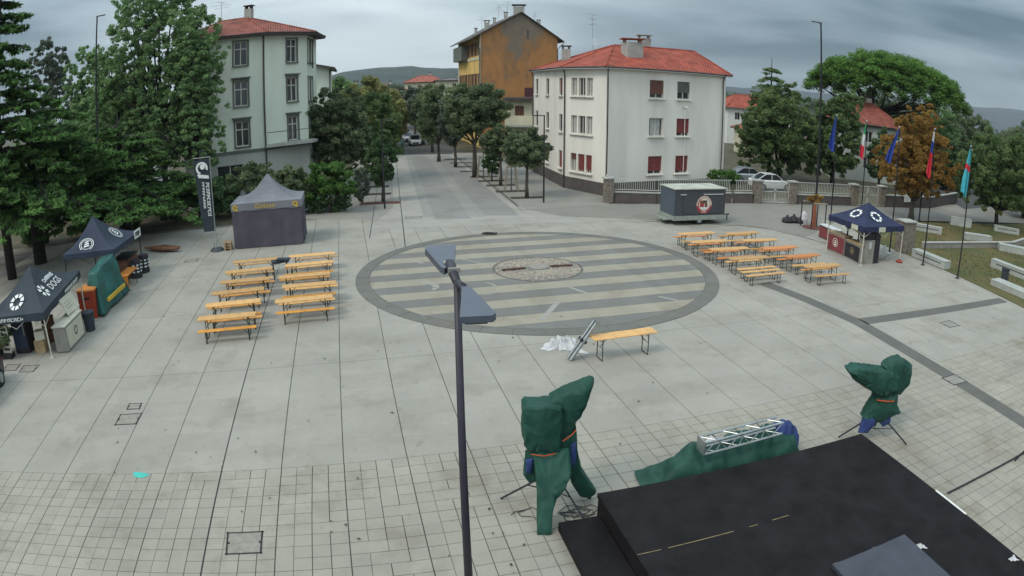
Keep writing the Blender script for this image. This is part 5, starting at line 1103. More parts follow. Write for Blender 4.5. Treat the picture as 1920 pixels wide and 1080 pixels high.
# grey closed tent
t3, C3, A3 = tent('closed_tent', 'closed grey pop-up tent with side walls and yellow lettering', [(-15.46, 33.88), (-11.50, 34.81), (-12.25, 37.75), (-16.2, 36.85)], 2.55, 3.95, (-13.85, 35.85), 'grey_cloth', .42, group=gT, sag=.22)
for i in range(4):
    p, q = C3[i] * .985, C3[(i + 1) % 4] * .985; b = MB(); nn = 24; out_ = (q - p).normalized().cross(Vector((0, 0, 1)))
    for j in range(nn):
        P = []
        for k in (j, j + 1): w_ = out_ * (.008 * math.sin(k * 1.7) + .020 * math.sin(k * .6 + i)); base = p.lerp(q, k / nn); P.append((base + w_ * 1.5 - Vector((0, 0, base.z - .02)), base - Vector((0, 0, .12)) + w_ * .3))
        b.quad(P[0][0], P[1][0], P[1][1], P[0][1])
    b.build('side_wall', 'grey_wall_cloth', t3)
p, q = C3[0], C3[1]; xx = (q - p).normalized(); nn = xx.cross(Vector((0, 0, 1)))
text('lettering', 'Goloso', .40, 'yellow_print', t3, frame(p.lerp(q, .49) + nn * .04 - Vector((0, 0, .20)), xx, (0, 0, 1)), 1.15)
for g_ in (.06, .91): c_ = p.lerp(q, g_) + nn * .04 - Vector((0, 0, .20)); disc('emblem', t3, c_, xx, Vector((0, 0, 1)), nn, .07, .15, 'yellow_print', .0); MB().quad(*[c_ + nn * .004 + xx * a + Vector((0, 0, b_)) for a, b_ in ((-.02, -.16), (.14, -.22), (.16, -.12), (.02, -.06))]).build('emblem_tail', 'yellow_print', t3)
for k in range(3):
    pl = thing('pallet', 'small wooden pallet at the left corner of the grey tent, %s of three' % ['lowest', 'middle', 'topmost'][k], 'pallet', (-15.85, 33.9, k * .165), R(14 + 2 * k), 'pallets beside the grey tent')
    for y_ in (-.2, 0, .2): MB().box((0, y_, .135), (.45, .13, .03)).build('board', 'counter_wood', pl)
    for x_ in (-.16, .16): MB().box((x_, 0, .06), (.08, .5, .12)).build('block', 'counter_wood', pl)
# right-hand bar tent
t4, C4, A4 = tent('bar_tent', 'dark blue pop-up bar tent with white dashed rings near the park', [(18.35, 30.35), (21.7, 31.2), (20.95, 34.2), (17.65, 33.5)], 2.08, 3.1, (19.65, 32.3), 'navy_cloth2', .30, legs=(0, 1, 2, 3), group=gT, sag=.06)
for i, f, g_ in ((3, .45, .50), (0, .45, .40)):
    pt, x, y, n = on_slope(C4, A4, i, f, g_); dash_ring('print_ring', t4, pt + Vector((0, 0, -.12)), x, y, n, .40, .40, k=8, lift=.08, w_=.12, fill=.75)
for i, g_ in ((3, .75), (0, .42)):
    p, q = C4[i], C4[(i + 1) % 4]; xx = (q - p).normalized(); nn = xx.cross(Vector((0, 0, 1))); MB().box((0, 0, 0), (.55, .26, .015), 0, frame(p.lerp(q, g_) + nn * .03 - Vector((0, 0, .16)), xx, (0, 0, 1))).build('price_sign', 'counter_white', t4)

# ---------------------------------------------------------------- bar counters under the right tent
def panel_box(name, label, cat, p, q, depth, h, front_m, top_m='counter_wood', body_m='counter_grey', over=.06):
    p, q = Vector((*p, 0)), Vector((*q, 0)); t_ = (q - p).normalized(); L_ = (q - p).length; n = Vector((-t_.y, t_.x, 0)); rz = math.atan2(t_.y, t_.x); th = thing(name, label, cat, tuple(p), rz)
    MB().box((L_ / 2, depth / 2, h / 2 - .02), (L_, depth, h - .06)).build('body', body_m, th); MB().box((L_ / 2, -.015, h / 2 - .02), (L_ - .08, .025, h - .20)).build('front_panel', front_m, th); MB().box((L_ / 2, depth / 2, h), (L_ + over, depth + over, .045)).build('counter_top', top_m, th); return th, L_
c1, L1 = panel_box('bar_counter', 'wine red bar counter with round white emblem under the bar tent', 'counter', (17.95, 33.95), (18.28, 32.35), .6, 1.08, 'wine_panel')
X, Y_, N_ = Vector((1, 0, 0)), Vector((0, 0, 1)), Vector((0, -1, 0))
disc('emblem_ring', c1, Vector((L1 * .5, -.03, .58)), X, Y_, N_, .21, .25, 'brand_beige', .003); b = MB()
for z_, w_ in ((.45, .22), (.56, .26), (.67, .16)): b.box((L1 * .5, -.031, z_), (w_, .006, .06))
b.build('emblem_figure', 'white_print', c1)
c2, L2 = panel_box('bar_counter', 'black bar counter with gold emblem next to the wine red one', 'counter', (18.30, 32.25), (18.45, 30.75), .6, .98, 'dark_panel')
disc('emblem_ring', c2, Vector((L2 * .5, -.03, .52)), X, Y_, N_, .17, .20, 'gold_tape', .003); MB().box((L2 * .5, -.031, .52), (.14, .006, .2)).build('emblem_figure', 'gold_tape', c2)
c3, L3 = panel_box('bar_counter', 'low red bar counter with white top behind the wine red one', 'counter', (18.95, 37.1), (19.15, 35.2), .55, .80, 'wine_panel', 'white_cloth', 'board_grey')
fr = thing('drinks_fridge', 'grey drinks cabinet with black cover beside the front tent leg', 'cabinet', (19.1, 30.95, 0), R(14))
MB().box((0, .1, .65), (.75, .6, 1.3)).build('body', 'counter_grey', fr); MB().box((.52, .05, .95), (.42, .55, 1.9)).build('black_cover', 'dark_panel', fr); MB().box((-.05, -.21, 1.02), (.16, .02, .36)).build('white_sticker', 'white_cloth', fr); MB().box((.02, 0.1, 1.5), (.8, .6, .35)).build('black_machine', 'black_paint', fr)
tp = thing('beer_tap', 'black beer tap on the bar counter under the tent', 'beer tap', (18.55, 32.6, 1.11), 0); MB().tube([(0, 0, 0), (0, 0, .45)], .05, 8).build('column', 'black_paint', tp); MB().box((0, 0, .5), (.12, .45, .14)).build('tap_head', 'black_paint', tp)
fc = thing('folding_chair', 'white folding chair behind the bar tent', 'chair', (20.9, 31.6, 0), R(40))
MB().box((0, 0, .45), (.42, .4, .03)).build('seat', 'white_cloth', fc); MB().box((0, .2, .72), (.42, .03, .22)).build('backrest', 'white_cloth', fc)
for sx in (-.19, .19): MB().tube([(sx, .24, .86), (sx, -.2, 0)], .014, 5).build('leg', 'alu', fc); MB().tube([(sx, -.17, .45), (sx, .22, 0)], .014, 5).build('leg', 'alu', fc)
w_ = thing('leg_weight', 'red weight plate at the foot of the bar tent leg', 'weight', (21.62, 31.22, 0)); MB().lathe((0, 0, 0), [(.22, .03), (.22, .09), (.05, .11), (.05, .2)], 16).build('plate', 'red_plastic', w_)

# ---------------------------------------------------------------- stand under the left tents
k1 = thing('food_counter', 'pale grey food counter with small emblem under the slate tent', 'counter', (-16.95, 19.35, 0), R(104))
MB().prism([(-.85, -.3), (1.05, -.3), (1.05, .3), (-.85, .3)], .04, [1.0, 1.0, 1.0, 1.0]).build('body', 'counter_grey', k1); MB().box((.1, -.315, .52), (1.7, .02, .80)).build('front_panel', 'counter_white', k1); MB().box((.1, 0, 1.02), (2.0, .68, .04)).build('counter_top', 'counter_white', k1)
dash_ring('emblem', k1, Vector((.15, -.33, .55)), X, Y_, N_, .17, .20, 'black_paint', 6, .05, .003, .8)
for sx in (-.7, .9): MB().tube([(sx, -.2, .04), (sx, -.2, .0)], .04, 8).build('castor', 'tyre', k1)
k2 = thing('menu_board', 'slanted cream menu board on the food counter', 'board', (-17.3, 20.2, 1.04), R(104)); b = MB(); Mx = Matrix.Translation((0, 0, .36)) @ Matrix.Rotation(R(-28), 4, 'X'); b.box((0, 0, 0), (1.3, .03, .72), 0, Mx); b.build('panel', 'counter_white', k2)
for z_ in (.12, 0, -.12): MB().box((-.1, -.02, z_), (.7, .01, .025), 0, Mx).build('writing_line', 'counter_grey', k2)
k3 = thing('tall_dark_fridge', 'tall dark fridge at the back of the slate food tent', 'fridge', (-18.95, 18.5, 0), R(14)); MB().box((0, 0, .95), (.75, .7, 1.9)).build('cabinet', 'dark_panel', k3); MB().box((0, -.36, 1.0), (.66, .02, 1.6)).build('door', 'navy_cloth', k3); MB().box((.28, -.39, 1.0), (.03, .04, .5)).build('handle', 'alu', k3)
def carton(label, x, y, z, size, rz, m):
    t = thing('cardboard_carton', label, 'carton', (x, y, z), rz); MB().box((0, 0, size[2] / 2), size).build('box', m, t); MB().box((0, 0, size[2] + .003), (size[0] * .98, .06, .006)).build('tape', 'counter_grey', t)
carton('brown carton standing on the ground beside the food counter', -18.0, 18.55, 0, (.5, .45, .5), R(20), 'counter_wood'); carton('pale carton on top of the brown one by the food counter', -17.96, 18.56, .507, (.45, .4, .34), R(31), 'counter_white')
for k in range(4):
    t = thing('drinks_crate', 'red brown drinks crate behind the food counter, %s of its stack' % ['lowest', 'second from below', 'third from below', 'topmost'][k], 'crate', (-18.3, 19.6, .01 + k * .262), R(14) + .05 * k, 'stacked drinks crates')
    MB().box((0, 0, .03), (.5, .38, .03)).build('base', 'brand_brown', t)
    for c_, s_ in (((0, -.18, .14), (.5, .02, .22)), ((0, .18, .14), (.5, .02, .22)), ((-.24, 0, .14), (.02, .34, .22)), ((.24, 0, .14), (.02, .34, .22))): MB().box(c_, s_).build('side', 'brand_brown', t)
k6 = thing('potted_plant', 'green leafy potted plant at the left edge in front of the food tent', 'plant', (-19.9, 17.55, 0)); MB().lathe((0, 0, 0), [(.2, 0), (.27, .35), (.25, .36)], 14).build('pot', 'black_paint', k6); place('foliage', foliage_mesh('foliage', crown_clumps([(0, 0, .95, .75, .75, .55)], 30, 5), 1200, .14, 5, 'leaf_street'), k6)
k6b = thing('price_banner', 'small white lettered banner beside the plant', 'banner', (-19.35, 17.65, 0), R(10)); MB().box((0, 0, .75), (.45, .02, 1.1)).build('cloth', 'counter_white', k6b)
for i in range(5): MB().box((0, -.015, .35 + i * .2), (.32, .01, .09)).build('lettering', 'black_paint', k6b)
MB().box((0, 0, .1), (.5, .35, .2)).build('foot', 'black_paint', k6b)
k7 = thing('bin_bag', 'dark rubbish bin at the corner of the food counter', 'bin', (-16.95, 20.95, 0)); MB().lathe((0, 0, 0), [(.22, 0), (.28, .7), (.30, .72), (.27, .80), (.05, .84)], 14).build('bin_body', 'slate_cloth', k7); MB().lathe((0, 0, .70), [(.31, 0), (.31, .05)], 14).build('rim', 'black_paint', k7)
k8 = thing('red_tank', 'brick red square container between the two left tents', 'container', (-18.1, 22.75, 0), R(14)); MB().box((0, 0, .6), (.85, .95, 1.2)).build('body', 'red_plastic', k8); MB().box((0, 0, 1.22), (.93, 1.03, .06)).build('lid', 'orange_panel', k8); MB().box((0, -.49, .9), (.4, .03, .08)).build('handle', 'black_paint', k8)
# tarpaulin hood over the drinks bar
tb = thing('covered_bar', 'bar covered with a dark green tarpaulin between the left tents', 'covered bar', (0, 0, 0))
base = [(-18.25, 22.55), (-17.25, 22.45), (-17.95, 25.95), (-19.05, 25.7)]; top = [(-18.25, 23.1), (-17.65, 23.0), (-18.25, 25.4), (-18.8, 25.2)]; hts = [1.75, 1.85, 2.05, 2.0]; rings_ = []
for k in range(19):
    f = k / 18; ring = []
    for i in range(4):
        a, b_ = Vector((*base[i], .10)), Vector((*base[(i + 1) % 4], .10)); c, d = Vector((*top[i], hts[i])), Vector((*top[(i + 1) % 4], hts[(i + 1) % 4]))
        for j in range(18): g_ = j / 18; P = a.lerp(b_, g_).lerp(c.lerp(d, g_), f); s_ = .07 * (abs(math.sin(g_ * 7 + i + .4 * f)) - .5) * (1.2 - f) + .03 * math.sin(f * 7 + g_ * 9 + i) + .012 * math.sin(g_ * 40 + f * 11); ring.append(P + Vector((s_, s_ * .6, 0)))
    rings_.append(ring)
MB().rings(rings_).build('tarpaulin', 'tarp_teal', tb, smooth=True); MB().box((-17.42, 24.1, .62), (.10, 2.2, .16), R(11.5)).build('bench_board', 'yellow_print', tb)
ot = thing('orange_table', 'bright orange folding table beyond the covered bar', 'table', (-18.5, 26.85, 0), R(103)); MB().box((0, 0, .76), (1.7, .6, .05)).build('table_top', 'orange_panel', ot); MB().box((-.82, -.0, .40), (.04, .58, .72)).build('end_panel', 'orange_panel', ot)
for sx in (-.6, .6):
    for sy in (-.22, .22): MB().tube([(sx, sy, .74), (sx * 1.1, sy, 0)], .02, 6).build('leg', 'green_steel', ot)
def keg(x, y, lb):
    t = thing('printed_drum', lb, 'drum', (x, y, 0), .4); MB().lathe((0, 0, 0), [(.29, 0), (.30, .04), (.30, .9), (.27, .94), (.02, .95)], 18).build('drum', 'dark_panel', t)
    for a in (-1.9, -1.1, -.3):
        for z_ in (.35, .52, .69): MB().box((.302 * math.cos(a), .302 * math.sin(a), z_), (.02, .14 - .03 * (z_ > .6), .07), a).build('white_mark', 'white_print', t)
keg(-19.0, 28.5, 'nearer black drum with white print under the drinks tent'); keg(-19.1, 29.5, 'farther black drum with white print under the drinks tent')
db = thing('dark_barrel_bar', 'dark brown bar block beside the black drums', 'bar', (-20.0, 29.0, 0), R(14)); MB().box((0, 0, .5), (.9, 1.8, 1.0)).build('body', 'brand_brown', db); MB().box((0, 0, 1.02), (1.0, 1.9, .05)).build('bar_top', 'black_paint', db)
pr = thing('folded_parasol', 'folded brown parasol lying on the paving left of the banner', 'parasol', (0, 0, 0)); P0_, P1_ = Vector((-22.0, 34.3, .16)), Vector((-19.1, 33.7, .22)); MB().tube([P0_ - Vector((1.2, -.2, .06)), P1_ + Vector((.2, 0, 0))], .03, 6).build('shaft', 'counter_wood', pr)
for i in range(7): a = i * .9; o_ = Vector((.05 * math.sin(a), .28 * math.cos(a), .08 * math.sin(a))); MB().tube([P0_, P0_.lerp(P1_, .55) + o_, P1_ + o_ * .6], [.05, .12, .04], 6).build('fold', 'parasol_wood' if i % 2 else 'brand_brown', pr)

# ---------------------------------------------------------------- tall banner
bn = thing('banner_flag', 'tall dark blue banner on a cross-base stand beside the grey tent', 'banner', (-16.5, 33.72, 0), R(14)); PT = 5.32
MB().tube([(0, 0, .05), (0, 0, PT)], [.035, .022], 8).tube([(0, 0, PT), (-1.0, 0, PT - .02)], .018, 6).build('pole', 'metal_grey', bn); MB().lathe((0, 0, 0), [(.38, 0), (.40, .05), (.34, .14), (.08, .18)], 20).build('base', 'board_grey', bn)
for a in (.4, 2.5, 4.6): MB().tube([(.25 * math.cos(a), .25 * math.sin(a), .15), (0, 0, 1.1)], .015, 5).build('stay', 'metal_grey', bn)
b = MB(); nz, nx_ = 24, 6; V = []
for k in range(nz + 1):
    f = k / nz; w0 = .93 - .30 * f ** 1.3
    for i in range(nx_ + 1): g_ = i / nx_; V.append((-.05 - w0 * (1 - g_) if False else -.05 - w0 * g_, .05 * math.sin(3 * f * 3 + g_ * 4) * g_, PT - .08 - f * 4.1 - .10 * g_ * (1 - f)))
b.add(V, [(k * 7 + i, k * 7 + i + 1, (k + 1) * 7 + i + 1, (k + 1) * 7 + i) for k in range(nz) for i in range(nx_)]); cl_ = b.build('cloth', 'navy_cloth', bn); cl_.data.materials[0] = MATS['slate_cloth']
nb = Vector((0, -1, 0)); cX, cZ = Vector((1, 0, 0)), Vector((0, 0, 1))
disc('emblem_ring', bn, Vector((-.50, -.04, 4.72)), cX, cZ, nb, .24, .36, 'white_print', .03, R(-20), R(250)); disc('emblem_figure', bn, Vector((-.46, -.04, 4.80)), cX, cZ, nb, .0, .15, 'white_print', .03); MB().quad((-.80, -.08, 4.42), (-.12, -.08, 4.30), (-.10, -.08, 4.12), (-.72, -.08, 4.20)).build('emblem_bar', 'white_print', bn)
scribble('vertical_letters', 'white_print', bn, frame((-.22, -.09, 2.95), (0, 0, -1), (1, 0, 0)), 1.9, .19, 11, 11); scribble('vertical_letters', 'white_print', bn, frame((-.48, -.09, 3.2), (0, 0, -1), (1, 0, 0)), 1.5, .13, 12, 9)

# ---------------------------------------------------------------- trailer
tr = thing('catering_trailer', 'dark grey catering trailer with round red emblem behind the right tables', 'trailer', (9.96, 39.35, 0), R(14.0)); TL_, TD = 3.65, 2.0
MB().box((TL_ / 2, TD / 2, 1.42), (TL_, TD, 1.66)).build('body', 'trailer_grey', tr); MB().box((-.006, TD / 2, 1.42), (.012, TD - .06, 1.6)).build('end_panel', 'trailer_side', tr); MB().box((TL_ / 2, TD / 2, .46), (TL_ + .1, TD + .1, .28)).build('skirt', 'trailer_skirt', tr)
MB().box((TL_ / 2, TD / 2, 2.28), (TL_ + .14, TD + .14, .06)).build('roof_panel', 'trailer_roof', tr); MB().box((TL_ * .56, -.02, 1.30), (TL_ * .80, .03, 1.16)).build('serving_hatch', 'trailer_grey', tr)
for x0, x1 in ((.35, .75), (2.0, 3.45)): MB().tube([(x0, -.05, 1.93), (x1, -.05, 1.93)], .03, 6).build('hatch_strut', 'white_metal', tr)
for x_ in (TL_ * .5,):
    for y_ in (.12, TD - .12): wh = MB(); wh.tube([(x_, y_ - .1, .3), (x_, y_ + .1, .3)], .3, 18); o = wh.build('wheel', 'tyre', tr); MB().tube([(x_, y_ - .112, .3), (x_, y_ + .112, .3)], .17, 12).build('rim', 'metal_grey', o)
MB().tube([(TL_, TD / 2, .4), (TL_ + 1.0, TD / 2, .42)], .05, 6).tube([(TL_ + .85, TD / 2, .4), (TL_ + .85, TD / 2, .02)], .035, 6).build('drawbar', 'green_steel', tr); MB().box((-.25, TD * .6, .30), (.4, TD * .7, .06)).box((-.2, TD * .6, .15), (.3, .1, .3)).build('rear_step', 'trailer_skirt', tr)
ec = Vector((TL_ * .565, -.037, 1.28)); disc('emblem_disc', tr, ec, X, Y_, N_, 0, .56, 'brand_red', .002, seg=32); disc('emblem_ring', tr, ec, X, Y_, N_, .47, .545, 'brand_beige', .005, R(-8), R(188), 32); disc('emblem_field', tr, ec + X * .02 + Y_ * .02, X, Y_, N_, 0, .41, 'brand_beige', .004, seg=28)
for cx0, cz0, w_, h_, m in ((-.10, .17, .42, .20, 'brand_brown'), (.10, .20, .22, .12, 'green_steel'), (-.16, -.03, .30, .22, 'brand_red'), (.14, -.02, .20, .26, 'brand_brown')): MB().box((ec.x + cx0, ec.y - .008, ec.z + cz0), (w_, .004, h_)).build('emblem_figure', m, tr)
MB().box((ec.x - .02, ec.y - .009, ec.z - .21), (.56, .004, .08)).build('emblem_band', 'white_print', tr); scribble('emblem_letters', 'brand_beige', tr, frame(ec - Y_ * .46 + N_ * .008, X, Y_), .36, .08, 13, 6)
# ---------------------------------------------------------------- wrapped young tree with guard, bag
wt = thing('wrapped_sapling', 'young tree in copper coloured wrapping inside a wooden guard by the drain line', 'sapling', (19.75, 39.7, 0)); MB().tube([(0, 0, 0), (.03, 0, .8), (.0, .02, 1.75)], [.20, .17, .13], 10).build('wrapping', 'copper_wrap', wt)
for sx, sy in ((-.7, .55), (.55, .55), (-.35, -.45), (.75, -.35)): MB().tube([(sx, sy, 0), (sx, sy, 1.85)], .04, 6).build('guard_post', 'black_paint', wt)
MB().box((.0, .55, 1.7), (1.35, .05, .1)).build('guard_rail', 'stake_wood', wt); MB().box((.2, -.4, 1.7), (1.15, .05, .1)).build('guard_rail', 'stake_wood', wt); place('twigs', foliage_mesh('twigs', crown_clumps([(0, 0, 1.95, .55, .5, .28)], 16, 8), 700, .12, 8, 'leaf_orange'), wt); MB().lathe((0, 0, 0), [(.75, 0), (.75, .04), (.02, .05)], 20).build('mulch_ring', 'rust_soil', wt)
for i, (x_, y_, s_, lb_) in enumerate(((-.45, 0, .38, 'leftmost black rubbish bag by the wrapped sapling'), (.1, .1, .42, 'middle black rubbish bag by the wrapped sapling'), (.5, -.1, .34, 'black rubbish bag nearest the wrapped sapling'))):
    t = thing('rubbish_bag', lb_, 'rubbish bag', (18.9 + x_, 41.2 + y_, 0), i * 1.1, 'black rubbish bags'); MB().lathe((0, 0, 0), [(s_ * .9, 0), (s_ * 1.05, s_ * .4), (s_ * .8, s_ * .85), (s_ * .25, s_ * 1.08)], 9).build('sack', 'dark_panel', t); MB().lathe((0, 0, s_ * 1.06), [(s_ * .22, 0), (s_ * .12, s_ * .1), (s_ * .3, s_ * .26)], 9).build('tied_neck', 'dark_panel', t)
t = thing('white_sack', 'white sack leaning beside the wrapped sapling', 'sack', (19.65, 41.0, 0)); MB().lathe((0, 0, 0), [(.25, 0), (.3, .35), (.2, .7)], 9).build('sack', 'white_cloth', t); MB().lathe((0, 0, .69), [(.2, 0), (.08, .16)], 9).build('neck', 'white_cloth', t)
# ================================================================ stage, loudspeakers, lamps, flags, park, cars
SA_ = math.atan2(12.55 - 10.91, 8.54 - 1.68); sx_ = Vector((math.cos(SA_), math.sin(SA_), 0)); sy_ = Vector((math.sin(SA_), -math.cos(SA_), 0)); SO = Vector((1.68, 10.91, 0))
stg = thing('stage', 'low black stage platform at the bottom right', 'stage', tuple(SO), SA_)
ST = .60; LX, LY = 7.05, 8.2
def sbox(name, x0, x1, y0, y1, z0, z1, m, parent=stg): return MB().box(((x0 + x1) / 2, -(y0 + y1) / 2, (z0 + z1) / 2), (x1 - x0, y1 - y0, z1 - z0)).build(name, m, parent)
ys_ = [0, 2.05, 4.1, 6.15, LY]; xs_ = [0, 2.35, 4.70, LX]
for j in range(4):
    for i in range(3): sbox('deck_panel', xs_[i] + .0006, xs_[i + 1] - .0006, ys_[j] + .001, ys_[j + 1] - .001, ST - .10, ST + random.uniform(-.0006, .0006), 'stage_black')
sbox('skirt', .02, LX - .02, .02, LY - .02, .0, ST - .105, 'stage_black')
sbox('step', -.86, -.01, .22, 5.0, .0, .20, 'stage_black'); pass
for x0, x1 in ((.02, .48), (.62, 2.0), (2.35, 2.55), (2.9, 3.3)): sbox('worn_edge', x0, x1, 2.042, 2.056, ST + .0035, ST + .0065, 'gold_tape')
sbox('edge_strip', LX - .02, LX + .04, 2.95, 4.05, ST - .04, ST + .004, 'trim_white')
brd = thing('floor_board', 'dark blue grey board lying on the black stage', 'board', tuple(SO + sx_ * 3.96 + sy_ * 4.18 + Vector((0, 0, ST))), R(13)); MB().box((.15, -.95, .045), (1.95, 2.6, .08)).build('board', 'board_grey', brd); MB().box((-.75, .352, .075), (.12, .012, .02)).build('edge_chip', 'gold_tape', brd); MB().box((.25, .352, .075), (.07, .012, .02)).build('edge_chip', 'gold_tape', brd)
def paper(label, x, y, seed, m='white_cloth'):
    o = crumple('crumpled_paper', m, ((-.13, -.10), (.13, .10)), .10, seed, 8, 6); o.location = (x, y, ST + .004); tag(o, label, 'paper')
paper('crumpled white paper on the stage beside the board', 7.75, 7.95, 3); paper('crumpled paper at the right edge of the stage', 9.72, 6.78, 5)
cbn = thing('cable_cover', 'thin black cable running over the tiles right of the stage', 'cable', (0, 0, 0)); MB().tube([(10.2, 10.2, .03), (11.6, 10.55, .03), (14.2, 11.18, .03), (17, 11.9, .03)], .028, 6).build('cable', 'black_paint', cbn)
tl = thing('tripod_foot', 'black tripod stand cut by the right edge of the picture', 'tripod', (13.75, 10.5, 0)); MB().tube([(0, 0, 1.0), (0, 0, 2.2)], .03, 8).build('pole', 'black_paint', tl)
for a in (2.4, 4.5, .3): MB().tube([(0, 0, 1.0), (.55 * math.cos(a), .55 * math.sin(a), .03)], .025, 6).build('leg', 'black_paint', tl)

# ---------------------------------------------------------------- loudspeakers wrapped in tarpaulin on tripods
def sweep(stations, n=26, seed=0, folds=7, amp=.10, squ=.55):
    """closed cloth skin through (centre, half width, half depth, yaw) stations, smoothly interpolated, with lengthwise folds and dents"""
    r_ = random.Random(seed); ph = [r_.uniform(0, 6.28) for _ in range(6)]; P = [Vector(s_[0]) for s_ in stations]; K = len(P); fine = []; sub_ = 5; n = 56
    for k in range(K - 1):
        for q in range(sub_):
            t_ = q / sub_; t2 = t_ * t_ * (3 - 2 * t_) * .5 + t_ * .5; s0, s1 = stations[k], stations[k + 1]; fine.append((P[k].lerp(P[k + 1], t_), s0[1] + (s1[1] - s0[1]) * t2, s0[2] + (s1[2] - s0[2]) * t2, s0[3] + (s1[3] - s0[3]) * t_))
    fine.append((P[-1], *stations[-1][1:])); rings_ = []; m = len(fine)
    for k, (c, w_, d_2, yaw) in enumerate(fine):
        t_ = (fine[min(k + 3, m - 1)][0] - fine[max(k - 3, 0)][0]).normalized(); a = Vector((math.cos(yaw), math.sin(yaw), 0)); a = (a - t_ * a.dot(t_)).normalized(); b = t_.cross(a); ring = []; v = k / m * 6
        for j in range(n):
            q = 2 * math.pi * j / n; c_, s_ = math.cos(q), math.sin(q); x = math.copysign(abs(c_) ** squ, c_); y = math.copysign(abs(s_) ** squ, s_)
            f = 1 + amp * (abs(math.sin(folds * .5 * q + ph[0] + .8 * math.sin(v + ph[1]))) - .5) * 1.2 + amp * .7 * math.sin((folds + 4) * q + ph[2] + v * 1.3) + amp * .5 * math.sin(3 * q + v * 2.2 + ph[3]) + amp * .22 * math.sin(15 * q + 5 * v + ph[4])
            ring.append(c + a * x * w_ * f + b * y * d_2 * f + t_ * (amp * .12 * math.sin(5 * q + ph[5])))
        rings_.append(ring)
    return MB().rings(rings_)
def tripod(t, c, h, rad, angs):
    MB().tube([(c[0], c[1], .35), (c[0], c[1], h)], .03, 8).build('pole', 'black_paint', t)
    for a in angs:
        e_ = (c[0] + rad * math.cos(a), c[1] + rad * math.sin(a), .02); MB().tube([(c[0], c[1], .75), e_], .022, 6).tube([(c[0], c[1], .25), ((c[0] + e_[0]) / 2, (c[1] + e_[1]) / 2, .385)], .014, 5).build('leg', 'black_paint', t)
def tarp_hull(outline, depth, yf, seed, p=4.0, amp=.03, nres=72):
    """cloth skin over a silhouette in the XZ plane: boxy bulge to both sides, sharp-edged folds running down it"""
    r_ = random.Random(seed); ph = [r_.uniform(0, 6.28) for _ in range(8)]; O = [Vector((x, 0, z)) for x, z in outline]; L_ = [(O[(i + 1) % len(O)] - O[i]).length for i in range(len(O))]; T = sum(L_); pts = []
    for k in range(nres):
        s_ = T * k / nres; i = 0
        while s_ > L_[i]: s_ -= L_[i]; i += 1
        pts.append(O[i].lerp(O[(i + 1) % len(O)], s_ / L_[i]))
    c = sum(pts, Vector()) / nres; lev = 13; rings_ = []
    for k in range(lev):
        t_ = -1 + 2 * k / (lev - 1); t_ = math.copysign(abs(t_) ** .7, t_); sc_ = max(.03, (1 - abs(t_) ** p)) ** (1 / p); ring = []
        for q in pts:
            P = c + (q - c) * sc_; fold = amp * (abs(math.sin(P.x * 11 + P.z * 2.2 + ph[0])) - .6) + amp * .7 * (abs(math.sin(P.x * 5 - P.z * 6 + ph[1])) - .6) + amp * .35 * math.sin(P.x * 23 + P.z * 9 + ph[2])
            P = P + (q - c).normalized() * (amp * .45 * math.sin(t_ * 5 + q.z * 7 + ph[3])); ring.append(Vector((P.x, yf(P.z) + t_ * depth + math.copysign(fold, t_ if t_ else 1) * sc_, P.z)))
        rings_.append(ring)
    return MB().rings(rings_)
def creased(o):
    o.data.polygons.foreach_set('use_smooth', [True] * len(o.data.polygons)); o.data.set_sharp_from_angle(angle=R(26)); return o
sk = thing('covered_speaker', 'tall loudspeaker pair on a tripod wrapped in green tarpaulin left of the stage', 'loudspeaker', (0, 0, 0))
tripod(sk, (.85, 11.55), 1.9, 1.10, (R(178), R(305), R(62)))
Yc = lambda z: 11.42
creased(tarp_hull([(.19, 2.36), (.25, 2.43), (.55, 2.42), (.74, 2.46), (.93, 2.40), (.98, 1.9), (.92, 1.5), (.90, 1.40), (.33, 1.42), (.21, 1.58), (.19, 1.95)], .30, Yc, 1, 5, .06).build('tarpaulin', 'tarp_green', sk))
creased(tarp_hull([(.72, 2.44), (.95, 2.60), (1.22, 2.74), (1.50, 2.87), (1.56, 2.84), (1.57, 2.72), (1.42, 2.30), (1.24, 1.90), (1.18, 1.72), (1.0, 1.55), (.86, 1.50), (.74, 1.7)], .26, lambda z: 11.55, 2, 3, .055).build('tarpaulin', 'tarp_green', sk))
creased(tarp_hull([(.36, 1.43), (1.10, 1.46), (1.16, 1.1), (1.02, .80), (.86, .62), (.78, .32), (.76, .02), (.47, .01), (.48, .35), (.50, .75), (.46, 1.0)], .12, lambda z: 11.22 - max(0, 1.35 - z) * .60, 3, 3, .06).build('hanging_end', 'tarp_green', sk))
creased(tarp_hull([(.55, 1.55), (1.15, 1.75), (1.22, 1.3), (1.12, .95), (.75, .85), (.6, 1.1)], .16, lambda z: 11.45, 8, 3, .05).build('tarpaulin', 'tarp_green', sk))
creased(tarp_hull([(.25, 1.41), (.52, 1.42), (.50, .74), (.34, .66), (.22, .84)], .10, lambda z: 11.25, 4, 3, .03).build('hanging_end', 'tarp_green', sk))
creased(tarp_hull([(1.00, 1.60), (1.26, 1.82), (1.30, 1.3), (1.38, .86), (1.55, .58), (1.75, .24), (1.62, .05), (1.40, .16), (1.22, .50), (1.08, 1.0)], .13, lambda z: 11.5, 5, 3, .055).build('hanging_end', 'tarp_green', sk))
creased(tarp_hull([(1.14, 1.50), (1.25, 1.55), (1.27, 1.15), (1.22, .95), (1.15, 1.1)], .05, lambda z: 11.34, 6, 3, .015).build('blue_lining', 'tarp_blue', sk)); creased(tarp_hull([(.26, 1.28), (.40, 1.33), (.38, .95), (.27, .98)], .04, lambda z: 11.13, 7, 3, .012).build('blue_lining', 'tarp_blue', sk))
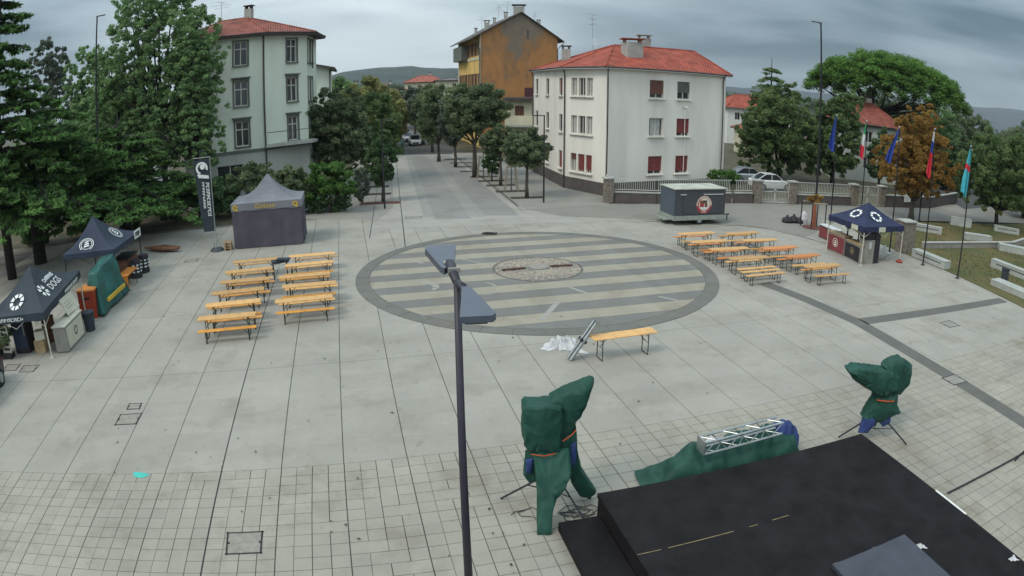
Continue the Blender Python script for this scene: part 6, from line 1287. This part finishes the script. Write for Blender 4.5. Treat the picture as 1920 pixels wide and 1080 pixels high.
MB().tube([(.36, 11.08, 1.44), (.62, 11.04, 1.42), (.84, 11.09, 1.45)], .010, 6).build('strap', 'orange_strap', sk); MB().tube([(.98, 11.2, 1.66), (1.15, 11.22, 1.78), (1.24, 11.30, 1.85)], .011, 6).build('strap', 'orange_strap', sk)
b = MB(); rc = random.Random(6)
for k in range(5):
    cx_, cy_ = rc.uniform(.2, 1.5), rc.uniform(10.75, 11.2); b.tube([(cx_ + rc.uniform(.15, .4) * math.cos(i * .7 + k), cy_ + rc.uniform(.1, .25) * math.sin(i * .7 + k), .02) for i in range(12)], .009, 4)
tag(b.build('loose_cables', 'black_paint'), 'thin black cables coiled on the tiles under the tall covered loudspeaker', 'cables')
s2 = thing('covered_speaker', 'loudspeaker pair on a tripod wrapped in green tarpaulin at the far stage corner', 'loudspeaker', (0, 0, 0)); tripod(s2, (9.45, 13.3), 1.2, 1.05, (R(172), R(322), R(60)))
creased(tarp_hull([(8.10, 2.06), (8.30, 2.17), (8.9, 2.06), (9.45, 1.98), (9.75, 1.8), (9.8, 1.45), (9.45, 1.30), (9.15, 1.33), (8.75, 1.55), (8.30, 1.82)], .27, lambda z: 13.25, 11, 4, .055).build('tarpaulin', 'tarp_green', s2))
creased(tarp_hull([(9.32, 2.02), (9.52, 2.17), (9.88, 2.24), (10.25, 2.02), (10.28, 1.55), (10.05, 1.22), (9.75, 1.20), (9.55, 1.5)], .26, lambda z: 13.4, 12, 4, .05).build('tarpaulin', 'tarp_green', s2))
creased(tarp_hull([(9.12, 1.36), (9.88, 1.28), (9.95, 1.0), (10.12, .74), (9.80, .66), (9.70, .56), (9.42, .52), (9.10, .60), (8.88, .66), (8.98, .95)], .24, lambda z: 13.25, 13, 3, .07).build('tarpaulin', 'tarp_green', s2))
creased(tarp_hull([(8.90, .72), (9.24, .78), (9.30, .5), (9.12, .26), (8.84, .28)], .12, lambda z: 13.15, 14, 3, .03).build('blue_lining', 'tarp_blue', s2)); creased(tarp_hull([(9.40, .66), (9.80, .70), (9.82, .45), (9.6, .38)], .12, lambda z: 13.2, 15, 3, .03).build('blue_lining', 'tarp_blue', s2))
MB().tube([(9.12, 13.04, 1.24), (9.45, 12.98, 1.20), (9.8, 13.05, 1.15)], .018, 6).build('strap', 'orange_strap', s2)
# ---------------------------------------------------------------- covered heap with truss behind the stage
hp = thing('covered_heap', 'long heap under crumpled green and blue tarpaulin behind the stage', 'covered heap', (0, 0, 0))
def heap(x0, x1, y0, slope, wdt, hts, m, seed, name, fa=1.3):
    r_ = random.Random(seed); nx_, ny_ = 90, 36; V = []; ph = [r_.uniform(0, 6.28) for _ in range(6)]
    for j in range(ny_ + 1):
        for i in range(nx_ + 1):
            u, v = i / nx_, j / ny_; k = u * (len(hts) - 1); a = int(min(k, len(hts) - 2)); t_ = k - a; t_ = t_ * t_ * (3 - 2 * t_); h = hts[a] + (hts[a + 1] - hts[a]) * t_; prof = max(0, 1 - abs(2 * v - 1) ** 3.0)
            fold = .05 * (abs(math.sin(u * 13 + v * 2.5 + ph[0])) - .5) + .035 * math.sin(u * 27 - v * 5 + ph[1]) + .02 * math.sin(u * 9 + v * 17 + ph[2]) + .012 * math.sin(u * 61 + v * 13 + ph[3])
            V.append((x0 + (x1 - x0) * u + .02 * math.sin(v * 9 + ph[4]), y0 + slope * (x1 - x0) * u + (v - .5) * wdt * (1 + .07 * math.sin(u * 23 + ph[5])), h * prof + fa * fold * min(1, prof * 2) * min(1, h * 3) + .012))
    w_ = nx_ + 1; return MB().add(V, [(j * w_ + i, j * w_ + i + 1, (j + 1) * w_ + i + 1, (j + 1) * w_ + i) for j in range(ny_) for i in range(nx_)]).build(name, m, hp, smooth=True)
heap(2.75, 6.95, 11.95, .24, 1.25, [.04, .22, .55, .76, .72, .74, .80, .84, .86, .84, .62, .10], 'tarp_green', 3, 'tarpaulin'); heap(6.0, 6.85, 12.78, .22, .62, [.5, .96, .98, .93, .80, .55], 'tarp_blue', 5, 'blue_tarpaulin', .25)
tu = thing('stage_truss', 'short aluminium box truss lying on the tarpaulin heap', 'truss', (0, 0, 0)); q0 = Vector((4.05, 11.95, .86)); q1 = Vector((6.05, 12.42, .98)); ax = (q1 - q0).normalized(); sd = ax.cross(Vector((0, 0, 1))).normalized(); uu = sd.cross(ax); W = .145
for a in (-1, 1):
    for c in (-1, 1): MB().tube([q0 + sd * a * W + uu * (c + 1) * W, q1 + sd * a * W + uu * (c + 1) * W], .026, 8).build('chord', 'alu', tu)
LL = (q1 - q0).length; nb_ = 7
for k in range(nb_):
    s0, s1 = LL * k / nb_, LL * (k + 1) / nb_
    for (a0, c0), (a1, c1) in (((-1, 0), (-1, 2)), ((1, 0), (1, 2)), ((-1, 0), (1, 0)), ((-1, 2), (1, 2))):
        if k % 2: a0, a1, c0, c1 = a1, a0, c1, c0
        MB().tube([q0 + ax * s0 + sd * a0 * W + uu * c0 * W, q0 + ax * s1 + sd * a1 * W + uu * c1 * W], .011, 5).build('diagonal', 'alu', tu)
MB().box((0, 0, 0), (.36, .36, .02), 0, frame(q0 + uu * W - ax * .01, sd, uu)).build('end_plate', 'alu', tu)
o = crumple('white_rag', 'white_cloth', ((-.2, -.12), (.2, .12)), .12, 8, 8, 6); o.location = (4.55, 12.75, .66); tag(o, 'small white rag on the tarpaulin behind the truss', 'rag')

# ---------------------------------------------------------------- foreground lamp with two heads
lp = thing('twin_lamp', 'dark street lamp with two flat trapezoid heads in the foreground', 'street lamp', (-.70, 8.05, 0)); LZ = 5.86
MB().tube([(0, 0, 0), (0, 0, 2), (0, 0, LZ)], [.074, .062, .046], 14).build('pole', 'lamp_pole', lp, smooth=True); MB().lathe((0, 0, 0), [(.16, 0), (.16, .02), (.09, .04)], 16).build('base_plate', 'lamp_pole', lp)
MB().tube([(.0, .0, LZ - .04), (-.11, .45, LZ + .02), (-.15, .62, LZ + .03)], [.055, .07, .085], 10).tube([(0, 0, LZ - .04), (.10, -.38, LZ + .01)], [.055, .06], 10).build('arm', 'lamp_pole', lp, smooth=True)
def lamp_head(poly, z0, th, tilt):
    b = MB(); n_ = len(poly); b.add([(x, y, z0 - th) for x, y in poly] + [(x * .985, y * .997, z0) for x, y in poly], [tuple(range(n_, 2 * n_)), tuple(range(n_ - 1, -1, -1))] + [(i, (i + 1) % n_, (i + 1) % n_ + n_, i + n_) for i in range(n_)]); return b.build('lamp_head', 'lamp_grey', lp)
h1_ = lamp_head([(.15, -1.52), (.50, -1.47), (.53, -1.38), (.19, -.40), (.07, -.40), (.10, -.52)], LZ + .04, .075, 0); MB().prism([(.20, -1.50), (.44, -1.48), (.20, -.75), (.16, -.75)], LZ - .05, LZ - .037).build('glass', 'glass', h1_)
h2_ = lamp_head([(-.20, .36), (-.09, .66), (-.155, 1.68), (-.22, 1.74), (-.58, 1.60), (-.60, 1.48), (-.26, .46)][::-1][::-1], LZ + .05, .09, 0); MB().prism([(-.2, .8), (-.2, 1.55), (-.5, 1.42)], LZ - .06, LZ - .045).build('glass', 'glass', h2_)
MB().box((-.155, .60, LZ + .07), (.14, .05, .03), .2).build('label_plate', 'counter_white', lp); MB().box((-.06, .28, LZ + .05), (.16, .06, .06), .2).build('bracket', 'counter_grey', lp)
# ---------------------------------------------------------------- other lamps
def street_lamp(label, x, y, h, ang, arm=.9, m='black_paint', r_=.055):
    t = thing('street_lamp', label, 'street lamp', (x, y, 0), R(ang), 'single-arm street lamps'); MB().tube([(0, 0, 0), (0, 0, h)], [r_ * 1.3, r_ * .8], 8).build('pole', m, t); MB().box((arm * .42, 0, h), (arm, .16, .06)).build('lamp_head', m, t); MB().box((arm * .6, 0, h - .04), (arm * .4, .11, .02)).build('glass', 'trim_white', t); MB().box((0, 0, .01), (.3, .3, .02)).build('base_plate', 'pale_stone', t)
street_lamp('black street lamp at the left kerb beside the column tree', -8.85, 45.2, 6.2, 5); street_lamp('black street lamp in front of the white house', 2.30, 47.3, 6.25, 185)
street_lamp('very tall black lamp post beside the stone pine', 23.4, 46.9, 14.6, 190, .95, r_=.08); street_lamp('tall dark lamp post among the plane trees at left', -31.0, 42.5, 16.4, 15, .8, r_=.08)
t = thing('black_post', 'plain black post behind the orange tree', 'post', (32.3, 44.3, .04)); MB().tube([(0, 0, 0), (0, 0, 4.9)], .06, 8).build('pole', 'black_paint', t); MB().lathe((0, 0, 0), [(.14, 0), (.14, .03), (.07, .05)], 10).build('base', 'black_paint', t)
t = thing('road_lamp', 'small grey road lamp far behind the teal flag', 'street lamp', (60.5, 68, 0)); MB().tube([(0, 0, 0), (0, 0, 5.2)], .06, 6).tube([(0, 0, 5.2), (-2.2, 0, 5.3)], .045, 6).build('pole', 'metal_grey', t); MB().box((-2.3, 0, 5.28), (.7, .3, .14)).build('lamp_head', 'trim_white', t)
bo = thing('bollard', 'dark bollard with a teal cap at the end of the paved street', 'bollard', (-13.6, 82.6, 0)); MB().tube([(0, 0, 0), (0, 0, 1.5)], .17, 10).build('post', 'green_steel', bo); MB().lathe((0, 0, 1.5), [(.2, 0), (.22, .25), (.1, .38)], 10).build('cap', 'tarp_teal', bo)
# ---------------------------------------------------------------- flags
mat('flag_blue', (0.025, 0.055, 0.28), 0.8, 0.15, 2); mat('flag_green', (0.03, 0.22, 0.10), 0.8, 0.1, 2); mat('flag_white', (0.55, 0.57, 0.56), 0.8, 0.1, 2); mat('flag_red', (0.55, 0.03, 0.05), 0.8, 0.1, 2); mat('flag_teal', (0.05, 0.33, 0.40), 0.8, 0.15, 2)
def flag(label, x, y, h, bands, drift, length, seed, w0=.10, w1=.42):
    t = thing('flagpole', label, 'flagpole', (x, y, 0), 0, 'flagpoles along the park edge'); MB().tube([(0, 0, 0), (0, 0, h)], [.05, .03], 8).build('pole', 'black_paint', t); MB().lathe((0, 0, 0), [(.14, 0), (.14, .03), (.06, .06)], 10).build('base', 'black_paint', t); MB().lathe((0, 0, h), [(.03, 0), (.06, .05), (.02, .11)], 8).build('finial', 'metal_grey', t)
    r_ = random.Random(seed); ph = r_.uniform(0, 6); nu, nv = 20, 10; n_b = sum(b_[1] for b_ in bands); pos = 0
    def P(u, v):
        w_ = w0 + (w1 - w0) * min(1, u * 1.4); xx = -drift * u - (v - .1) * w_; yy = .09 * math.sin(v * 9 + ph + u * 2) * (.4 + u); return (xx, yy, h - .10 - length * u * (1 - .10 * v) - .04 * math.sin(v * 6))
    for m, fr_ in bands:
        u0, u1 = pos / n_b, (pos + fr_) / n_b; pos += fr_; V = [P(u0 + (u1 - u0) * k / nu, j / nv) for k in range(nu + 1) for j in range(nv + 1)]
        MB().add(V, [(k * 11 + j, k * 11 + j + 1, (k + 1) * 11 + j + 1, (k + 1) * 11 + j) for k in range(nu) for j in range(nv)]).build('flag_cloth', m, t, smooth=True)
flag('flagpole with limp dark blue flag, leftmost of the five', 20.86, 39.27, 7.55, [('flag_blue', 1)], .15, 2.3, 1, .12, .50)
flag('flagpole with limp green white and red flag', 21.61, 36.42, 7.45, [('flag_green', 1), ('flag_white', 1), ('flag_red', 1.1)], .15, 2.3, 2, .10, .36)
flag('flagpole with blue flag blown out to the left', 22.36, 33.57, 7.42, [('flag_blue', 1)], .62, 2.05, 3, .10, .42)
flag('flagpole with limp white blue and red flag', 23.11, 30.72, 7.68, [('flag_white', .7), ('flag_blue', .8), ('flag_red', 1.7)], .25, 2.65, 4, .10, .30)
flag('flagpole with limp teal flag, rightmost of the five', 23.96, 28.11, 7.15, [('flag_teal', 1.0), ('flag_red', .35), ('flag_teal', 1.5)], .22, 2.6, 5, .10, .34)
# ---------------------------------------------------------------- park furniture
def stone_bench(label, p, q, wdt, h, slot=True):
    p, q = Vector((*p, 0)), Vector((*q, 0)); L_ = (q - p).length; c = (p + q) / 2; rz = math.atan2((q - p).y, (q - p).x); t = thing('stone_bench', label, 'stone bench', (c.x, c.y, .05), rz, 'pale stone blocks in the park'); MB().box((0, 0, h / 2), (L_, wdt, h)).build('block', 'bench_stone', t)
    if slot: MB().box((0, -wdt / 2 - .004, h * .62), (L_ * .78, .012, .05)).build('groove', 'black_line', t)
    MB().box((0, 0, h + .012), (L_ + .03, wdt + .03, .024)).build('seat_slab', 'bench_stone', t)
stone_bench('long pale stone bench at the park edge between two flagpoles', (23.75, 32.6), (24.35, 29.75), .62, .43); stone_bench('pale stone bench on the lawn right of the bar tent', (29.0, 40.6), (31.0, 39.2), .55, .46); stone_bench('short pale block near the middle of the lawn', (32.7, 38.2), (35.1, 37.5), .7, .42, False)
stone_bench('short pale block behind the low park wall', (34.0, 35.2), (36.0, 34.0), .8, .45, False); stone_bench('long pale stone bench at the right edge of the lawn', (29.2, 30.6), (30.4, 26.6), .6, .48); stone_bench('pale bench under the dark tree at the right', (39.7, 42.1), (42.0, 40.9), .5, .46)
stone_bench('low kerb block at the right edge beside the square', (26.1, 26.9), (27.0, 23.6), 1.0, .30, False); stone_bench('white slab standing by the road behind the lawn', (35.2, 43.4), (37.0, 42.5), .5, .65, False)
lw = thing('park_wall', 'low stone wall crossing the lawn', 'low wall', (0, 0, 0))
for p, q in (((25.8, 34.6), (36.6, 36.2)), ((36.6, 36.2), (42.5, 39.2))):
    p, q = Vector((*p, 0)), Vector((*q, 0)); c = (p + q) / 2; MB().box((c.x, c.y, .2), ((q - p).length, .22, .42), math.atan2((q - p).y, (q - p).x)).build('wall_run', 'counter_grey', lw); MB().box((c.x, c.y, .43), ((q - p).length, .30, .05), math.atan2((q - p).y, (q - p).x)).build('coping', 'concrete', lw)
pl_ = thing('stone_pier', 'square grey stone pier behind the bar tent', 'pier', (23.55, 33.6, 0), R(10)); MB().box((0, 0, .95), (1.0, .8, 1.9)).build('shaft', 'stone_pillar', pl_); MB().box((0, 0, 1.94), (1.15, .95, .08)).build('cap', 'concrete', pl_)
lb = thing('litter_bin', 'dark cylindrical litter bin in front of the right stone bench', 'litter bin', (27.75, 27.7, .05)); MB().lathe((0, 0, 0), [(.24, 0), (.26, .62), (.22, .63)], 16).build('bin_body', 'board_grey', lb); MB().lathe((0, 0, .60), [(.29, 0), (.29, .06), (.22, .07)], 16).build('rim', 'black_paint', lb)
rm = MB().prism([(39.5, 36.6), (46, 40.5), (47, 34), (40.5, 31.5)], .04, .09).build('red_paving', 'red_plastic'); tag(rm, 'patch of reddish paving at the right edge of the park', 'paving', kind='structure')
# ---------------------------------------------------------------- cars
mat('car_white', (0.60, 0.61, 0.61), 0.25, 0.03, 2, spec=0.6); mat('car_silver', (0.36, 0.38, 0.39), 0.3, 0.03, 2, metal=0.3, spec=0.6); mat('car_red', (0.22, 0.02, 0.025), 0.25, 0.05, 2, spec=0.6); mat('car_dark', (0.025, 0.023, 0.04), 0.25, 0.05, 2, spec=0.6); mat('lamp_red', (0.3, 0.01, 0.01), 0.3, 0.1, 2); mat('headlight', (0.8, 0.8, 0.75), 0.2, 0.02, 2); mat('headlight_on', (0.9, 0.9, 0.85), 0.2, 0.02, 2, emit=((1, .97, .9), 4.0))
def car(label, x, y, deg, paint, lit=False):
    """front points along local -Y"""
    t = thing('parked_car', label, 'car', (x, y, 0), R(deg), 'cars'); st_2 = [(-2.05, .50, .30, .62, .62), (-1.98, .72, .24, .70, .70), (-1.2, .84, .22, .84, .84), (-.55, .88, .22, .92, .92), (.4, .89, .22, .93, .93), (1.35, .88, .22, .95, .95), (1.95, .80, .26, .93, .93), (2.08, .66, .34, .80, .80)]; rings_ = []
    for y_, hw, z0, z1, _ in st_2: rings_.append([(-hw * .96, y_, z0), (hw * .96, y_, z0), (hw, y_, z0 + .25), (hw, y_, z1 - .12), (hw * .90, y_, z1), (-hw * .90, y_, z1), (-hw, y_, z1 - .12), (-hw, y_, z0 + .25)])
    MB().rings(rings_).build('body', paint, t, smooth=False)
    gl = [(-.95, .78, .90, .88), (-.25, .70, .92, 1.40), (.85, .69, .93, 1.42), (1.75, .74, .93, .96)]; rings_ = [[(-hw, y_, z0 - .02), (hw, y_, z0 - .02), (hw * .86, y_, z1), (-hw * .86, y_, z1)] for y_, hw, z0, z1 in gl]; MB().rings(rings_).build('windows', 'glass', t)
    MB().add([(-.60, -.22, 1.405), (.60, -.22, 1.405), (.60, .90, 1.43), (-.60, .90, 1.43), (-.58, -.15, 1.46), (.58, -.15, 1.46), (.58, .85, 1.48), (-.58, .85, 1.48)], [(4, 5, 6, 7), (0, 1, 5, 4), (1, 2, 6, 5), (2, 3, 7, 6), (3, 0, 4, 7)]).build('roof', paint, t)
    for sx in (-1, 1):
        [MB().tube(p_, r_2, 5).build('roof_pillar', paint, t) for p_, r_2 in (([(sx * .66, -.95, .90), (sx * .61, -.24, 1.42)], .035), ([(sx * .60, .88, 1.43), (sx * .66, 1.74, .95)], .04), ([(sx * .73, .30, .93), (sx * .615, .28, 1.42)], .03))]
        for y_ in (-1.28, 1.28): o = MB().tube([(sx * .70, y_, .31), (sx * .90, y_, .31)], .31, 18).build('wheel', 'tyre', t); MB().tube([(sx * .80, y_, .31), (sx * .912, y_, .31)], .19, 12).build('rim', 'metal_grey', o)
        MB().box((sx * .58, -1.985, .60), (.36, .10, .13), sx * .25).build('headlight', 'headlight_on' if lit else 'headlight', t); MB().box((sx * .62, 2.03, .72), (.30, .09, .14), -sx * .2).build('tail_light', 'lamp_red', t); MB().box((sx * .93, -.62, .98), (.16, .12, .12)).build('mirror', paint, t)
    MB().box((0, -2.06, .42), (.9, .06, .16)).build('grille', 'black_paint', t); MB().box((0, -2.075, .40), (.45, .02, .10)).build('number_plate', 'trim_white', t); return t
car('white car, nearest parked on the right of the asphalt road', -14.2, 97.5, 12, 'car_white'); car('dark car with white bonnet parked behind the nearest white car', -16.3, 104.5, 12, 'car_silver'); car('dark red car parked third along the asphalt road', -18.6, 113, 12, 'car_red'); car('another red car farther along the asphalt road', -20.6, 120, 12, 'car_red'); car('pale van-like car at the far end of the road', -23.4, 131, 13, 'car_white')
car('silver car parked behind in the yard by the white house', 22.4, 60.2, 100, 'car_silver'); car('white car parked nearer the yard gate', 23.2, 56.2, 98, 'car_white'); car('dark car coming down the side street with headlights on', 58.1, 75.0, -28, 'car_dark', True); car('orange tinted car parked farther up the side street', 62.0, 92, -28, 'car_red'); car('dark car cut off by the left edge of the square', -18.0, 13.8, 20, 'car_dark')
tk = thing('white_van', 'white van parked under the trees of the side street', 'van', (64.5, 80.5, 0), R(-28)); MB().box((0, .4, 1.3), (1.9, 3.4, 1.9)).build('cargo_box', 'car_white', tk); MB().rings([[(-.9, -2.4, .35), (.9, -2.4, .35), (.88, -2.4, .95), (-.88, -2.4, .95)], [(-.95, -1.3, .35), (.95, -1.3, .35), (.85, -1.3, 1.9), (-.85, -1.3, 1.9)]]).build('cab', 'car_white', tk); MB().box((0, -1.9, 1.45), (1.5, .05, .6)).build('windscreen', 'glass', tk)
for sx in (-.85, .85):
    for y_ in (-1.5, 1.4): MB().tube([(sx - .1, y_, .35), (sx + .1, y_, .35)], .35, 14).build('wheel', 'tyre', tk)

# ---------------------------------------------------------------- air
hz_ = MB().box((0, 2400, 150), (9400, 5400, 304)).mesh('haze', None); hm_ = bpy.data.materials.new('haze_air'); hm_.use_nodes = True; hn = hm_.node_tree.nodes; hn.clear()
ho = hn.new('ShaderNodeOutputMaterial'); pv = hn.new('ShaderNodeVolumePrincipled'); pv.inputs['Color'].default_value = (0.80, 0.88, 0.95, 1); pv.inputs['Density'].default_value = 0.00010; hm_.node_tree.links.new(pv.outputs[0], ho.inputs['Volume'])
hz_.materials.append(hm_); tag(place('haze', hz_), 'thin pale haze in the air', 'haze', kind='stuff')
